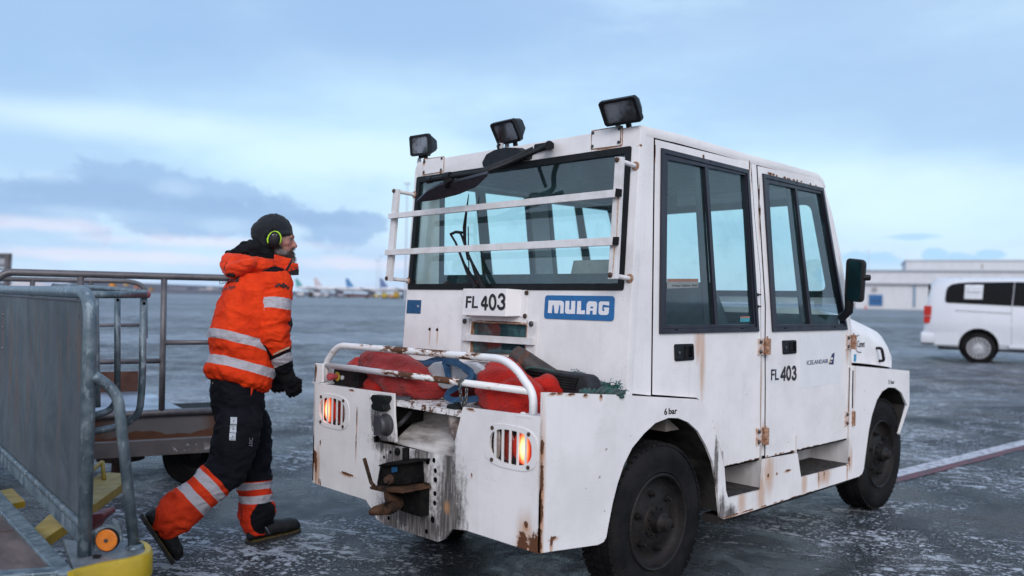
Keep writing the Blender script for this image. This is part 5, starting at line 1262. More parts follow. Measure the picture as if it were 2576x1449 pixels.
bm = NB(); hb(bm, 2186, 2220, 741, 768.5, -.5, .6); dr = obj('door', bm, bl, HG)
bm = NB(); hb(bm, 2189, 2217, 755, 757.5, -.7, .2); obj('lettering_band', bm, simple('dark_band', (.03, .06, .12), .6), dr)
bm = NB(); hb(bm, 2297, 2303, 714, 772, -.5, .6); obj('downpipe', bm, simple('blue_grey_trim', (.20, .30, .40), .6), HG)
bm = NB(); hb(bm, 2196, 2206, 722, 732, -1, 1.2); obj('wall_lamp', bm, simple('wall_lamp_hood', (.35, .34, .34), .6), HG)
for x in (2470, 2610):
    bm = NB(); hb(bm, x, x + 3, 664, 676, 11.6, .6); obj('vent', bm, simple('yellowish_vent', (.40, .38, .30), .7), HG)
for i, (x0, x1, y0, y1, c, lb) in enumerate([(2140, 2172, 762, 771, (.10, .07, .03), 'small dark yellow loader parked by the left end of the hangar'), (2240, 2262, 758, 771, (.42, .42, .45), 'pale equipment box standing against the hangar wall, left one'), (2275, 2290, 756, 771, (.46, .46, .50), 'pale tall equipment box against the hangar wall beside the grey downpipe')]):
    bm = NB(); dbox(bm, x0, x1, y0, y1, DHG - 8, 3, 0); dbox(bm, x0 + 3, x1 - 6, y0 - 3, y0 + .5, DHG - 7.5, 2)
    tag(obj(['wheel_loader', 'equipment_box', 'equipment_box'][i], bm, simple('far_paint_%s' % 'abc'[i], c, .6)), lb, ['loader', 'equipment box', 'equipment box'][i])
bm = NB(); p = foot(2178, DHG - 60); lathe(bm, p, (0, 0, 1), [(.8, 0), (.8, .15), (.5, .16), (.12, 1.6), (0, 1.6)], 10); tag(obj('traffic_cone', bm, simple('orange_red_cone', (.55, .06, .03), .5)), 'tiny orange-red cone on the apron left of the blue hangar door', 'traffic cone')

# aeroplanes -------------------------------------------------------------------------------
DAP = 560
wt = simple('airliner_white', (.62, .64, .68), .4, var=.06, scale=.3)
def fin_pts(px0, px1, py0, py1, d): 
    return [P((px0, py0), D_(d)), P((px0 + 7, py0), D_(d)), P((px1 + 6, py1), D_(d)), P((px0 - 2, py1), D_(d))]
def plane(px_nose, px_tail, fin, finc, label, dist, top=716.5):
    """airliner side-on, nose towards the right"""
    Y_ = lambda x, y: y + .0194 * (x - 800)
    a = P((px_tail, Y_(px_tail, top + 9)), D_(dist)); b = P((px_nose, Y_(px_nose, top + 9)), D_(dist)); root = thing('airliner', label, 'airliner', (a.x, a.y, 0))
    L = (b - a).length; r = L * .058; zc = a.z
    ax = (b - a); ax.z = 0; ax.normalize(); a.z = b.z = zc
    bm = NB(); prof_ = [(0, .12), (.02, .25), (.12, .62), (.25, 1), (.82, 1), (.9, .86), (.96, .58), (.99, .28), (1, .05)]
    tube(bm, [a + ax * L * t + Vector((0, 0, r * .55 * (1 - q) * (1 if t < .5 else -.4))) for t, q in prof_], [r * q for t, q in prof_], 14); obj('fuselage', bm, wt, root, smooth=4)
    bm = NB(); F = [a + ax * L * .0 + Vector((0, 0, r * .4)), a + ax * L * .17 + Vector((0, 0, r * .8)), a + ax * L * .03 + Vector((0, 0, r * 4.1)), a - ax * L * .035 + Vector((0, 0, r * 4.1))]
    plate(bm, F, (), HF * .5); fn_ = obj('tail_fin', bm, simple('fin_' + fin, finc, .45, var=.25, scale=.2), root)
    bm = NB(); n_ = Vector((-ax.y, ax.x, 0))
    for s_ in (1, -1):
        b2 = NB(); W_ = [a + ax * L * .60, a + ax * L * .44, a + ax * L * .36 + n_ * s_ * L * .42 + Vector((0, 0, r * .8)), a + ax * L * .40 + n_ * s_ * L * .42 + Vector((0, 0, r * .8))]
        plate(b2, [v - Vector((0, 0, r * .5)) for v in W_], (), (0, 0, .4)); obj('wing', b2, simple('wing_grey', (.35, .36, .39), .5), root)
        b2 = NB(); c = a + ax * L * .50 + n_ * s_ * L * .16 - Vector((0, 0, r * 1.1)); cyl(b2, c, c + ax * L * .10, r * .55, r * .62, 12); obj('engine', b2, simple('engine_dark', (.10, .11, .14), .5), root, smooth=.8)
        b2 = NB(); W_ = [a + ax * L * .13, a + ax * L * .05, a - ax * L * .01 + n_ * s_ * L * .15, a + ax * L * .03 + n_ * s_ * L * .15]; plate(b2, W_, (), (0, 0, .3)); obj('tailplane', b2, simple('tailplane_grey', (.4, .41, .45), .5), root)
    for t_ in (.48, .86):
        b2 = NB(); cyl(b2, a + ax * L * t_ - Vector((0, 0, r)), Vector(((a + ax * L * t_).x, (a + ax * L * t_).y, .5)), .25); cyl(b2, (a + ax * L * t_ - n_ * .6).to_2d().to_3d() + Vector((0, 0, .6)), (a + ax * L * t_ + n_ * .6).to_2d().to_3d() + Vector((0, 0, .6)), .6, seg=12); obj('landing_gear', b2, M['black_rubber'], root)
    b2 = NB()
    for k in range(3): pass
    b2 = NB(); zc2 = zc + r * .25; plate(b2, [a + ax * L * .2 - HF * (r * 1.005) + Vector((0, 0, r * .22)), a + ax * L * .86 - HF * (r * 1.005) + Vector((0, 0, r * .22)), a + ax * L * .86 - HF * (r * 1.005) + Vector((0, 0, r * .06)), a + ax * L * .2 - HF * (r * 1.005) + Vector((0, 0, r * .06))], (), HF * .05); obj('window_band', b2, simple('cabin_window_band', (.14, .16, .2), .4), root)
plane(842, 745, 'green', (.08, .34, .36), 'white airliner with a green tail fin, leftmost parked airliner right of the worker', 520)
plane(905, 792, 'pale', (.55, .50, .54), 'white airliner with a pale tail fin between the green-tailed and the blue-tailed one', 600)
plane(985, 872, 'blue', (.08, .24, .48), 'white airliner with a bright blue tail fin, third from the left', 560, 717)
plane(1075, 957, 'navy', (.10, .16, .34), 'airliner with a dark navy tail fin standing behind the left edge of the tractor', 470, 716)
# ground vehicles in front of them
def trk(px0, px1, h, c, label, cat, nm, d=500, cab_=True):
    bm = NB(); yb = 744.5 + .0194 * (px0 - 800)
    dbox(bm, px0, px1, yb - h, yb - 1.2, d, 3, .7); root = tag(obj(nm, bm, simple('far_' + nm + str(int(px0)), c, .6, var=.2, scale=.5)), label, cat)
    b2 = NB(); dbox(b2, px0 + 1, px0 + (px1 - px0) * .35, yb - h - 2.5, yb - h + .1, d + .3, 2.4); obj('cab_window', b2, simple('far_cab_glass', (.05, .06, .08), .3), root)
    for f in (.2, .8):
        b2 = NB(); p = P((px0 + (px1 - px0) * f, yb), D_(d)); cyl(b2, Vector((p.x, p.y, .55)) - HF * .4, Vector((p.x, p.y, .55)) + HF * 3, .55, seg=10); obj('wheel', b2, M['black_rubber'], root)
trk(747, 764, 8, (.50, .52, .55), 'white box truck below the green-tailed airliner', 'truck', 'service_truck')
trk(789, 806, 9, (.55, .56, .60), 'white service truck right of a dark loader, below the pale-tailed airliner', 'truck', 'service_truck')
trk(776, 785, 10, (.06, .04, .04), 'dark brown loader between two white service trucks', 'loader', 'belt_loader')
trk(812, 826, 6, (.48, .50, .54), 'small white van under the pale-tailed airliner', 'van', 'service_van')
trk(850, 866, 6, (.30, .30, .36), 'grey service truck below the blue-tailed airliner', 'truck', 'service_truck')
trk(940, 955, 7, (.45, .33, .04), 'yellow loader at the left end of the yellow machines', 'loader', 'belt_loader')
trk(960, 974, 10, (.50, .36, .05), 'yellow loader in the middle of the yellow machines', 'loader', 'belt_loader')
trk(978, 990, 7, (.52, .30, .14), 'orange and yellow pushback tractor among the yellow machines', 'tractor', 'pushback_tractor')
trk(990, 1003, 16, (.58, .36, .03), 'tall amber machine beside the left edge of the tractor', 'loader', 'belt_loader', 480)
trk(862, 936, 2.6, (.14, .06, .05), 'long low dark red row of empty baggage dollies below the airliners', 'dolly train', 'baggage_dolly', 505)
# light masts
def mast(px, top, label, d=300, r=.28):
    f_ = foot(px, d); t_ = P((px + .0194 * (740 - top), top), D_(d)); root = thing('light_mast', label, 'light mast', f_)
    bm = NB(); tube(bm, [f_, Vector((f_.x, f_.y, t_.z))], [r, r * .5], 8); obj('pole', bm, simple('mast_grey', (.50, .56, .66), .6), root)
    bm = NB(); obox(bm, (f_.x, f_.y, t_.z), HR, HF, (0, 0, 1), 1.0, .3, .25); obj('lamp_head', bm, simple('mast_head', (.50, .56, .65), .6), root)
mast(1019, 462, 'tallest thin light mast rising behind the left side of the tractor cab', 260, .30)
mast(947, 655, 'short light mast above the navy-tailed airliner', 420, .22)
mast(955, 645, 'thin light mast just right of the short one above the airliners', 430, .18)
mast(2184, 630, 'faint thin mast above the hangar roof by the side mirror', 700, .4)
# pale round-roofed tent and orange machines at the left
bm = NB(); A = [P((x, y), D_(600)) for x, y in [(20, 727), (22, 716), (40, 709), (66, 706), (96, 709), (116, 719), (120, 729)]]
plate(bm, A, (), HF * 40); tag(obj('storage_tent', bm, simple('pale_tent', (.56, .55, .60), .7)), 'pale round-roofed storage tent far off behind the left trailer rail', 'tent')
for k, (x, y, s, lb) in enumerate([(280, 718, 5.5, 'bright orange machine far off behind the curved end of the trailer rail'), (315, 715, 4.0, 'smaller orange-yellow machine right of the bright orange one, far off'), (341, 724, 4, 'faint orange machine just right of the curved trailer rail'), (378, 729, 4, 'low brownish orange machine left of the trailer post, far off')]):
    bm = NB(); dbox(bm, x - s, x + s, y - s * .6, y + s * .9, 640, 5); dbox(bm, x - s * .5, x + s * .4, y - s * 1.5, y - s * .5, 641, 3)
    tag(obj('excavator', bm, simple('far_orange_%d' % k, [(.62, .25, .03), (.5, .30, .12), (.4, .16, .1), (.35, .2, .08)][k], .6)), lb, 'excavator')
for k, (x0, x1, y0, c, lb) in enumerate([(500, 545, 727, (.50, .48, .48), 'pale low building on the skyline left of the worker'), (520, 536, 722, (.42, .40, .42), 'small pale block above the low building left of the worker'), (425, 470, 724, (.20, .22, .28), 'dark low shed on the skyline between trailer post and worker')]):
    bm = NB(); dbox(bm, x0, x1, y0, y0 + 12, 880 - k * 6, 20, 0); tag(obj('shed', bm, simple('far_shed_%d' % k, c, .7)), lb, 'building')
# steel-framed screen at the left edge
PSc = 24
sc_ = thing('equipment_rack', 'grey steel framed screen of an equipment rack at the left edge above the trailer rail', 'equipment rack', foot(5, PSc))
stm = simple('weathered_frame_steel', (.12, .115, .13), .6, var=.3, scale=2)
def pbar(a, b, w_, name, m=stm, par=sc_, d=PSc):
    bm = NB(); A = P(z12(*a), D_(d)); B = P(z12(*b), D_(d)); bar(bm, A, B, w_, w_, up=HF); return obj(name, bm, m, par)
pbar((-200, 342), (128, 342), .09, 'frame_bar'); pbar((-200, 468), (122, 468), .07, 'frame_bar'); pbar((-200, 505), (118, 508), .07, 'frame_bar'); pbar((92, 335), (72, 700), .11, 'frame_post'); pbar((125, 340), (106, 700), .05, 'frame_post'); pbar((-200, 600), (100, 600), .06, 'frame_bar')
bm = NB(); plate(bm, [P(z12(*q), D_(PSc + .05)) for q in [(-200, 350), (82, 350), (76, 462), (-200, 462)]], (), HF * .02); obj('mesh_panel', bm, simple('pale_mesh_panel', (.36, .39, .44), .6, var=.2, scale=8), sc_)
for x in (-100,):
    pbar((x, 340), (x - 8, 760), .10, 'frame_post')
for q in (72, -108):
    bm = NB(); a = P(z12(q, 690), D_(PSc)); bar(bm, a, (a.x, a.y, 0), .09, .09, up=HF); obj('leg', bm, stm, sc_)

# ------------------------------------------------------------------ van
vb = P((2312, 913.5), Zp(0)); VANG = -R(76.5)
VW = thing('van', 'white van with dark side windows and a paper notice, at the right edge', 'van', (0, 0, 0))
vbp = P((2319, 906.5), Zp(0)); VW.location = vbp; VW.rotation_euler = (0, 0, VANG)
vpaint = simple('white_van_paint', (.66, .68, .73), .28, var=.04, scale=1.5, coat=.6); vglass = simple('dark_privacy_glass', (.006, .007, .009), .25, var=.1, spec=.12)
def V(name, bm, m, par=None, **kw):
    k = dict(kw); sm = k.pop('smooth', None)
    me = bpy.data.meshes.new(name); 
    if k.get('bev'): 
        es = [e for e in bm.edges if len(e.link_faces) == 2 and e.calc_face_angle(0) > .6]; bmesh.ops.bevel(bm, geom=es, offset=k['bev'], segments=3, profile=.6, affect='EDGES', clamp_overlap=True)
    bm.to_mesh(me); bm.free(); me.materials.append(m)
    if sm is not None:
        me.polygons.foreach_set('use_smooth', [True] * len(me.polygons)); me.set_sharp_from_angle(angle=sm)
    o = bpy.data.objects.new(name, me); link(o, par or VW); return o
def vx(zx): return (zx - 750) * .002387
def vz(zy): return (1310 - zy) * .002387
VWD = 1.98
# body as cross sections along its length
secs = [(.02, .46, .95, .10), (.10, .42, 1.60, .06), (.17, .40, 1.98, .04), (.30, .38, 2.10, 0), (1.0, .36, 2.13, 0), (3.3, .36, 2.12, 0), (3.9, .36, 2.02, .02), (4.45, .36, 1.45, .04), (4.95, .38, 1.28, .08), (5.25, .42, 1.02, .18), (5.32, .5, .8, .3)]
rings = []
for x, z0, z1, ins in secs:
    r_ = []
    cw = VWD / 2; 
    for yy, z in [(0 + ins + .06, z0), (ins + 0, z0 + .12), (ins - .012, z0 + (z1 - z0) * .35), (ins + .0, min(1.15, z0 + (z1 - z0) * .6)), (ins + .05 + .05 * max(0, z1 - 1.3), z0 + (z1 - z0) * .86), (ins + .14 + .08 * max(0, z1 - 1.3), z1 - .05), (ins + .32, z1)]: r_.append(Vector((x, yy, z)))
    r_ = r_ + [Vector((v.x, VWD - v.y, v.z)) for v in reversed(r_)]; rings.append(r_)
bm = NB(); loft(bm, rings); 
me_ = bpy.data.meshes.new('t'); bmesh.ops.recalc_face_normals(bm, faces=bm.faces); bmesh.ops.triangulate(bm, faces=[f for f in bm.faces if len(f.verts) > 4]); bm.to_mesh(me_); bm.free(); ob_ = bpy.data.objects.new('t', me_); SC.collection.objects.link(ob_); cut_ = []
for xw in (1.253, 4.45):
    for yc_ in (-.1, VWD + .1):
        cb_ = NB(); cyl(cb_, (xw, yc_ - .36, .42), (xw, yc_ + .36, .42), .435, seg=40); bmesh.ops.recalc_face_normals(cb_, faces=cb_.faces); mc_ = bpy.data.meshes.new('c'); cb_.to_mesh(mc_); cb_.free(); oc_ = bpy.data.objects.new('c', mc_); SC.collection.objects.link(oc_); cut_.append(oc_)
        md_ = ob_.modifiers.new('b', 'BOOLEAN'); md_.operation = 'DIFFERENCE'; md_.object = oc_; md_.solver = 'EXACT'
m2_ = bpy.data.meshes.new_from_object(ob_.evaluated_get(bpy.context.evaluated_depsgraph_get()))
bm = NB(); bm.from_mesh(m2_); [bpy.data.objects.remove(o) for o in [ob_] + cut_]
vbody = V('body', bm, vpaint, smooth=.6)
bo = vbody.modifiers
def ysurf(x, z):
    """y of the right side skin at a height"""
    zs = [(.36, .06), (.48, 0), (.98, -.012), (1.15, 0), (1.88, .09), (2.07, .20)]
    for (a, b), (c, d) in zip(zs, zs[1:]):
        if a <= z <= c: return b + (d - b) * (z - a) / (c - a)
    return .1
def vplate(pts, m, name, proud=.016, par=None):
    bm = NB(); P3 = [Vector((vx(a), ysurf(vx(a), vz(b)) - proud, vz(b))) for a, b in pts]
    bmesh.ops.triangulate(bm, faces=[bm.faces.new([bm.verts.new(v) for v in P3])]); 
    # subdivide so that it follows the skin
    bmesh.ops.subdivide_edges(bm, edges=bm.edges, cuts=5, use_grid_fill=True)
    for v in bm.verts: v.co.y = ysurf(v.co.x, v.co.z) - proud
    ext = bmesh.ops.extrude_face_region(bm, geom=bm.faces[:]); bmesh.ops.translate(bm, verts=[e for e in ext['geom'] if isinstance(e, bmesh.types.BMVert)], vec=(0, proud + .01, 0)); bmesh.ops.recalc_face_normals(bm, faces=bm.faces)
    return V(name, bm, m, par)
w1 = vplate([(963, 640), (972, 560), (985, 525), (1020, 497), (1080, 482), (1180, 474), (1585, 468), (1565, 712), (980, 690), (965, 675)], vglass, 'window')
vplate([(1145, 500), (1312, 500), (1304, 650), (1138, 648)], simple('paper_notice', (.66, .68, .72), .6), 'paper_notice', .021, w1)
vplate([(1160, 573), (1290, 573), (1290, 582), (1160, 582)], simple('notice_print', (.25, .27, .36), .6), 'notice_print', .024, w1)
vplate([(1592, 468), (2200, 466), (2210, 740), (1574, 712)], vglass, 'window')
vplate([(2225, 468), (2420, 500), (2590, 640), (2620, 745), (2230, 740)], vglass, 'window')
vplate([(1055, 766), (1558, 786), (1558, 790), (1055, 770)], simple('door_rail_groove', (.16, .17, .19), .5), 'door_rail', .004)
vplate([(1055, 777), (1558, 797), (1558, 800), (1055, 780)], simple('door_rail_groove2', (.20, .21, .23), .5), 'door_rail', .004)
vplate([(1563, 712), (1567, 712), (1567, 1180), (1563, 1180)], simple('door_seam', (.28, .29, .32), .5), 'door_seam', .003)
bm = NB(); loft(bm, [[Vector((x, y, z)) for y, z in [(.10, .40), (.0, .46), (-.02, .60), (.0, .70), (.08, .73), (1.90, .73), (1.98, .70), (2.0, .6), (1.98, .46), (1.88, .40)]] for x in (-.03, .05, .30)]); V('rear_bumper', bm, vpaint, bev=.02, smooth=.9)
bm = NB(); box(bm, (.28, -.022, .42), (.80, .05, .70)); V('bumper_side', bm, vpaint, bev=.02, smooth=.9)
for z0, z1 in ((1.15, 1.39), (.95, 1.13)):
    bm = NB(); box(bm, (.03, .03, z0), (.20, .22, z1)); V('tail_light', bm, simple('red_tail_lens', (.50, .02, .012), .3, coat=.5), bev=.03, smooth=.8)
    bm = NB(); box(bm, (.03, 1.76, z0), (.20, 1.95, z1)); V('tail_light', bm, simple('red_tail_lens2', (.50, .02, .012), .3, coat=.5), bev=.03, smooth=.8)
bm = NB(); box(bm, (.10, .30, 1.42), (.13, 1.68, 1.95)); V('rear_window', bm, vglass, bev=.01)
def vwheel(x, y, sg):
    c = Vector((x, y, .37)); ax = Vector((0, sg, 0))
    bm = NB(); lathe(bm, c, ax, [(.25, -.2), (.36, -.19), (.37, -.1), (.36, -.01), (.33, .0), (.27, .004), (.265, -.01)], 40); wh = V('wheel', bm, M['tyre'], smooth=.8)
    bm = NB(); lathe(bm, c, ax, [(.268, -.012), (.262, .0), (.25, -.02), (0, -.04)], 40); rm = V('rim', bm, simple('dark_rim_dish', (.05, .05, .055), .5), wh, smooth=.8)
    bm = NB()
    for k in range(18):
        a = 2 * math.pi * k / 18; d = Vector((math.cos(a), 0, math.sin(a))); t = Vector((-math.sin(a), 0, math.cos(a))); obox(bm, c + d * .165 + ax * -.004, d, t, ax, .09, .015, .008)
    lathe(bm, c, ax, [(.262, -.006), (.258, .006), (.246, .006), (.240, -.006)], 36); lathe(bm, c, ax, [(.085, -.01), (.08, .008), (.03, .012), (0, .012)], 24); V('spokes', bm, simple('bright_alloy', (.62, .63, .66), .3, metal=.6), wh)
bm = NB()
blk = simple('wheel_housing_black', (.012, .012, .014), .8)
for xw in (1.253, 4.45):
    vwheel(xw, .03, -1); vwheel(xw, VWD - .03, 1)
    for y0, y1 in ((.0, .255), (VWD, VWD - .255)):
        bm = NB(); lathe(bm, Vector((xw, y0, .42)), Vector((0, 1 if y1 > y0 else -1, 0)), [(.432, .012), (.432, .25), (0, .25)], 40)
        V('wheel_arch', bm, blk, smooth=.8)
bm = NB(); box(bm, (.35, .12, .30), (5.1, 1.86, .42)); V('underbody', bm, blk)
bm = NB(); box(bm, (1.9, -.03, .40), (3.9, .1, .47)); V('sill_trim', bm, vpaint, bev=.02)
bm = NB(); box(bm, (3.86, -.22, 1.18), (3.98, -.02, 1.42)); V('door_mirror', bm, vpaint, bev=.03)
bm = NB(); plate(bm, [Vector((3.95, .28, 2.02)), Vector((3.95, 1.70, 2.02)), Vector((4.44, 1.76, 1.50)), Vector((4.44, .22, 1.50))], (), (.03, 0, .03)); V('windscreen', bm, vglass)
# ================================================================== galvanised baggage cart in the foreground
def galvmat(name='spangled_galvanised_tube', base=(.080, .115, .140), c2=(.27, .33, .37), rough=.42, spots=True):
    m, t = newmat(name); pos = t.n('ShaderNodeNewGeometry').outputs['Position']
    a = t.noise(pos, 16, 5, .6); b = t.noise(t.scl(pos, (1, 1, .45)), 45, 4, .6)
    col = t.mix(t.mr(a, .35, .68), base, tuple((x + y) / 2 for x, y in zip(base, c2)))
    if spots: col = t.mix(t.math('MULTIPLY', t.mr(b, .56, .64), .8), col, c2)
    return finish(m, t, Base_Color=col, Roughness=t.mr(a, .3, .7, rough * .8, rough * 1.3), Metallic=.35, Normal=t.n('ShaderNodeBump', i_Strength=.2, i_Distance=.004, i_Height=t.noise(pos, 120, 4)).outputs[0])
GV = galvmat(); GV2 = galvmat('dull_grey_galvanised_tube', (.10, .095, .105), (.19, .18, .19), .45, False)
def panelmat():
    m, t = newmat('stained_galvanised_sheet'); pos = t.n('ShaderNodeNewGeometry').outputs['Position']
    st = t.noise(t.scl(pos, (5.5, 5.5, .75)), 1.0, 6, .62, 1.2); st2 = t.noise(t.scl(pos, (3.6, 3.6, 2.4)), 1.0, 9, .72, .8); b = t.noise(pos, 5, 6, .6)
    z = t.n('ShaderNodeSeparateXYZ', i_0=pos).outputs[2]
    zone = t.math('MULTIPLY', t.mr(z, 1.31, 1.16), t.mr(z, .60, .95))
    col = t.mix(t.mr(st2, .35, .68), (.040, .055, .066), (.092, .112, .125))
    col = t.mix(t.mr(b, .5, .75), col, (.075, .098, .122))
    col = t.mix(t.math('MULTIPLY', t.math('MULTIPLY', t.mr(st, .48, .62), zone), .85), col, (.130, .072, .055))
    col = t.mix(t.math('MULTIPLY', t.mr(st, .40, .62), .35), col, (.080, .078, .075))
    return finish(m, t, Base_Color=col, Roughness=t.mr(b, .3, .7, .48, .7), Metallic=.2, Normal=t.n('ShaderNodeBump', i_Strength=.15, i_Distance=.004, i_Height=t.noise(pos, 60, 4)).outputs[0])
ZB = .42
pb = Zp(ZB)
PB0, PB1 = P((212, 1395), pb), P((0, 1172), pb)
pn_ = (PB1 - PB0).cross(Vector((0, 0, 1))).normalized()
if pn_.dot(fw) < 0: pn_ = -pn_
pPan = (pn_, PB0.dot(pn_)); pdir = (PB1 - PB0).normalized()
BC = thing('baggage_cart', 'galvanised baggage cart with stained sheet end panel and worn yellow bumper, lower left', 'baggage cart', (PB0.x, PB0.y, 0))
def C_(name, bm, m, par=None, **kw): return obj(name, bm, m, par or BC, **kw)
# end panel sheet: from the post away to the left, beyond the frame edge
topz = P((90, 733), pPan).z
far = PB0 + pdir * 2.25
sheetp = [Vector((PB0.x, PB0.y, ZB + .10)) + pdir * .015, Vector((PB0.x, PB0.y, topz - .12)) + pdir * .015, Vector((PB0.x, PB0.y, topz - .03)) + pdir * .10, Vector((far.x, far.y, topz - .03)), Vector((far.x, far.y, ZB + .10))]
def ph(x, y, r): c = P(zC(x, y), pPan); return [c + pdir * r * .6 * math.cos(a) + Vector((0, 0, r * 1.6 * math.sin(a))) for a in [2 * math.pi * k / 8 for k in range(8)]]
bm = NB(); plate(bm, sheetp, [ph(292, 530, .010), ph(512, 565, .010), ph(676, 490, .008), ph(706, 620, .012), ph(88, 508, .008)], pn_ * .003); C_('end_panel', bm, panelmat())
bm = NB(); 
for x, y in [(28, 688), (26, 874), (30, 575)]: sphere(bm, P(zC(x, y), pPan) - pn_ * .002, .006, 8, 6)
C_('bolt', bm, M['chain'])
# edge tube: up the post, round the corner, along the top
post = fillet([Vector((PB0.x, PB0.y, ZB - .002)), Vector((PB0.x, PB0.y, topz)), Vector((far.x, far.y, topz + .004)), Vector((far.x, far.y, ZB))], [0, .13, .13, 0], 8)
bm = NB(); tube(bm, post, .0235, 18); C_('edge_tube', bm, GV, smooth=4)
bm = NB(); tube(bm, [Vector((PB0.x, PB0.y, topz - .12)) + pdir * .05 + Vector((0, 0, .09)), Vector((far.x, far.y, topz - .026))], .006, 6); C_('weld_seam', bm, GV2)
# scalloped lower border with channel
bm = NB(); a = Vector((PB0.x, PB0.y, 0)) + pdir * .03; 
for k in range(9):
    p0 = a + pdir * (.0 + k * .26); p1 = p0 + pdir * .24; bar(bm, p0 + Vector((0, 0, ZB + .105)) - pn_ * .010, p1 + Vector((0, 0, ZB + .105)) - pn_ * .010, .018, .022)
C_('panel_lip', bm, GV, bev=.006)
bm = NB(); bar(bm, a + Vector((0, 0, ZB + .065)) - pn_ * .006, a + pdir * 2.2 + Vector((0, 0, ZB + .065)) - pn_ * .006, .02, .05); C_('lower_rail', bm, GV)
# floor: side rail, front rail, brown boards
fr0, fr1 = P((187, 1435), pb), P((0, 1233.6), pb); fdir = (fr1 - fr0).normalized()
nrm = Vector((fdir.y, -fdir.x, 0)); 
if nrm.dot(RT) > 0: nrm = -nrm            # towards the left of the picture
bd0 = P(zD(460, 1370), pb); bd1 = P(zD(0, 945), pb)
o = fr0
bm = NB(); plate(bm, [o - fdir * .02, fr1 + fdir * 1.2, fr1 + fdir * 1.2 + (bd1 - fr1).project(nrm), bd0 + fdir * -.0 - fdir * .08], (), (0, 0, -.06)); C_('side_rail', bm, GV, bev=.004)
brown = simple('worn_brown_floor_board', (.075, .055, .052), .75, c2=(.15, .115, .11), scale=9, bump=.25, bscale=90, stretch=(1, .4, 1))
fd = nrm
gz = Vector((0, 0, -.012))
for k in range(3):
    s0, s1 = bd0 + fdir * (k * .62 + .004), bd0 + fdir * ((k + 1) * .62 - .012)
    bm = NB(); plate(bm, [s0 + gz, s1 + gz, s1 + fd * 1.6 + gz - fdir * .35 * 0, s0 + fd * 1.6 + gz], (), (0, 0, -.02)); C_('floor_board', bm, brown)
e0, e1 = P((187, 1436), pb), P((0, 1450), pb); ed = (e1 - e0).normalized()
bm = NB(); plate(bm, [e0, e0 + ed * 1.5, e0 + ed * 1.5 + fdir * .07, e0 + fdir * .07 - ed * .0], (), (0, 0, -.07)); bmesh.ops.translate(bm, verts=bm.verts, vec=(0, 0, .0015)); C_('front_rail', bm, GV, bev=.004)
# end platform with yellow bumper
def pz(l, z): return [P(zD(*q), Zp(z)) for q in l]
plt = pz([(560, 1120), (700, 1140), (830, 1160), (1080, 1142), (1150, 1138), (1240, 1148), (1300, 1175), (1322, 1212), (1300, 1250), (1180, 1290), (900, 1340), (690, 1390), (655, 1400)], ZB - .004)
bm = NB(); plate(bm, plt, (), (0, 0, -.02)); C_('end_platform', bm, galvmat('platform_plate', (.13, .15, .17), (.22, .24, .26)), bev=.002)
edge = pz([(625, 1425), (690, 1398), (900, 1345), (1180, 1296), (1300, 1256), (1326, 1212), (1304, 1172), (1245, 1146)], ZB)
edge = fillet(edge, .03, 3)
out_ = []; 
bm = NB(); rings = []
for i, v in enumerate(edge):
    t = (edge[min(i + 1, len(edge) - 1)] - edge[max(i - 1, 0)]).normalized(); n = Vector((t.y, -t.x, 0)); n = n if (v + n * .01 - PB0).length > (v - PB0).length else -n
    rings.append([v - n * .012 + Vector((0, 0, .004)), v + n * .006 + Vector((0, 0, .004)), v + n * .014 - Vector((0, 0, .008)), v + n * .014 - Vector((0, 0, .082)), v - n * .012 - Vector((0, 0, .088))])
loft(bm, rings)
ym, yt = newmat('chipped_yellow_paint'); yp = yt.n('ShaderNodeNewGeometry').outputs['Position']; yn = yt.noise(yt.scl(yp, (1, 1, 1.6)), 13, 7, .7)
yz = yt.ell(yp, [(P(zD(1120, 1370), Zp(.38)), (.06, .06, .04)), (P(zD(1230, 1330), Zp(.38)), (.05, .05, .07)), (P(zD(1300, 1240), Zp(.41)), (.04, .03, .02))])
chip = yt.mr(yt.math('ADD', yn, yt.mr(yz, 1.2, .3, 0, .20)), .62, .645)
finish(ym, yt, Base_Color=yt.mix(chip, yt.mix(yt.noise(yp, 30, 5, .6), (.34, .235, .008), (.46, .33, .018)), (.045, .04, .045)), Roughness=yt.mr(chip, 0, 1, .4, .8))
C_('yellow_bumper', bm, ym, smooth=.7)
# bracket with round orange reflector, red lamp
dR = 2.98
pRf = D_(dR)
bm = NB(); plate(bm, fillet([P(zD(*q), D_(dR + .012)) for q in [(822, 1240), (818, 1080), (850, 1030), (1005, 995), (1035, 1020), (1030, 1190)]], .02, 3, True), (), HF * .004)
A = [P(zD(*q), D_(dR + .012)) for q in [(990, 950), (1050, 985), (1075, 1040), (1078, 1140), (1040, 1180), (1035, 1030)]]; plate(bm, A, (), HF * .03 - HR * .01); br_ = C_('bracket', bm, GV)
bm = NB(); c = P(zD(945, 1132), pRf); lathe(bm, c, -HF + Vector((0, 0, .0)), [(.0385, -.008), (.0385, .002), (.036, .004), (.0, .0045)], 36); rf = C_('reflector', bm, simple('orange_reflector', (.62, .17, .01), .3, var=.28, scale=30, coat=.7), smooth=.5)
bm = NB(); lathe(bm, c, -HF, [(.042, -.010), (.042, .0), (.0386, .0)], 36); C_('reflector_rim', bm, M['black_rubber'], rf)
bm = NB(); lathe(bm, c, -HF, [(.007, .004), (.007, .008), (0, .009)], 10); C_('bolt', bm, M['bolt'], rf)
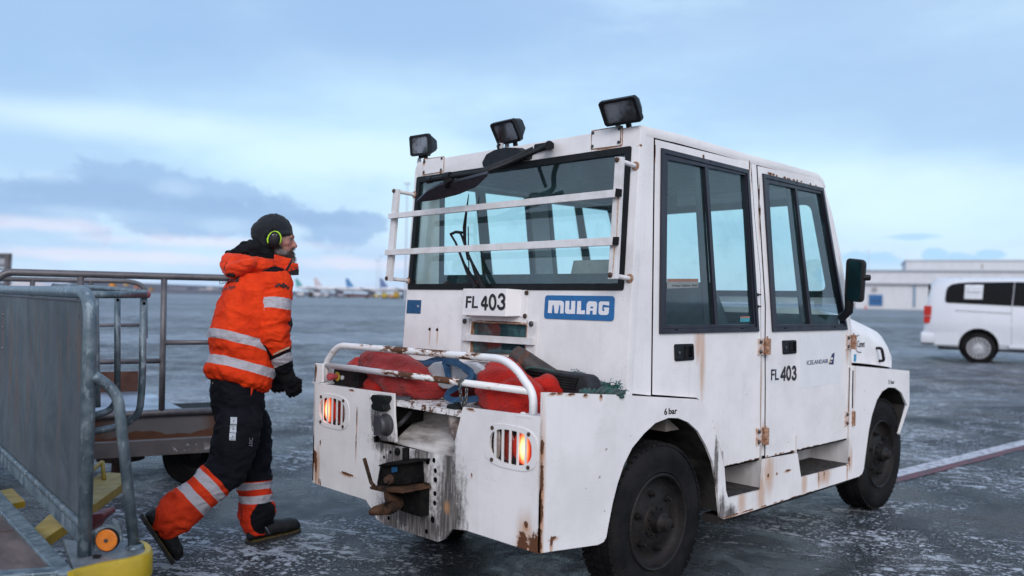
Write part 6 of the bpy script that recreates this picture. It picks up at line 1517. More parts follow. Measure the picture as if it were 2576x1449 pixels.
bm = NB(); A = [P(zD(*q), D_(dR + .15)) for q in [(740, 935), (810, 905), (900, 895), (922, 905), (915, 935), (830, 1005), (800, 1060), (740, 1060)]]; plate(bm, A, (), HF * .10); C_('red_lever', bm, simple('faded_red_lever', (.20, .045, .05), .5, c2=(.10, .025, .03), scale=14), bev=.006)
bm = NB(); plate(bm, pz([(818, 1265), (850, 1255), (905, 1262), (880, 1290), (825, 1292)], ZB - .002), (), (0, 0, -.001)); C_('rubber_pad', bm, M['black_rubber'])
# brace from the post down to the platform
pBr = Y(PB0.y - .02)
brp = [P(zz(*q), pBr) for zz, q in [(zC, (835, 1120)), (zC, (905, 1165)), (zC, (985, 1225)), (zC, (1055, 1330)), (zD, (1195, 1240))]]
bm = NB(); tube(bm, fillet(brp, .07, 6), .0195, 16); C_('brace_tube', bm, GV, smooth=4)
bm = NB(); c = brp[1]; sphere(bm, c - HF * .016, .007, 8, 6); C_('hole', bm, M['black_gap'])
bm = NB(); c = brp[-1]; lathe(bm, (c.x, c.y, ZB - .003), (0, 0, 1), [(.034, 0), (.03, .008), (.022, .014)], 16); C_('weld_collar', bm, GV, smooth=.8)
# hoop frame behind the panel
zH = zf(300, 1100, 2.2292)
dH = 3.95
def h_(x, y, d=dH): return P(zH(x, y), D_(d))
jt = Vector((PB0.x, PB0.y, 0)) + pdir * .9
bm = NB(); tube(bm, [h_(60, 176, 3.6), h_(640, 176)], .0165, 14); tube(bm, fillet([h_(-200, 95, 4.5), h_(60, 112, 4.5), h_(250, 118, 4.3), h_(640, 160, 3.97)], .1, 4), .0135, 12); hoop = C_('hoop_rail', bm, GV, smooth=4)
bm = NB(); c = h_(655, 176); lathe(bm, c, HR, [(.0165, -.03), (.0165, 0), (.012, .006), (0, .008)], 14); C_('red_end_mark', bm, simple('faded_red_mark', (.30, .07, .08), .5), hoop)
bm = NB(); tube(bm, fillet([h_(612, 180), h_(598, 1000), h_(575, 1240), h_(430, 1345), h_(150, 1400, 3.8)], [0, .1, .12, .12, 0], 6), .0165, 14); C_('hoop_leg', bm, GV, smooth=4)
bm = NB(); tube(bm, [h_(378, 180), h_(378, 1090)], .0145, 12); C_('hoop_post', bm, GV, smooth=4)
bm = NB(); tube(bm, [h_(180, 180), h_(192, 900), h_(196, 1180)], .0165, 12); C_('hoop_post', bm, GV, smooth=4)
bm = NB(); tube(bm, fillet([h_(378, 1040), h_(360, 1150), h_(300, 1215), h_(150, 1260, 3.9)], .12, 6), .0165, 12); C_('hoop_leg', bm, GV, smooth=4)
bm = NB()
for x, y in [(381, 222), (616, 252), ]: sphere(bm, h_(x, y, dH - .014), .007, 8, 6)
C_('hole', bm, M['black_gap'])
# connection of the hoop with the cart frame
bm = NB(); a = h_(150, 1400, 3.8); tube(bm, [a, Vector((PB0.x, PB0.y, ZB + .05)) + pdir * .8], .016, 10); C_('frame_tube', bm, GV, smooth=4)
# chassis and wheels of the cart, mostly below the frame edge
cc = fr0 + fdir * .7 + nrm * .8
bm = NB(); bar(bm, fr0 + nrm * .3 + Vector((0, 0, -.12)), fr0 + nrm * .3 + fdir * 1.9 + Vector((0, 0, -.12)), .08, .08); bm2 = C_('chassis_beam', bm, GV2)
def cwheel(c, par, r=.19, w_=.10):
    c = Vector(c); bm = NB(); lathe(bm, c - fdir.cross(Vector((0, 0, 1))) * 0, nrm, [(0, -w_ / 2), (r * .5, -w_ / 2), (r * .95, -w_ / 2), (r, -w_ * .3), (r, w_ * .3), (r * .95, w_ / 2), (r * .5, w_ / 2), (0, w_ / 2)], 28); return obj('wheel', bm, M['tyre'], par, smooth=.7)
for k in (.45, 1.7): cwheel((fr0 + nrm * .25 + fdir * k).to_2d().to_3d() + Vector((0, 0, .19)), BC); cwheel((fr0 + nrm * 1.3 + fdir * k).to_2d().to_3d() + Vector((0, 0, .19)), BC)

# ================================================================== flat trailer behind
TA = R(-18.7); td = Vector((math.cos(TA), math.sin(TA), 0)); tn = Vector((-td.y, td.x, 0))     # along its side, and away
ZT = .55
q0 = P((400, 1037), Zp(ZT)); pTr = (tn, q0.dot(tn))
TR = thing('flat_trailer', 'rust-brown flat trailer with grey tube railings and yellow drawbar, behind the walking worker', 'trailer', (q0.x, q0.y, 0))
def Q(x, y, off=0.0): return P(zH(x, y), (tn, pTr[1] + off))
def R_(name, bm, m, par=None, **kw): return obj(name, bm, m, par or TR, **kw)
rm_, rt_ = newmat('rusty_flaking_side_board'); rp_ = rt_.n('ShaderNodeNewGeometry').outputs['Position']
zz_s = rt_.n('ShaderNodeSeparateXYZ', i_0=rp_).outputs[2]
wv_ = rt_.noise(rt_.scl(rp_, (3.2, 3.2, .6)), 1.0, 3, .5)
zcut = rt_.math('ADD', zz_s, rt_.math('MULTIPLY', rt_.math('SUBTRACT', wv_, .5), .16))
gmask = rt_.mr(zcut, .405, .412)
# right end of the board: rust climbs to the rim
alx = rt_.vm('DOT_PRODUCT', rp_, tuple(td)); endx = Q(1240, 1300).dot(td)
gmask = rt_.math('MULTIPLY', gmask, rt_.mr(alx, endx + .03, endx - .10))
lft = Q(480, 1300).dot(td); gmask = rt_.math('MULTIPLY', gmask, rt_.mr(alx, lft - .25, lft))
finish(rm_, rt_, Base_Color=rt_.mix(gmask, rt_.mix(rt_.noise(rp_, 12, 5), (.050, .016, .006), (.115, .040, .014)), rt_.mix(rt_.noise(rp_, 6, 4), (.085, .08, .085), (.15, .14, .145))), Roughness=.7)
xl, xr = Q(-500, 1265), Q(1420, 1200)
def tb(name, m, z0, z1, o0, o1, a=None, b=None, par=None, bev=0):
    """box between two stations along the side, o = distance away from the near side"""
    a = a if a is not None else xl.dot(td); b = b if b is not None else xr.dot(td)
    bm = NB(); base = tn * pTr[1]
    obox(bm, td * (a + b) / 2 + tn * (pTr[1] + (o0 + o1) / 2) + Vector((0, 0, (z0 + z1) / 2)), td, tn, (0, 0, 1), (b - a) / 2, abs(o1 - o0) / 2, (z1 - z0) / 2); return R_(name, bm, m, par, bev=bev)
zch = P(zf(350, 1600, 3.6233)(1000, 583), pTr).z; zcb = P(zf(350, 1600, 3.6233)(1000, 805), pTr).z
tb('side_board', rm_, zch, ZT - .01, .012, .03)
tb('channel_beam', simple('dirty_grey_channel', (.085, .082, .088), .6, c2=(.14, .12, .115), scale=5), zcb, zch, -.006, .05, bev=.004)
tb('bright_edge', simple('bare_steel_edge', (.34, .36, .42), .35, metal=.6), zch, zch + .008, -.008, .012)
# flakes and label on the channel
bm = NB(); zI = zf(350, 1600, 3.6233); pch = (tn, pTr[1] - .0075)
for cx_, cy_, s in [(1265, 712, 16), (1290, 735, 12), (1245, 690, 8), (1450, 640, 12), (1470, 655, 9), (1405, 730, 8), (1575, 645, 9), (1590, 720, 5), (1430, 660, 6), (1475, 715, 6)]:
    bm.faces.new([bm.verts.new(P(zI(cx_ + s * random.uniform(.6, 1.3) * math.cos(a), cy_ + s * random.uniform(.6, 1.3) * math.sin(a)), pch)) for a in [k * math.pi / 4 for k in range(8)]])
R_('paint_flake', bm, simple('pale_paint_flake', (.44, .46, .50), .6))
bm = NB(); bm.faces.new([bm.verts.new(P(zI(*q), pch)) for q in [(1692, 612), (1850, 640), (1815, 700), (1692, 722)]]); R_('torn_label', bm, simple('torn_label', (.34, .35, .38), .6, c2=(.16, .13, .12), scale=25))
# deck
ice = simple('frosted_deck', (.34, .42, .52), .35, c2=(.12, .15, .20), scale=2.2, stretch=(1, 1, 1))
d0, d1 = P(zH(960, 1192), Zp(ZT)), P(zH(640, 1035), Zp(ZT)); l0 = q0 - td * 2.2; dep = (d1 - q0).dot(tn)
bm = NB(); plate(bm, [d0, d1, l0 + tn * dep, l0], (), (0, 0, -.03)); R_('deck', bm, ice)
tb('far_board', simple('brown_far_board', (.065, .022, .013), .75, var=.3, scale=8), ZT, P(zH(400, 862), (tn, pTr[1] + dep)).z, dep, dep + .03, None, P(zH(566, 900), (tn, pTr[1] + dep)).dot(td))
# rails
def rtube(name, pts, r, off=0.0, par=None, ff=.08):
    bm = NB(); tube(bm, fillet([Q(*q, off) if len(q) == 2 else Q(q[0], q[1], q[2]) for q in pts], ff, 6), r, 14); return R_(name, bm, GV2, par, smooth=4)
pz12 = lambda x, y, off=0.0: P(z12(x, y), (tn, pTr[1] + off))
bm = NB(); tube(bm, fillet([pz12(-60, 640), pz12(70, 540), pz12(1880, 588), pz12(2560, 605), pz12(3000, 616)], .22, 8), .0235, 16); R_('top_rail', bm, GV2, smooth=4)
rtube('post', [(795, 35), (782, 700), (772, 1225)], .0205)
rtube('post', [(52, 15), (45, 900), (40, 1250)], .0205)
rtube('post', [(1500, 50), (1480, 1190)], .0205)
rtube('mid_rail', [(-300, 785), (45, 778), (770, 766)], .0175)
rtube('mid_rail', [(795, 603), (1500, 598)], .0175)
bm = NB(); tube(bm, [Q(-500, 1285), Q(180, 1262), Q(750, 1228), Q(1420, 1203)], .0235, 14); R_('bottom_rail', bm, GV2, smooth=4)
# far hoop
of = dep
fz = lambda x, y: P(z12(x, y), (tn, pTr[1] + of))
bm = NB(); tube(bm, fillet([fz(-40, 616), fz(1500, 645), fz(1660, 700), fz(1662, 1300)], [0, .2, .2, 0], 8), .019, 12); R_('far_top_rail', bm, GV2, smooth=4)
for x in (372, 1040): 
    bm = NB(); a = fz(x, 640); tube(bm, [a, Vector((a.x, a.y, ZT))], .018, 10); R_('far_post', bm, GV2, smooth=4)
bm = NB(); tube(bm, [P(zH(-100, 450), (tn, pTr[1] + of)), P(zH(620, 446), (tn, pTr[1] + of))], .015, 10); R_('far_mid_rail', bm, GV2, smooth=4)
# running gear
gz_ = P(zI(480, 900), (tn, pTr[1] + .5))
bm = NB(); c = Vector((gz_.x, gz_.y, 0)); lathe(bm, c + Vector((0, 0, zcb - .01)), (0, 0, -1), [(0, 0), (.19, 0), (.19, .03), (.15, .035), (.16, .06), (.16, .09), (.06, .095), (.06, .2), (0, .2)], 28); R_('turntable', bm, simple('rusty_turntable', (.07, .035, .025), .75, c2=(.03, .028, .028), scale=15), smooth=.6)
wl0 = P(zI(1420, 1000), (tn, pTr[1] + .20))
def twheel(c, r=.21, w_=.16):
    bm = NB(); lathe(bm, c, tn, [(0, -w_ / 2 + .02), (r * .5, -w_ / 2 + .02), (r * .55, -w_ / 2), (r * .93, -w_ / 2), (r, -w_ * .3), (r, w_ * .3), (r * .93, w_ / 2), (0, w_ / 2)], 32); w1 = R_('wheel', bm, M['tyre'], smooth=.7)
    bm = NB(); lathe(bm, c, -tn, [(r * .5, w_ / 2 - .015), (r * .35, w_ / 2 - .03), (.04, w_ / 2 - .03), (.035, w_ / 2), (0, w_ / 2)], 20); R_('rim', bm, M['hub'], w1, smooth=.7)
for off in (.25, dep - .2):
    for s in (0, -1.5): twheel(Vector((wl0.x, wl0.y, .21)) + td * (s + .06) + tn * (off - .20))
bm = NB(); a = Vector((wl0.x, wl0.y, .235)); bar(bm, a - td * 2.2 + tn * .3 + Vector((0, 0, .02)), a + td * .6 + tn * .3 + Vector((0, 0, .02)), .09, .09); cyl(bm, a + tn * .0, a + tn * (dep - .4), .035, seg=10); R_('underframe', bm, M['soot'])
bm = NB(); bar(bm, a + tn * .45 + Vector((-.0, 0, .16)) - td * .28, a + tn * .45 + Vector((0, 0, .16)) + td * .5, .8, .16); R_('underframe', bm, M['soot'])
# yellow drawbar reaching towards the front cart
pY = Zp(.37)
yel = simple('worn_yellow_paint', (.32, .21, .008), .5, c2=(.24, .16, .007), scale=7, bump=.1)
kA = lambda x, y, pl=pY: P(zA(x, y), pl)
top_ = [kA(440, 993), kA(480, 988), kA(560, 992), kA(560, 1028), kA(300, 1215), kA(130, 1330), kA(90, 1290), kA(230, 1165)]
bm = NB(); plate(bm, top_, (), (0, 0, -.045)); yb_ = R_('drawbar', bm, yel, bev=.004)
bm = NB(); tube(bm, fillet([kA(380, 1040), kA(385, 1030) + Vector((0, 0, .035)), kA(455, 988) + Vector((0, 0, .06)), kA(462, 1022)], .03, 4), .011, 10); R_('grab_handle', bm, yel, yb_, smooth=4)
bm = NB(); zJ = zf(0, 1800, 2.875); plate(bm, [P(zJ(*q), Zp(.30)) for q in [(-60, 480), (20, 462), (140, 440), (290, 590), (130, 620), (-60, 640)]], (), (0, 0, -.03)); R_('drawbar_plate', bm, yel, yb_)
# ================================================================== things lying on the tractor's deck
def remesh(bm, voxel, smooth=4, fac=.5, dec=None):
    me = bpy.data.meshes.new('tmp'); bm.to_mesh(me); bm.free(); o = bpy.data.objects.new('tmp', me); SC.collection.objects.link(o)
    md = o.modifiers.new('r', 'REMESH'); md.mode = 'VOXEL'; md.voxel_size = voxel; md.use_smooth_shade = True
    if smooth: s_ = o.modifiers.new('s', 'SMOOTH'); s_.iterations = smooth; s_.factor = fac
    dg = bpy.context.evaluated_depsgraph_get(); m2 = bpy.data.meshes.new_from_object(o.evaluated_get(dg))
    out = NB(); out.from_mesh(m2); bpy.data.objects.remove(o); bpy.data.meshes.remove(me); bpy.data.meshes.remove(m2); return out
def capsule(bm, pts, rs, seg=14):
    """closed tapered chain with rounded ends; radii may be (a, b) pairs with a fixed wide direction"""
    for i in range(len(pts) - 1):
        a, b = Vector(pts[i]), Vector(pts[i + 1]); ra, rb = rs[i], rs[i + 1]; tube(bm, [a, b], [ra, rb], seg)
    for p, r in zip(pts, rs): sphere(bm, p, r, seg, 10)
    return bm
def displace(bm, fn):
    bm.normal_update(); mv = [(v, v.normal * fn(v.co)) for v in bm.verts]
    for v, d in mv: v.co += d
def wrinkle(p, s=(1, 1, 1), sc=14, seed=0):
    q = Vector((p.x * s[0] * sc + seed, p.y * s[1] * sc, p.z * s[2] * sc)); n = noise.noise(q + noise.noise_vector(q * .6) * .7); return (1 - abs(n) * 2.2)
def cloth(name, c, c2, rough=.85, sheen=.3):
    m, t = newmat(name); pos = t.n('ShaderNodeNewGeometry').outputs['Position']
    n = t.noise(pos, 9, 5, .6); f = t.noise(pos, 260, 2, .5)
    h = t.math('ADD', t.math('MULTIPLY', t.noise(t.scl(pos, (1, 1, 1.8)), 17, 4, .55, .8), 3.0), t.math('MULTIPLY', f, .25))
    return finish(m, t, Base_Color=t.mix(t.mr(n, .35, .68), c, c2), Roughness=rough, Sheen_Weight=sheen * .3, Specular_IOR_Level=.15, Normal=t.n('ShaderNodeBump', i_Strength=.6, i_Distance=.014, i_Height=h).outputs[0])
redc = cloth('red_bag_canvas', (.46, .018, .011), (.36, .013, .009)); redf = cloth('faded_red_canvas', (.34, .036, .035), (.25, .020, .019))
ZK = ZD_ + .001
def bag(name, pts, rs, m, label, wob=.010, sc=12, seed=0, flat=1.0, voxel=.010):
    bm = NB(); capsule(bm, pts, rs); bm = remesh(bm, voxel, 6)
    displace(bm, lambda p: wob * (wrinkle(p, (1, .5, 1.5), sc * .8, seed) * 1.25 + .25 * wrinkle(p, (1.2, .8, 1), sc * 2.3, seed) + 1.0 * noise.noise(p * 7 + Vector((seed, 0, 0)))))
    zc_ = sum(v.co.z for v in bm.verts) / len(bm.verts)
    for v in bm.verts:
        if v.co.z > zc_: v.co.z = zc_ + (v.co.z - zc_) * .93
        if v.co.z < ZK: v.co.z = ZK + (v.co.z - ZK) * .02
    o = obj(name, bm, m, smooth=4, at=sum((Vector(p) for p in pts), Vector()) / len(pts)); return tag(o, label, 'canvas bag', 'red canvas bags on the tractor deck')
def U(zz, x, y, xx): return P(zz(x, y), X(xx))
# large faded bag, left
b1 = bag('canvas_bag', [U(z4, 425, 300, 2.58), U(z4, 500, 325, 2.56), U(z4, 590, 375, 2.53), U(z4, 690, 415, 2.50), U(z4, 780, 430, 2.52)], [.075, .108, .112, .095, .055], redf, 'big faded red canvas bag slumped on the deck behind the left half of the rail')
b2 = bag('canvas_bag', [U(z4, 330, 320, 2.74), U(z4, 370, 340, 2.70), U(z4, 420, 380, 2.66), U(z4, 400, 420, 2.52), U(z4, 470, 425, 2.50)], [.05, .085, .085, .062, .05], redc, 'smaller bright red bag squeezed at the far left corner behind the faded one', seed=5)
b3 = bag('canvas_bag', [U(z4, 1165, 265, 2.68), U(z4, 1165, 330, 2.66), U(z4, 1180, 430, 2.58), U(z4, 1230, 480, 2.54), U(z4, 1300, 505, 2.50)], [.022, .075, .125, .115, .080], redc, 'tall bright red peaked bag leaning behind the right end of the rail', seed=9)
b4 = bag('canvas_bag', [U(z4, 1395, 425, 2.62), U(z4, 1440, 432, 2.64), U(z4, 1480, 450, 2.66)], [.035, .050, .032], redc, 'small rolled red bag end above the right side plate', seed=14, voxel=.006)
b5 = bag('canvas_bag', [U(z4, 880, 470, 2.60), U(z4, 990, 460, 2.66), U(z4, 1060, 455, 2.66)], [.035, .045, .045], cloth('dark_red_canvas', (.15, .012, .012), (.08, .01, .01)), 'flat dark red bag lying under the blue straps between the larger bags', seed=20, voxel=.008)
# grey pad with blue straps
def slab(zz, pts, x0, th, bend=0.0):
    bm = NB(); plate(bm, [U(zz, a, b, x0 + bend * k) for k, (a, b) in enumerate(pts)], (), (th, 0, .006)); return bm
gp = simple('worn_grey_rubber_pad', (.36, .37, .40), .6, c2=(.46, .47, .50), scale=14, bump=.15)
pad = thing('padded_sling', 'worn grey padded sling wound with blue straps, on the deck between the red bags', 'padded sling', tuple(U(z22, 200, 500, 2.58)))
bm = slab(z10, [(275, 830), (330, 780), (450, 765), (540, 790), (600, 850), (640, 900), (690, 950), (610, 1010), (540, 1050), (440, 1045), (370, 1000), (310, 900)], 2.495, .03); obj('pad', bm, gp, pad, bev=.010, smooth=.8)
bm = slab(z10, [(560, 800), (640, 775), (760, 780), (830, 830), (885, 910), (880, 960), (780, 975), (680, 950), (600, 880)], 2.54, .03); obj('pad', bm, gp, pad, bev=.010, smooth=.8)
bm = slab(z10, [(530, 830), (600, 820), (690, 900), (740, 960), (620, 990), (560, 900)], 2.480, .02); obj('pad', bm, simple('light_grey_rubber_pad', (.30, .32, .36), .55), pad, bev=.008, smooth=.8)
def webm():
    m, t = newmat('woven_blue_webbing'); pos = t.n('ShaderNodeNewGeometry').outputs['Position']
    w_ = t.n('ShaderNodeTexWave', i_Vector=pos, i_Scale=110.0, i_Distortion=3.0).outputs['Fac']
    return finish(m, t, Base_Color=t.mix(t.mr(t.noise(pos, 25, 4), .35, .7), (.010, .050, .125), (.030, .095, .18)), Roughness=.8, Normal=t.n('ShaderNodeBump', i_Strength=.4, i_Distance=.002, i_Height=w_).outputs[0])
web = webm()
def strap(pts, wd, par=pad, m=None, zz=z10, tw=None):
    """flat webbing through photo points (x, y, world x)"""
    wd *= .82; P3 = [U(zz, a, b, c - (.065 if c < 2.6 else .03)) for a, b, c in pts]; P3 = fillet(P3, .06, 4); bm = NB(); L, Rr = [], []
    n = len(P3)
    for i, p in enumerate(P3):
        t = (P3[min(i + 1, n - 1)] - P3[max(i - 1, 0)]).normalized(); s_ = t.cross(Vector((1, .25, -.25)) if not tw else Vector(tw)).normalized()
        L.append(p + s_ * wd / 2); Rr.append(p - s_ * wd / 2)
    o = Vector((-.003, 0, .001))
    for a, b in (([v + o for v in L], [v + o for v in Rr]), (L, Rr)):
        for i in range(n - 1): bm.faces.new([bm.verts.new(v) for v in (a[i], a[i + 1], b[i + 1], b[i])])
    return obj('strap', bm, m or web, par)
strap([(470, 765, 2.548), (490, 850, 2.54), (505, 930, 2.545)], .040)
strap([(440, 760, 2.55), (560, 770, 2.535), (650, 810, 2.53), (740, 870, 2.53), (735, 930, 2.525), (700, 960, 2.52), (590, 1030, 2.51), (500, 1080, 2.50), (480, 1130, 2.49), (540, 1165, 2.49), (680, 1160, 2.50), (840, 1140, 2.53)], .034)
strap([(545, 755, 2.57), (620, 790, 2.56), (720, 870, 2.55), (800, 960, 2.55)], .034)
strap([(30, 735, 2.75), (90, 715, 2.72), (150, 770, 2.70), (260, 785, 2.68), (350, 745, 2.66), (450, 745, 2.62), (560, 745, 2.60), (610, 765, 2.60)], .034, tw=(1, .2, .2))
strap([(60, 780, 2.72), (200, 790, 2.68), (330, 775, 2.64), (420, 780, 2.60)], .03)
bm = NB(); a = U(z16, 1680, 400, 2.69); tube(bm, fillet([a, a + Vector((0, -.02, -.012)), a + Vector((0, -.02, -.03))], .006, 3), .0025, 6); obj('wire_hook', bm, M['chain'], pad)
bm = NB(); plate(bm, [U(z16, *q, 2.74) for q in [(1808, 385), (1830, 353), (1880, 365), (1930, 395), (1920, 415), (1850, 410)]], (), (.012, 0, 0)); tag(obj('plastic_scoop', bm, simple('white_plastic_scoop', (.62, .66, .72), .4), bev=.004), 'small white plastic piece poking up behind the blue strap', 'plastic piece')
bm = NB(); tube(bm, [U(z10, 80, 800, 2.72), U(z10, 300, 820, 2.66)], [.022, .028], 12); tag(obj('wooden_handle', bm, simple('pale_worn_wood', (.30, .22, .19), .7, c2=(.20, .15, .13), scale=18)), 'pale worn wooden handle lying behind the faded red bag, below the strap', 'wooden handle')
# brown tube standing against the cab
bm = NB(); a, b = U(z22, 930, 235, 2.74), U(z22, 1560, 640, 2.80); a2 = a + (b - a) * .12; d = (b - a).normalized()
tube(bm, [a, a + d * .004, a2, a2, a2 + d * .004, b], [.030, .048, .050, .052, .052, .050], 24); o = obj('leather_tube', bm, simple('dark_brown_leather_tube', (.052, .040, .036), .55, c2=(.032, .026, .025), scale=18, bump=.15), smooth=.8); tag(o, 'dark brown tube with a rusty end ring, propped against the cab wall', 'tube')
bm = NB(); tube(bm, [a + d * .018, a + d * .035, a + d * .045, a + d * .075, a + d * .085], [.0485, .0515, .0515, .0525, .0525], 24, caps=False); obj('end_ring', bm, simple('rusty_ring', (.11, .045, .025), .7, c2=(.04, .025, .02), scale=50), o, smooth=4)
# black ribbed chock
bm = NB(); A = [(1080, 420), (1120, 412), (1550, 475), (1850, 515), (1895, 545), (1925, 590), (1950, 700), (1945, 755), (1560, 760), (1120, 640)]
plate(bm, [U(z22, a, b, 2.66 + .0 * a) for a, b in A], (), (.09, 0, .0)); o = obj('wheel_chock', bm, simple('matt_black_rubber', (.012, .012, .016), .7, var=.3, bump=.3, bscale=100), bev=.012, smooth=.8); tag(o, 'black ribbed rubber chock lying along the cab wall beside the red bag', 'wheel chock')
for k in range(5):
    t_ = k / 5; bm = NB(); tube(bm, [U(z22, 1100, 440 + 42 * k, 2.655), U(z22, 1450 - 20 * k, 500 + 36 * k, 2.655), U(z22, 1800 - 10 * k, 560 + 32 * k, 2.655)], .0055, 8); obj('rib', bm, M['black_rubber'], o, smooth=4)
# green rope
def ropem(name, c, c2):
    m, t = newmat(name); pos = t.n('ShaderNodeNewGeometry').outputs['Position']
    return finish(m, t, Base_Color=t.mix(t.mr(t.noise(pos, 60, 4), .4, .6), c, c2), Roughness=.9, Normal=t.n('ShaderNodeBump', i_Strength=.8, i_Distance=.004, i_Height=t.noise(pos, 150, 3)).outputs[0])
rg = ropem('grey_green_rope', (.055, .075, .075), (.025, .08, .07)); rgb = ropem('bright_green_fray', (.008, .13, .10), (.02, .06, .055))
def rope(pts, r, par=None, strands=3, zz=z22, m=None):
    P3 = fillet([U(zz, *q) for q in pts], .08, 6); bm = NB(); n = []
    L = [0]
    for i in range(1, len(P3)): L.append(L[-1] + (P3[i] - P3[i - 1]).length)
    N = max(12, int(L[-1] / .006)); cs = []
    for k in range(N + 1):
        s_ = L[-1] * k / N; i = 1
        while i < len(L) - 1 and L[i] < s_: i += 1
        t_ = (s_ - L[i - 1]) / max(1e-6, L[i] - L[i - 1]); cs.append((P3[i - 1].lerp(P3[i], t_), (P3[i] - P3[i - 1]).normalized(), s_))
    for j in range(strands):
        pp = []
        for c, t, s_ in cs:
            u_ = t.cross(Vector((0, 0, 1))).normalized(); v_ = u_.cross(t); a = s_ / (r * 5.5) * 2 * math.pi + j * 2 * math.pi / strands; pp.append(c + (u_ * math.cos(a) + v_ * math.sin(a)) * r * .5)
        tube(bm, pp, r * .58, 7)
    return obj('rope' if par is None else 'rope_length', bm, m or rg, par, smooth=4)
rp0 = thing('rope', 'frayed grey-green mooring rope lying along the right edge of the deck against the cab', 'rope', tuple(U(z22, 2100, 720, 2.75)))
rope([(1090, 425, 2.655), (1150, 405, 2.66), (1300, 420, 2.67), (1480, 462, 2.68)], .006, rp0)
rope([(1880, 560, 2.80), (1960, 590, 2.80), (2080, 640, 2.82), (2220, 690, 2.84)], .020, rp0)
pe = [(1860, 760, 2.62), (1950, 725, 2.68), (2080, 720, 2.74), (2250, 735, 2.79), (2420, 775, 2.84)]
rope(pe, .019, rp0)
bm = NB()
random.seed(3)
for cx_, cy_, xx, n_, sp in ((2290, 680, 2.83, 60, .020), (1775, 492, 2.78, 22, .010), (2200, 695, 2.82, 24, .014)):
    c = U(z22, cx_, cy_, xx)
    for k in range(n_):
        p = c + Vector((random.gauss(0, sp * .4), random.gauss(0, sp), random.gauss(0, sp * .35))); pp = [p]
        for j in range(4): pp.append(pp[-1] + Vector((random.gauss(0, .006), random.gauss(0, .009), random.gauss(0, .007))))
        tube(bm, pp, .0014, 4)
obj('frayed_end', bm, rgb, rp0)
bm = NB(); tube(bm, fillet([U(z22, 2215, 650, 2.83), U(z22, 2225, 620, 2.83), U(z22, 2285, 606, 2.83)], .02, 4), [.002] * 7, 5); obj('wire_end', bm, M['chain'], rp0)
random.seed(11)
# ================================================================== the worker
HD = R(-12)
f_ = Vector((math.cos(HD), math.sin(HD), 0)); l_ = Vector((-math.sin(HD), math.cos(HD), 0)); UZ = Vector((0, 0, 1))
def B_(x, y, yy): return P(zB(x, y), Y(yy))
def E_(x, y, yy): return P(zE(x, y), Y(yy))
YC = 4.17
hem, waist, chest, shoul, neck = B_(305, 1190, YC), B_(325, 1000, YC), B_(395, 720, YC), B_(445, 560, YC), B_(490, 440, YC)
sR, sL = B_(560, 545, 4.02), B_(450, 530, 4.36)
eR, wS, wR = B_(545, 855, 3.99), B_(616, 1062, 4.02), B_(645, 1140, 4.03)
kR = B_(686, 1222, 4.04)
eL, wL = B_(440, 820, 4.42), B_(535, 1090, 4.38)
hipR, hipL = E_(905, 100, 4.08), E_(1000, 110, 4.27)
knR, anR = E_(800, 505, 4.06), E_(300, 935, 4.10)
knL, anL = E_(1030, 560, 4.25), E_(1065, 960, 4.22)
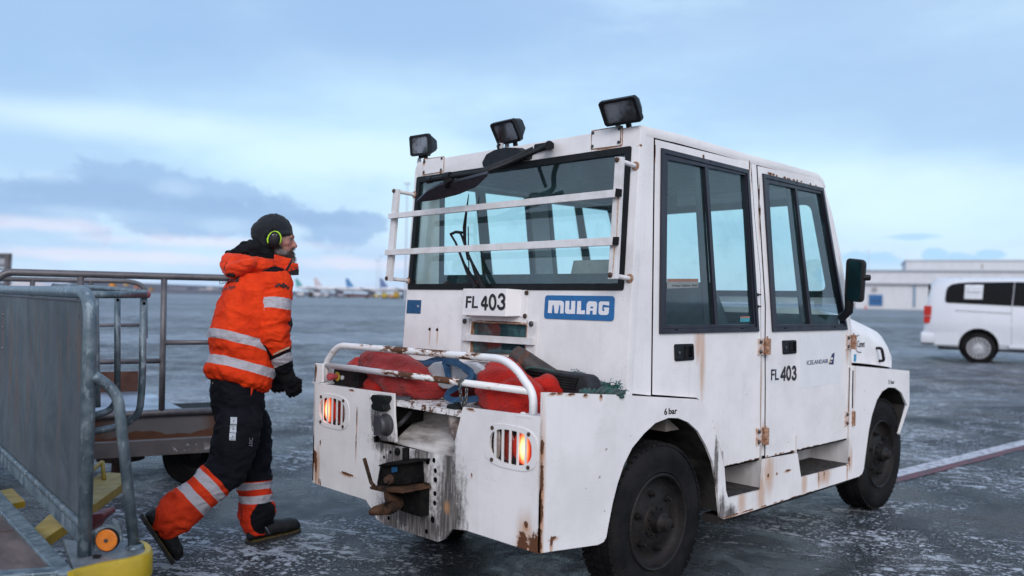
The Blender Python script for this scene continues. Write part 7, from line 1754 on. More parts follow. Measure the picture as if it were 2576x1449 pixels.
# ---- band masks in space ------------------------------------------------------
ORANGE, ORANGE2 = (.74, .050, .009), (.56, .032, .007)
def hiviz(name, base, base2, slabs, patches, lines=(), refl=(.42, .41, .45), lower=None):
    """slabs: reflective tape (centre, axis, half width, centre of region, region radius)"""
    m, t = newmat(name); pos = t.n('ShaderNodeNewGeometry').outputs['Position']
    n = t.noise(pos, 8, 4, .6); col = t.mix(t.mr(n, .35, .68), base, base2)
    rough = .82; warp = t.vm('SCALE', t.vm('SUBTRACT', t.noise(pos, 9, 2, .5, out=1), (.5, .5, .5)));
    warp.node.inputs[3].default_value = .016; wp_ = t.vm('ADD', pos, warp)
    def slab(c, ax, hw, rc, rr, soft=.0012):
        d = t.math('ABSOLUTE', t.vm('DOT_PRODUCT', t.vm('SUBTRACT', wp_, tuple(c)), tuple(ax))); a = t.mr(d, hw + soft, hw - soft)
        if rc is not None: a = t.math('MULTIPLY', a, t.mr(t.vm('LENGTH', t.vm('SUBTRACT', pos, tuple(rc))), rr + .002, rr - .002))
        return a
    if lower:
        for c, ax, rc, rr, cc, cc2 in lower:     # everything on the far side of a plane, inside a sphere
            d = t.vm('DOT_PRODUCT', t.vm('SUBTRACT', wp_, tuple(c)), tuple(ax)); a = t.mr(d, -.0012, .0012)
            a = t.math('MULTIPLY', a, t.mr(t.vm('LENGTH', t.vm('SUBTRACT', pos, tuple(rc))), rr + .002, rr - .002)); col = t.mix(a, col, t.mix(t.mr(n, .35, .68), cc, cc2))
    for cs, rs, cc in patches:
        d = t.vm('LENGTH', t.vm('MULTIPLY', t.vm('SUBTRACT', wp_, tuple(cs)), tuple(1 / q for q in rs))); col = t.mix(t.mr(d, 1.02, .98), col, cc)
    hatch = t.n('ShaderNodeTexWave', bands_direction='DIAGONAL', i_Vector=pos, i_Scale=42.0).outputs['Fac']
    rc_ = t.mix(t.math('MULTIPLY', t.mr(hatch, .75, .95), .30), refl, (.20, .16, .18)); tot = None
    for s_ in slabs:
        a = slab(*s_[:5]); tot = a if tot is None else t.math('MAXIMUM', tot, a)
    if tot is not None: col = t.mix(tot, col, rc_)
    for c, ax, hw, rc, rr, cc in lines: col = t.mix(slab(c, ax, hw, rc, rr), col, cc)
    h = t.math('ADD', t.math('MULTIPLY', t.noise(t.scl(pos, (1, 1, 1.5)), 15, 4, .55, 1.0), 2.4), t.math('MULTIPLY', t.noise(pos, 300, 2), .3))
    return finish(m, t, Base_Color=col, Roughness=rough, Specular_IOR_Level=.12, Normal=t.n('ShaderNodeBump', i_Strength=.5, i_Distance=.012, i_Height=h).outputs[0])
CREAM = (.62, .58, .42); BLK = (.005, .0055, .008)
sp_ax = (B_(470, 640, YC) - B_(330, 1000, YC)).normalized()
tors_ax = (sp_ax + f_ * -.02).normalized()
def axis_from(a, b, zz, yy):   # direction perpendicular to the tape edge a -> b, in the plane facing the viewer
    u = (P(zz(*b), Y(yy)) - P(zz(*a), Y(yy))); return u
tA = (sp_ax * 1.0 + Vector((0, 0, .25))).normalized()
b1c, b2c = B_(300, 893, 4.12), B_(305, 1058, 4.12)
# tape normal: spine direction; region spheres keep it off the sleeve
armax = (eR - sR).normalized(); fax = (wS - eR).normalized()
# ---- body (head, neck, hands and what is under the clothes) -----------------------
HH = R(-33); hf = Vector((math.cos(HH), math.sin(HH), 0)); hl = Vector((-math.sin(HH), math.cos(HH), 0))
yH = 4.10
def F_(x, y, yy=yH): return P(zF(x, y), Y(yy))
headc = F_(735, 590); HS = .90
def hs(bm):
    for v in bm.verts: v.co = headc + (v.co - headc) * HS
    return bm
skin_m, st_ = newmat('cold_reddened_skin'); sp2 = st_.n('ShaderNodeNewGeometry').outputs['Position']
nose_t = F_(1150, 690); 
redz = st_.mr(st_.ell(sp2, [(nose_t, (.03, .03, .022)), (F_(1010, 660, 4.03), (.05, .04, .035))]), 1.3, .2)
scol = st_.mix(st_.mr(st_.noise(sp2, 40, 4), .35, .7), (.36, .20, .155), (.30, .155, .12)); scol = st_.mix(st_.math('MULTIPLY', redz, .55), scol, (.36, .10, .085))
finish(skin_m, st_, Base_Color=scol, Roughness=.55, Subsurface_Weight=.08, Subsurface_Scale=.01, Normal=st_.n('ShaderNodeBump', i_Strength=.25, i_Distance=.002, i_Height=st_.noise(sp2, 220, 4)).outputs[0])
def hd(fx, ly, uz): return headc + hf * fx + hl * ly + UZ * uz
bm = NB()
# skull, face and jaw: metres forward / left / up of the ear line
sphere(bm, hd(-.005, 0, .045), (.092, .085, .100), 24, 16)
for fx, uz, rx, ry, rz in [(.035, -.005, .062, .066, .070), (.048, -.045, .052, .056, .055), (.062, -.085, .036, .040, .030)]:
    sphere(bm, hd(fx, 0, uz), (rx, ry, rz), 18, 12)
capsule(bm, [hd(.093, .018, .028), hd(.097, 0, .026), hd(.093, -.018, .028)], [.014, .015, .014], 10)      # brow ridge
capsule(bm, [hd(.096, 0, .012), hd(.108, 0, -.010), hd(.117, 0, -.030)], [.008, .010, .0125], 10)           # nose
capsule(bm, [hd(.104, .011, -.034), hd(.104, -.011, -.034)], [.0085, .0085], 8)                             # nostrils
capsule(bm, [hd(.090, .016, -.052), hd(.098, 0, -.050), hd(.090, -.016, -.052)], [.0065, .008, .0065], 8)   # upper lip
capsule(bm, [hd(.088, .014, -.064), hd(.095, 0, -.064), hd(.088, -.014, -.064)], [.0065, .008, .0065], 8)   # lower lip
sphere(bm, hd(.083, 0, -.094), (.022, .022, .018), 12, 8)
for s_ in (1, -1):
    sphere(bm, hd(.066, .040 * s_, -.018), (.024, .022, .020), 12, 8)                                       # cheek
    sphere(bm, hd(0, .083 * s_, -.002), (.018, .010, .030), 12, 8)                                           # ear
hs(bm)
tube(bm, [hd(-.005, 0, -.05), neck + Vector((0, 0, .02)), neck - Vector((0, 0, .06))], [.058, .060, .07], 16)
def limb(bm, pts, rs): capsule(bm, pts, rs, 12)
for s_, sh_, e_, w_ in ((1, sL, eL, wL), (-1, sR, eR, wR)): limb(bm, [neck - UZ * .08, sh_, e_, w_], [.06, .052, .042, .028])
limb(bm, [shoul, chest, waist, hem], [.10, .12, .12, .12])
limb(bm, [hem, hipR, knR, anR], [.11, .085, .052, .038]); limb(bm, [hem, hipL, knL, anL], [.11, .085, .052, .038])
def hand(bm, w, kn, curl_n, thumb_s, k=1.0, r=.0095, cu=1.0):
    """palm from wrist to knuckles with five bent fingers"""
    d = (kn - w).normalized(); side_ = Vector(thumb_s); side_ = (side_ - d * side_.dot(d)).normalized(); n = Vector(curl_n); n = (n - d * n.dot(d) - side_ * n.dot(side_)).normalized()
    for j in range(5): a = w + side_ * (.030 - .015 * j) * .7; b = kn + side_ * (.034 - .017 * j); tube(bm, [a, b], [.015 * k, .0135 * k], 8); sphere(bm, b, .0138 * k, 8, 6); sphere(bm, a, .015 * k, 8, 6)
    for j, L_ in enumerate((.038, .043, .040, .032)):
        p = kn + side_ * (.030 - .020 * j); c1, c2, c3 = R(38 * cu), R(75 * cu), R(105 * cu); a1 = p + (d * math.cos(c1) + n * math.sin(c1)) * L_; a2 = a1 + (d * math.cos(c2) + n * math.sin(c2)) * L_ * .72; a3 = a2 + (d * math.cos(c3) + n * math.sin(c3)) * L_ * .55
        capsule(bm, [p, a1, a2, a3], [r * k * 1.1, r * k, r * k * .95, r * k * .85], 8)
    p = w + d * .03 + side_ * .030; capsule(bm, [p, p + (side_ * .55 + d * .8) * .034, p + (side_ * .5 + d * 1.0 + n * .3) * .034 + (d * .8 + n * .5) * .028], [r * k * 1.3, r * k * 1.15, r * k], 8)
knuR = wR + (kR - wR).normalized() * .095
thb = f_ * .6 - l_ * -.2
# right hand: back of the hand to the viewer, thumb forward, fingers curling back and in
hand(bm, wR, kR, (-f_ * .75 + l_ * .3), f_, .85, .008, .72)
dl = (wL - eL).normalized()
hand(bm, wL + dl * .02, wL + dl * .10, (-f_ * .6 - l_ * .3), f_, .85, .008)
bm = remesh(bm, .0045, 2)
body = obj('person', bm, skin_m, smooth=4, at=(2.12, 4.17, 0))
tag(body, 'bearded person in orange high-visibility jacket, dark beanie and ear defenders striding towards the tractor', 'person')
HEADP = {'eye', 'iris', 'eyelid', 'eyebrow', 'beard', 'beard_hair', 'beanie', 'ear_cup', 'lime_ring', 'lime_pivot', 'wire_arm', 'handwriting', 'head_band'}
def K(name, bm, m, par=body, **kw): return obj(name, hs(bm) if name in HEADP else bm, m, par, **kw)
# eyes
for s_ in (1, -1):
    bm = NB(); sphere(bm, hd(.081, .031 * s_, .008), .0108, 14, 10); ey = K('eye', bm, simple('eye_white', (.22, .20, .19), .4), smooth=4)
    bm = NB(); sphere(bm, hd(.0885, .031 * s_, .007), .0055, 10, 8); K('iris', bm, M['ink'], ey, smooth=4)
    bm = NB(); capsule(bm, [hd(.084, .046 * s_, .014), hd(.094, .032 * s_, .0185), hd(.092, .018 * s_, .015)], [.003, .0042, .003], 8); K('eyelid', bm, skin_m, ey, smooth=4)
    bm = NB(); random.seed(40)
    for k in range(60):
        t_ = random.random(); p = hd(.089 + .012 * math.sin(t_ * 3.1), (.050 - .038 * t_) * s_, .030 + .006 * math.sin(t_ * 3.1)); tube(bm, [p, p + hf * .004 + hl * .006 * s_ + UZ * random.uniform(-.001, .004)], .0006, 3)
    K('eyebrow', bm, simple('dark_brow_hair', (.03, .022, .018), .8))
# beard: base form plus hairs
bm = NB()
for fx, ly, uz, rx, ry, rz in [(.050, 0, -.078, .052, .056, .036), (.078, 0, -.090, .034, .036, .036), (.092, 0, -.112, .026, .028, .032), (.030, .040, -.055, .040, .020, .036), (.030, -.040, -.055, .040, .020, .036)]: sphere(bm, hd(fx, ly, uz), (rx, ry, rz), 14, 10)
capsule(bm, [hd(.086, .026, -.056), hd(.101, .009, -.044), hd(.101, -.009, -.044), hd(.086, -.026, -.056)], [.007, .008, .008, .007], 8)
bm = remesh(bm, .004, 3); displace(bm, lambda p: .0022 * noise.noise(p * 160))
bmat, bt = newmat('grizzled_beard'); bp_ = bt.n('ShaderNodeNewGeometry').outputs['Position']
grey = bt.mr(bt.ell(bp_, [(hd(.095, -.005, -.125), (.045, .04, .030)), (hd(.035, -.06, -.062), (.04, .03, .018)), (hd(.035, .06, -.062), (.04, .03, .018))]), 1.25, .5)
bn = bt.noise(bt.scl(bp_, (1, 1, .25)), 330, 3, .6)
finish(bmat, bt, Base_Color=bt.mix(bt.math('MULTIPLY', grey, bt.mr(bn, .3, .6)), bt.mix(bn, (.022, .015, .013), (.075, .050, .042)), (.30, .28, .27)), Roughness=.8)
# hairs rooted on the surface
surf = [(v.co.copy(), v.normal.copy()) for v in bm.verts]; bm.normal_update(); surf = [(v.co.copy(), v.normal.copy()) for v in bm.verts]
brd = K('beard', bm, bmat, smooth=4)
bm = NB(); random.seed(5)
for k in range(1500):
    p, n = random.choice(surf)
    if (p - headc).dot(UZ) < -.03: 
        d = (n * .8 + UZ * -.9 + hf * .2).normalized(); L_ = random.uniform(.006, .017); tube(bm, [p, p + d * L_ * .5 + n * .002, p + d * L_ - UZ * .003], [.0007, .0006, .0003], 3)
K('beard_hair', bm, bmat, brd)
# beanie
bm = NB(); sphere(bm, hd(-.012, 0, .062), (.110, .098, .098), 24, 16); sphere(bm, hd(-.060, 0, .050), (.082, .086, .078), 20, 14); sphere(bm, hd(-.088, 0, .036), (.052, .068, .052), 16, 12)
sphere(bm, hd(-.055, 0, .0), (.066, .080, .065), 16, 12)
capsule(bm, [hd(.092 * math.cos(a) - .006, .089 * math.sin(a), .030 + .030 * math.cos(a) * .5) for a in [R(-100 + 20 * k) for k in range(11)]], [.014] * 11, 8)
bm = remesh(bm, .005, 4)
for v in list(bm.verts):
    q = v.co - headc; fx, uz = q.dot(hf), q.dot(UZ)
displace(bm, lambda p: .0035 * wrinkle(p, (1, 1, .6), 26, 3) + .002 * noise.noise(p * 60))
cut = [v for v in bm.verts if (v.co - headc).dot(hf) > .02 and (v.co - headc).dot(UZ) < .030 - .0 and (v.co - headc).dot(UZ) < .030 + ((v.co - headc).dot(hf) - .09) * .25]
bmesh.ops.delete(bm, geom=cut, context='VERTS')
bnm, bnt = newmat('dark_grey_knit'); bnp = bnt.n('ShaderNodeNewGeometry').outputs['Position']
finish(bnm, bnt, Base_Color=bnt.mix(bnt.noise(bnp, 180, 4, .7), (.008, .010, .013), (.030, .035, .042)), Roughness=.95, Sheen_Weight=.1, Specular_IOR_Level=.1, Normal=bnt.n('ShaderNodeBump', i_Strength=.6, i_Distance=.003, i_Height=bnt.noise(bnp, 200, 3)).outputs[0])
bn_ = K('beanie', bm, bnm, smooth=4)
# ear defenders: headband over the hat, cups
em = thing_ = None
for s_ in (-1, 1):
    bm = NB(); c = hd(.002, .104 * s_, .0); n = hl * s_; 
    rings = []
    for r_k, off in ((.96, -.012), (1.0, -.004), (1.0, .010), (.86, .020), (.5, .026), (.05, .027)):
        rings.append([c + n * off + (hf * .0365 * math.cos(a) + UZ * .048 * math.sin(a)) * r_k + UZ * -.002 + hf * .004 * math.sin(a) for a in [2 * math.pi * k / 24 for k in range(24)]])
    loft(bm, rings); cup = K('ear_cup', bm, simple('dark_ear_cup', (.010, .0095, .012), .5, bump=.1, spec=.25), smooth=4)
    bm = NB(); tube(bm, [c + n * .0145 + hf * .0375 * math.cos(a) + UZ * (.0490 * math.sin(a) - .002) + hf * .004 * math.sin(a) for a in [R(-30 + 15 * k) for k in range(17)]], [.0020 + .0024 * abs(math.sin(k * .35)) for k in range(17)], 8); K('lime_ring', bm, simple('lime_green_plastic', (.42, .75, .02), .35, var=.1), cup, smooth=4)
    bm = NB(); sphere(bm, c + n * .004 - hf * .040 + UZ * .0, .0055, 10, 8); K('lime_pivot', bm, simple('lime_green_pivot', (.42, .75, .02), .35), cup, smooth=4)
    bm = NB(); tube(bm, [c + n * .006 + hf * .040 * math.cos(a) + UZ * (.078 * max(0, math.sin(a)) - .01) for a in [R(180 - 12 * k) for k in range(16)]], .0022, 6); K('wire_arm', bm, M['black_plastic'], cup, smooth=4)
    if s_ < 0:
        xd = hf; o_ = c + n * .0235 + hf * -.011 + UZ * .016; Mx = frame_M(o_, xd, UZ, .0)
        K('handwriting', text_bm('R]K', .017, Mx, .001, bold=.0004), M['vinyl'], cup)
bm = NB(); tube(bm, [hd(.004 * 0, .108 * math.cos(a), .012 + .149 * math.sin(a)) for a in [R(12 * k) for k in range(16)]], .005, 8); K('head_band', bm, M['black_plastic'], smooth=4)
# ---- jacket ------------------------------------------------------------------------
def ringe(c, ax, fa, a, b, n=28, e=2.2, s=None):
    ax = Vector(ax).normalized(); u = (Vector(fa) - ax * Vector(fa).dot(ax)).normalized(); v = ax.cross(u)
    return [c + u * math.copysign(abs(math.cos(t)) ** (2 / e), math.cos(t)) * a + v * math.copysign(abs(math.sin(t)) ** (2 / e), math.sin(t)) * b for t in [2 * math.pi * k / n for k in range(n)]]
bm = NB(); ft = (f_).normalized()
rings = [ringe(hem + UZ * .0, sp_ax, ft, .150, .185), ringe(hem + sp_ax * .03, sp_ax, ft, .168, .205), ringe(hem + sp_ax * .12, sp_ax, ft, .168, .208), ringe(waist + sp_ax * .05 - ft * .01, sp_ax, ft, .165, .205), ringe(B_(360, 850, YC), sp_ax, ft, .162, .207), ringe(chest, sp_ax, ft, .160, .212), ringe(B_(425, 620, YC), sp_ax, ft, .150, .212), ringe(shoul + sp_ax * .02, sp_ax, ft, .130, .190), ringe(neck - UZ * .03, sp_ax, ft, .095, .11)]
loft(bm, rings)
sphere(bm, sR + UZ * .0, (.095, .09, .09), 16, 12); sphere(bm, sL, (.085, .08, .085), 16, 12)
tor = remesh(bm, .0085, 6)
def jw(p):
    a = .0065 * wrinkle(p, (1, 1, 1.6), 9, 2) + .0030 * wrinkle(p, (1, 1, 2.2), 19, 5) + .003 * noise.noise(p * 30)
    # bunching over the hem elastic
    z = (p - hem).dot(sp_ax); 
    if z < .05: a += .006 * math.sin(p.x * 130 + p.y * 120) * max(0, 1 - abs(z - .015) / .04)
    return a
displace(tor, jw)
for v in tor.verts:
    z = (v.co - hem).dot(sp_ax)
    if z < .012: c = hem + sp_ax * z; v.co = c + (v.co - c) * .95
sh_c = B_(545, 425, 4.02)
from mathutils.bvhtree import BVHTree
def tree_of(bm): return BVHTree.FromBMesh(bm)
def hit(tr_, p2, alt):
    h = tr_.ray_cast(EYE, ray(p2).normalized()); return h[0] if h[0] is not None else alt
tT = tree_of(tor); H_ = lambda x, y: hit(tT, zB(x, y), B_(x, y, 4.02))
yk = (UZ + f_ * .15 + l_ * .55).normalized()
jm = hiviz('orange_hi_vis_fabric', ORANGE, ORANGE2, [(b1c, tA, .0235, None, 0), (b2c, tA, .0240, None, 0), (H_(520, 402), yk, .009, H_(520, 402), .085)], [(H_(535, 436), (.080, .075, .024), BLK)], [(H_(525, 415), yk, .0035, H_(525, 415), .08, CREAM)])
jk = K('jacket', tor, jm, smooth=4)
# sleeves
def sleeve(s, e, w, mf, name, seed, k=1.0):
    bm = NB(); d1, d2 = (e - s), (w - e)
    capsule(bm, [s + Vector((0, 0, -.0)), s.lerp(e, .35), s.lerp(e, .7), e, e.lerp(w, .4), e.lerp(w, .75), w], [.088 * k, .090 * k, .084 * k, .080 * k, .070 * k, .058 * k, .050 * k], 18)
    bm = remesh(bm, .007, 5)
    mid = e
    def fw_(p):
        d = (p - mid).length; return (.007 + .010 * max(0, 1 - d / .14)) * wrinkle(p, (.7, .7, 1.9), 12, seed) + .0045 * wrinkle(p, (1, 1, 1.5), 26, seed)
    displace(bm, fw_); tt = tree_of(bm); return K(name, bm, mf(lambda x, y: hit(tt, zB(x, y), B_(x, y, 3.95))), jk, smooth=4)
def sleeve_mat(H):
    ca, cb = H(470, 925), H(560, 1020)
    edge = (H(655, 955) - H(560, 1000)).normalized(); ne = edge.cross(ray(zB(600, 980))).normalized(); ne = ne if ne.dot(fax) > 0 else -ne
    ed2 = (H(560, 1000) - H(500, 915)).normalized(); n2 = ed2.cross(ray(zB(520, 960))).normalized(); n2 = n2 if n2.dot(f_) < 0 else -n2
    return hiviz('orange_sleeve_fabric', ORANGE, ORANGE2, [(H(543, 660), armax, .0285, None, 0), (H(603, 1035), ne, .0235, H(603, 1035), .12)], [],
        [(H(465, 714), (armax + f_ * .28).normalized(), .0035, H(465, 714), .030, CREAM), (H(607, 970), ne, .0042, H(612, 968), .050, CREAM)],
        lower=[(H(505, 940), n2, H(505, 985), .068, BLK, BLK), (H(607, 978), ne, H(620, 1100), .17, BLK, BLK)])
sleeve(sR, eR, wS, sleeve_mat, 'sleeve', 4)
slm2 = hiviz('orange_sleeve_fabric_far', ORANGE, ORANGE2, [(wL - dl * .04, dl, .022, wL, .14)], [], [], lower=[(wL - dl * .005, dl, wL, .2, BLK, BLK)])
sleeve(sL, eL, wL, lambda H: slm2, 'sleeve', 8, .92)
# collar and hood
col_m = cloth('orange_collar_fabric', ORANGE, ORANGE2)
bm = NB()
hc = neck + UZ * .01 - f_ * .03
pts = []; rs = []
for k in range(13):
    a = R(50 + 260 * k / 12); bk = max(0, -math.cos(a))
    pts.append(neck + f_ * (.095 * math.cos(a) - .075 * bk) + l_ * .105 * math.sin(a) + UZ * (.020 + .0 * bk - .01 * abs(math.sin(a)))); rs.append(.034 + .022 * bk)
capsule(bm, pts, rs, 12)
capsule(bm, [B_(260, 430, 4.20), B_(300, 450, 4.12), B_(400, 410, 4.05)], [.036, .042, .030], 12); capsule(bm, [B_(275, 470, 4.22), B_(330, 480, 4.18)], [.026, .030], 10)
bm = remesh(bm, .006, 4); displace(bm, lambda p: .008 * wrinkle(p, (1, 1, 2.2), 15, 7)); K('hood', bm, col_m, jk, smooth=4)
# stand-up collar at the front, black inside edge
def cplate(pts, m, name, th, par=jk, yy=4.02, bv=.004):
    bm = NB(); plate(bm, [B_(a, b, c) for a, b, c in pts], (), th); return K(name, bm, m, par, bev=bv, smooth=.8)
cplate([(560, 348, 4.03), (640, 372, 4.01), (672, 378, 4.0), (645, 440, 3.99), (620, 452, 3.99), (560, 420, 4.0)], col_m, 'collar', l_ * .012)
cplate([(620, 452, 3.985), (650, 420, 3.98), (685, 405, 3.98), (712, 408, 3.985), (719, 442, 3.99), (690, 452, 3.985), (645, 462, 3.98)], col_m, 'collar_flap', l_ * .10)
cplate([(640, 463, 3.984), (690, 452, 3.987), (719, 443, 3.994), (718, 484, 3.994), (660, 482, 3.985)], simple('black_collar_lining', (.012, .012, .014), .9), 'collar_lining', l_ * .10)
cplate([(650, 418, 3.978), (668, 385, 3.978), (676, 390, 3.978), (655, 440, 3.976), (630, 470, 3.976), (622, 465, 3.976)], simple('black_collar_edge', (.012, .012, .014), .9), 'collar_edge', l_ * .004)
bm = NB()
for x, y in [(668, 445), (700, 437)]: lathe(bm, B_(x, y, 3.979), -l_, [(.005, 0), (.005, .002), (0, .003)], 10)
K('bolt', bm, M['bolt'], jk)
# black under-hood of the fleece
blc = cloth('black_fleece', (.005, .006, .008), (.010, .011, .014), .95, .05)
bm = NB(); pts = []; rs = []
for k in range(13):
    a = R(30 + 300 * k / 12); bk = max(0, -math.cos(a)); pts.append(neck + UZ * (.070 + .010 * bk) + f_ * (.070 * math.cos(a) - .052 * bk + .01) + l_ * .085 * math.sin(a)); rs.append(.026 + .018 * bk)
capsule(bm, pts, rs, 12); capsule(bm, [B_(270, 360, 4.26), B_(300, 350, 4.2), B_(380, 325, 4.14), B_(430, 310, 4.12)], [.020, .026, .036, .042], 12); capsule(bm, [B_(258, 335, 4.25), B_(265, 385, 4.25)], [.010, .014], 8)
capsule(bm, [B_(350, 292, 4.16), B_(400, 288, 4.14), B_(440, 290, 4.12)], [.016, .024, .03], 10)
bm = remesh(bm, .006, 4); displace(bm, lambda p: .007 * wrinkle(p, (1, 1, 2), 18, 1)); K('fleece_hood', bm, blc, jk, smooth=4)
bm = NB(); tube(bm, [B_(262, 405, 4.135), B_(252, 440, 4.14), B_(268, 475, 4.12), B_(300, 490, 4.08)], [.010, .016, .015, .008], 10); K('hood_toggle', bm, M['black_rubber'], jk, smooth=4)
# lettering and marks laid on the cloth
dg_ = bpy.context.evaluated_depsgraph_get()
def bvh(o):
    bm = NB(); bm.from_mesh(o.data); bmesh.ops.translate(bm, verts=bm.verts, vec=origin(o)); t = BVHTree.FromBMesh(bm); bm.free(); return t
sl_o = [c for c in jk.children if c.name.startswith('sleeve')][0]; bj = bvh(jk); bs = bvh(sl_o)
def lay_on(tree, bm, lift=.0015, dens=0):
    for v in bm.verts:
        d = (v.co - EYE).normalized(); hh = [q for q in (k.ray_cast(EYE, d) for k in ((bj, bs) if tree in (bj, bs) else (tree,))) if q[0] is not None]
        if hh: v.co = min(hh, key=lambda q: q[3])[0] - d * lift
    return bm
def on_cloth(tree, body_txt, zz, p0, p1, hpx, m, name, par, yy, bold=0.0, lift=.002):
    a, b = P(zz(*p0), Y(yy)), P(zz(*p1), Y(yy)); t = P(zz(p0[0], p0[1] - hpx), Y(yy)); tb = text_bm(body_txt, 1, Matrix.Identity(4), 0, bold=bold)
    xs = [v.co.x for v in tb.verts]; x0, w_ = min(xs), max(xs) - min(xs); up_ = (t - a) / .72
    for v in tb.verts: q = a + (b - a) * ((v.co.x - x0) / w_) + up_ * v.co.y; v.co = q
    bmesh.ops.subdivide_edges(tb, edges=[e for e in tb.edges if e.calc_length() > .012], cuts=2)
    return K(name, lay_on(tree, tb, lift), m, par)
on_cloth(bj, 'ICELANDAIR', zB, (205, 545), (300, 528), 26, M['ink'], 'back_lettering', jk, 4.17, .012, .005)
on_cloth(bj, 'Load Agent', zB, (222, 585), (308, 566), 24, M['ink'], 'back_lettering', jk, 4.17, .012, .005)
bm = NB(); bm.faces.new([bm.verts.new(P(zB(*q), Y(4.1))) for q in [(302, 530), (318, 500), (342, 483), (326, 528)]]); bmesh.ops.subdivide_edges(bm, edges=bm.edges[:], cuts=2, use_grid_fill=True); K('tail_emblem', lay_on(bj, bm, .003), M['ink'], jk)
bm = NB()
for x, y in [(565, 546), (581, 536), (597, 543), (613, 534), (628, 546), (640, 559), (611, 552)][:7]:
    bm.faces.new([bm.verts.new(P(zB(x + a, y + b), Y(3.9))) for a, b in ((0, 0), (16, 1), (15, 16), (-1, 15))])
K('chequer_mark', lay_on(bs, bm, .005), M['ink'], sl_o)
# radio clipped on the chest
bm = NB(); c = B_(655, 800, 3.98); tube(bm, [B_(662, 760, 4.03), B_(655, 800, 4.02), B_(643, 860, 4.02)], [.010, .020, .014], 10); K('radio', bm, M['black_plastic'], jk, smooth=.8)
bm = NB(); plate(bm, [B_(648, 905, 4.0), B_(670, 866, 4.0), B_(640, 880, 4.02), B_(640, 905, 4.02)], (), l_ * .004); K('id_card', bm, simple('pale_id_card', (.45, .36, .36), .4), jk)
# gloves
glm = cloth('black_knit_glove', (.005, .005, .006), (.011, .011, .013), .95, .05)
bm = NB(); hand(bm, wR, kR, (-f_ * .75 + l_ * .3), f_, 1.12, .0095, .72)
capsule(bm, [wS, wR, wR.lerp(kR, .35)], [.045, .042, .036], 14)
bm = remesh(bm, .004, 2); displace(bm, lambda p: .0025 * noise.noise(p * 90)); K('glove', bm, glm, smooth=4)
bm = NB(); hand(bm, wL + dl * .02, wL + dl * .09, (-f_ * .6 - l_ * .3), f_, 1.15, .0105); capsule(bm, [wL - dl * .02, wL + dl * .05], [.042, .036], 12); bm = remesh(bm, .0045, 2); K('glove', bm, glm, smooth=4)
# ---- trousers ------------------------------------------------------------------------
bm = NB()
pel = B_(325, 1215, YC)
loft(bm, [ringe(hem + sp_ax * .05, UZ, f_, .125, .165), ringe(hem - UZ * .03 + f_ * .01, UZ, f_, .126, .165), ringe(hem - UZ * .12 + f_ * .02, UZ, f_, .125, .160), ringe(hem - UZ * .20 + f_ * .02, UZ, f_, .10, .13)])
def legp(bm, h, k, a, rs): 
    capsule(bm, [h, h.lerp(k, .35), h.lerp(k, .7), k, k.lerp(a, .25), k.lerp(a, .5), k.lerp(a, .78), a], rs, 18)
legp(bm, hipR, knR, anR, [.112, .112, .104, .094, .092, .088, .094, .088])
legp(bm, hipL, knL, anL, [.104, .104, .096, .088, .086, .086, .090, .074])
tr = remesh(bm, .009, 6)
def tw_(p):
    d1, d2 = min((p - knR).length, (p - knL).length), min((p - anR).length, (p - anL).length)
    return (.008 + .010 * max(0, 1 - d1 / .13) + .017 * max(0, 1 - d2 / .16)) * wrinkle(p, (.8, .8, 1.5), 11, 6) + .005 * wrinkle(p, (1, 1, 1.4), 22, 3)
displace(tr, tw_)
axR = (anR - E_(690, 590, 4.06)).normalized(); axL = (anL - knL).normalized()
def eR_(x, y): return E_(x, y, 4.04)
tA_, tB_ = eR_(545, 465), eR_(778, 618)
topR = (tA_ + tB_) / 2; topL = E_(1030, 605, 4.22)
r1, r2 = eR_(600, 605), eR_(480, 735)
l1, l2 = E_(1040, 650, 4.2), E_(1020, 770, 4.2)
axLt = (axL + f_ * -.10).normalized()
trm = hiviz('dark_navy_work_trouser', (.0045, .0050, .0085), (.009, .0095, .014), [(r1, axR, .0245, topR + axR * .10, .19), (r2, axR, .0245, topR + axR * .12, .19), (l1, axLt, .020, l1, .12), (l2, axLt, .020, l2, .12)], [(E_(1130, 930, 4.14), (.075, .10, .095), BLK)],
             lower=[(topR, axR, topR + axR * .20, .27, (.68, .050, .012), (.50, .032, .010)), (topL, axLt, topL + axLt * .19, .215, (.62, .040, .012), (.42, .024, .010))])
tro = K('trousers', tr, trm, smooth=4)
bt_ = bvh(tro)
vinb = simple('pale_blue_cloth_label', (.50, .55, .62), .6)
for k, (x, y) in enumerate([(852, 73), (847, 145), (841, 215)]):
    bm = NB(); bm.faces.new([bm.verts.new(P(zE(x + a, y + b), Y(4.0))) for a, b in ((-27, -33), (30, -31), (28, 33), (-29, 31))]); bmesh.ops.subdivide_edges(bm, edges=bm.edges[:], cuts=3, use_grid_fill=True); lb = K('cloth_label', lay_on(bt_, bm, .004), vinb, tro)
    bm = NB()
    for q in ([(-6, -12), (10, -4), (2, 2), (8, 8), (-8, 4), (2, -4)], [(-20, 20), (20, 21), (20, 23), (-20, 22)], [(-20, -24), (22, -23), (22, -21), (-20, -22)]): bm.faces.new([bm.verts.new(P(zE(x + a, y + b), Y(4.0))) for a, b in q])
    K('label_print', lay_on(bt_, bm, .0055), M['ink'], lb)
t_ = text_bm('TEC', 1, Matrix.Identity(4), 0); xs = [v.co.x for v in t_.verts]; w_ = max(xs)
for v in t_.verts: x, y = v.co.x / w_, v.co.y / .72; v.co = P(zE(985 + 32 * y + 8 * x, 305 - 80 * x), Y(4.0))
K('leg_lettering', lay_on(bt_, t_, .004), simple('grey_print_b', (.22, .23, .27), .6), tro)
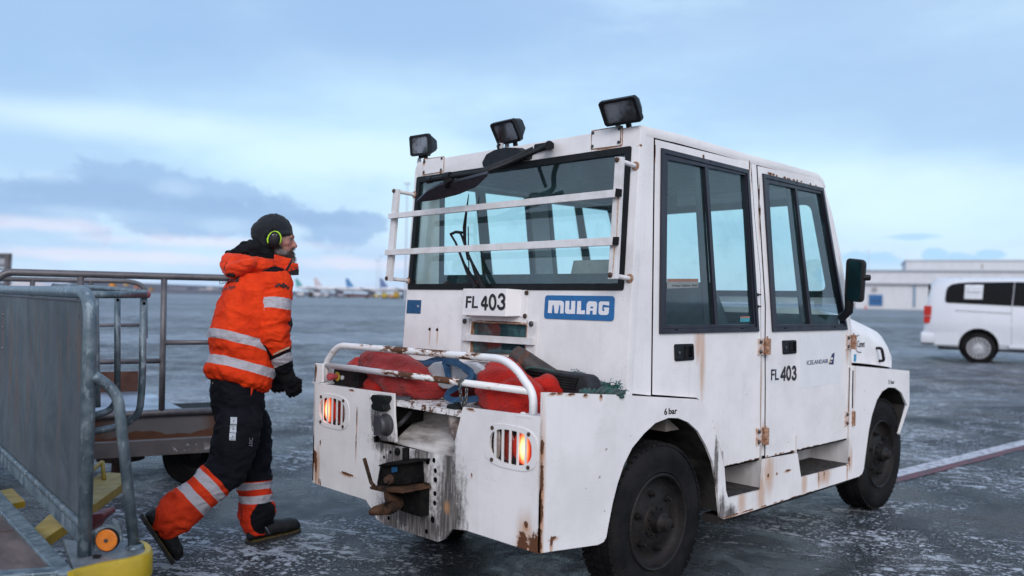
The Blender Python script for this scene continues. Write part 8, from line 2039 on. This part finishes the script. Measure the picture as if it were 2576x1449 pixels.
bm = NB(); bm.faces.new([bm.verts.new(P(zB(*q), Y(3.95))) for q in [(408, 1200), (432, 1204), (408, 1262)]]); bmesh.ops.subdivide_edges(bm, edges=bm.edges[:], cuts=2, use_grid_fill=True); K('orange_tab', lay_on(bt_, bm, .006), col_m, tro)
# ---- boots -----------------------------------------------------------------------------
btm = simple('black_leather_boot', (.006, .0065, .008), .6, c2=(.014, .015, .017), scale=25, bump=.3, bscale=140, spec=.25); yls = simple('yellow_sole_line', (.11, .075, .010), .8, c2=(.015, .013, .011), scale=40); slm_ = simple('black_boot_sole', (.012, .012, .013), .8, bump=.3)
def boot(heel, toe, upv, shaft_top):
    """heel and toe are points on the sole; upv leaves the sole at a right angle"""
    heel, toe, upv = Vector(heel), Vector(toe), Vector(upv); d = (toe - heel); L_ = .305; d.normalize(); s_ = d.cross(upv).normalized(); u = s_.cross(d).normalized(); o_ = (heel + toe) / 2 - d * L_ / 2
    def sec(x, hw, h0, h1, n=16, e=2.4): c = o_ + d * x + u * (h0 + h1) / 2; return [c + s_ * hw * math.copysign(abs(math.cos(t)) ** (2 / e), math.cos(t)) + u * (h1 - h0) / 2 * math.copysign(abs(math.sin(t)) ** (2 / e), math.sin(t)) for t in [2 * math.pi * k / n for k in range(n)]]
    bm = NB(); loft(bm, [sec(.004, .022, .02, .07), sec(.018, .034, .016, .10), sec(.06, .040, .016, .125), sec(.11, .041, .016, .118), sec(.16, .048, .016, .098), sec(.21, .052, .016, .088), sec(.26, .050, .016, .084), sec(.29, .040, .018, .070), sec(.303, .018, .022, .042)])
    tube(bm, [o_ + d * .055 + u * .06, o_ + d * .055 + u * .12, shaft_top], [.045, .050, .052], 16); sphere(bm, o_ + d * .055 + u * .12, .050, 14, 10)
    bm = remesh(bm, .005, 3); displace(bm, lambda p: .0022 * noise.noise(p * 45)); b_ = K('boot', bm, btm, smooth=4)
    def outline(grow_): return [(x, w + grow_) for x, w in [(0, .020), (.012, .033), (.06, .040), (.11, .038), (.16, .045), (.21, .051), (.26, .048), (.29, .036), (.306, .014)]]
    for nm, h0, h1, g_, m in (('sole', -.004, .014, .002, slm_), ('sole_line', .0128, .0168, .0025, yls)):
        bm = NB(); o2 = outline(g_); P2 = [o_ + d * x + s_ * w for x, w in o2] + [o_ + d * x - s_ * w for x, w in reversed(o2)]; plate(bm, [v + u * h1 for v in P2], (), -u * (h1 - h0)); K(nm, bm, m, b_, bev=.002)
    bm = NB(); tube(bm, [o_ + d * .115 - s_ * -.045 * 1 + u * .035, o_ + d * .10 + s_ * .047 + u * .07, o_ + d * .075 + s_ * .048 + u * .10], .0022, 6); tube(bm, [o_ + d * .115 - s_ * .046 + u * .04, o_ + d * .10 - s_ * .047 + u * .075, o_ + d * .08 - s_ * .045 + u * .10], .0022, 6); K('piping', bm, simple('grey_piping', (.20, .24, .30), .5), b_, smooth=4)
    return b_
hl_ = E_(985, 1160, 4.21); tl_ = E_(1425, 1085, 4.17)
boot(hl_ + UZ * .0, tl_ + UZ * .022, (UZ - f_ * .08), anL - axL * .06)
hr_, tr_ = E_(30, 930, 4.11), E_(300, 1330, 4.12); hr_.z = max(hr_.z, .22); tr_.z = .012
boot(hr_, tr_, (f_ * .85 + UZ * .50), anR - axR * .06)
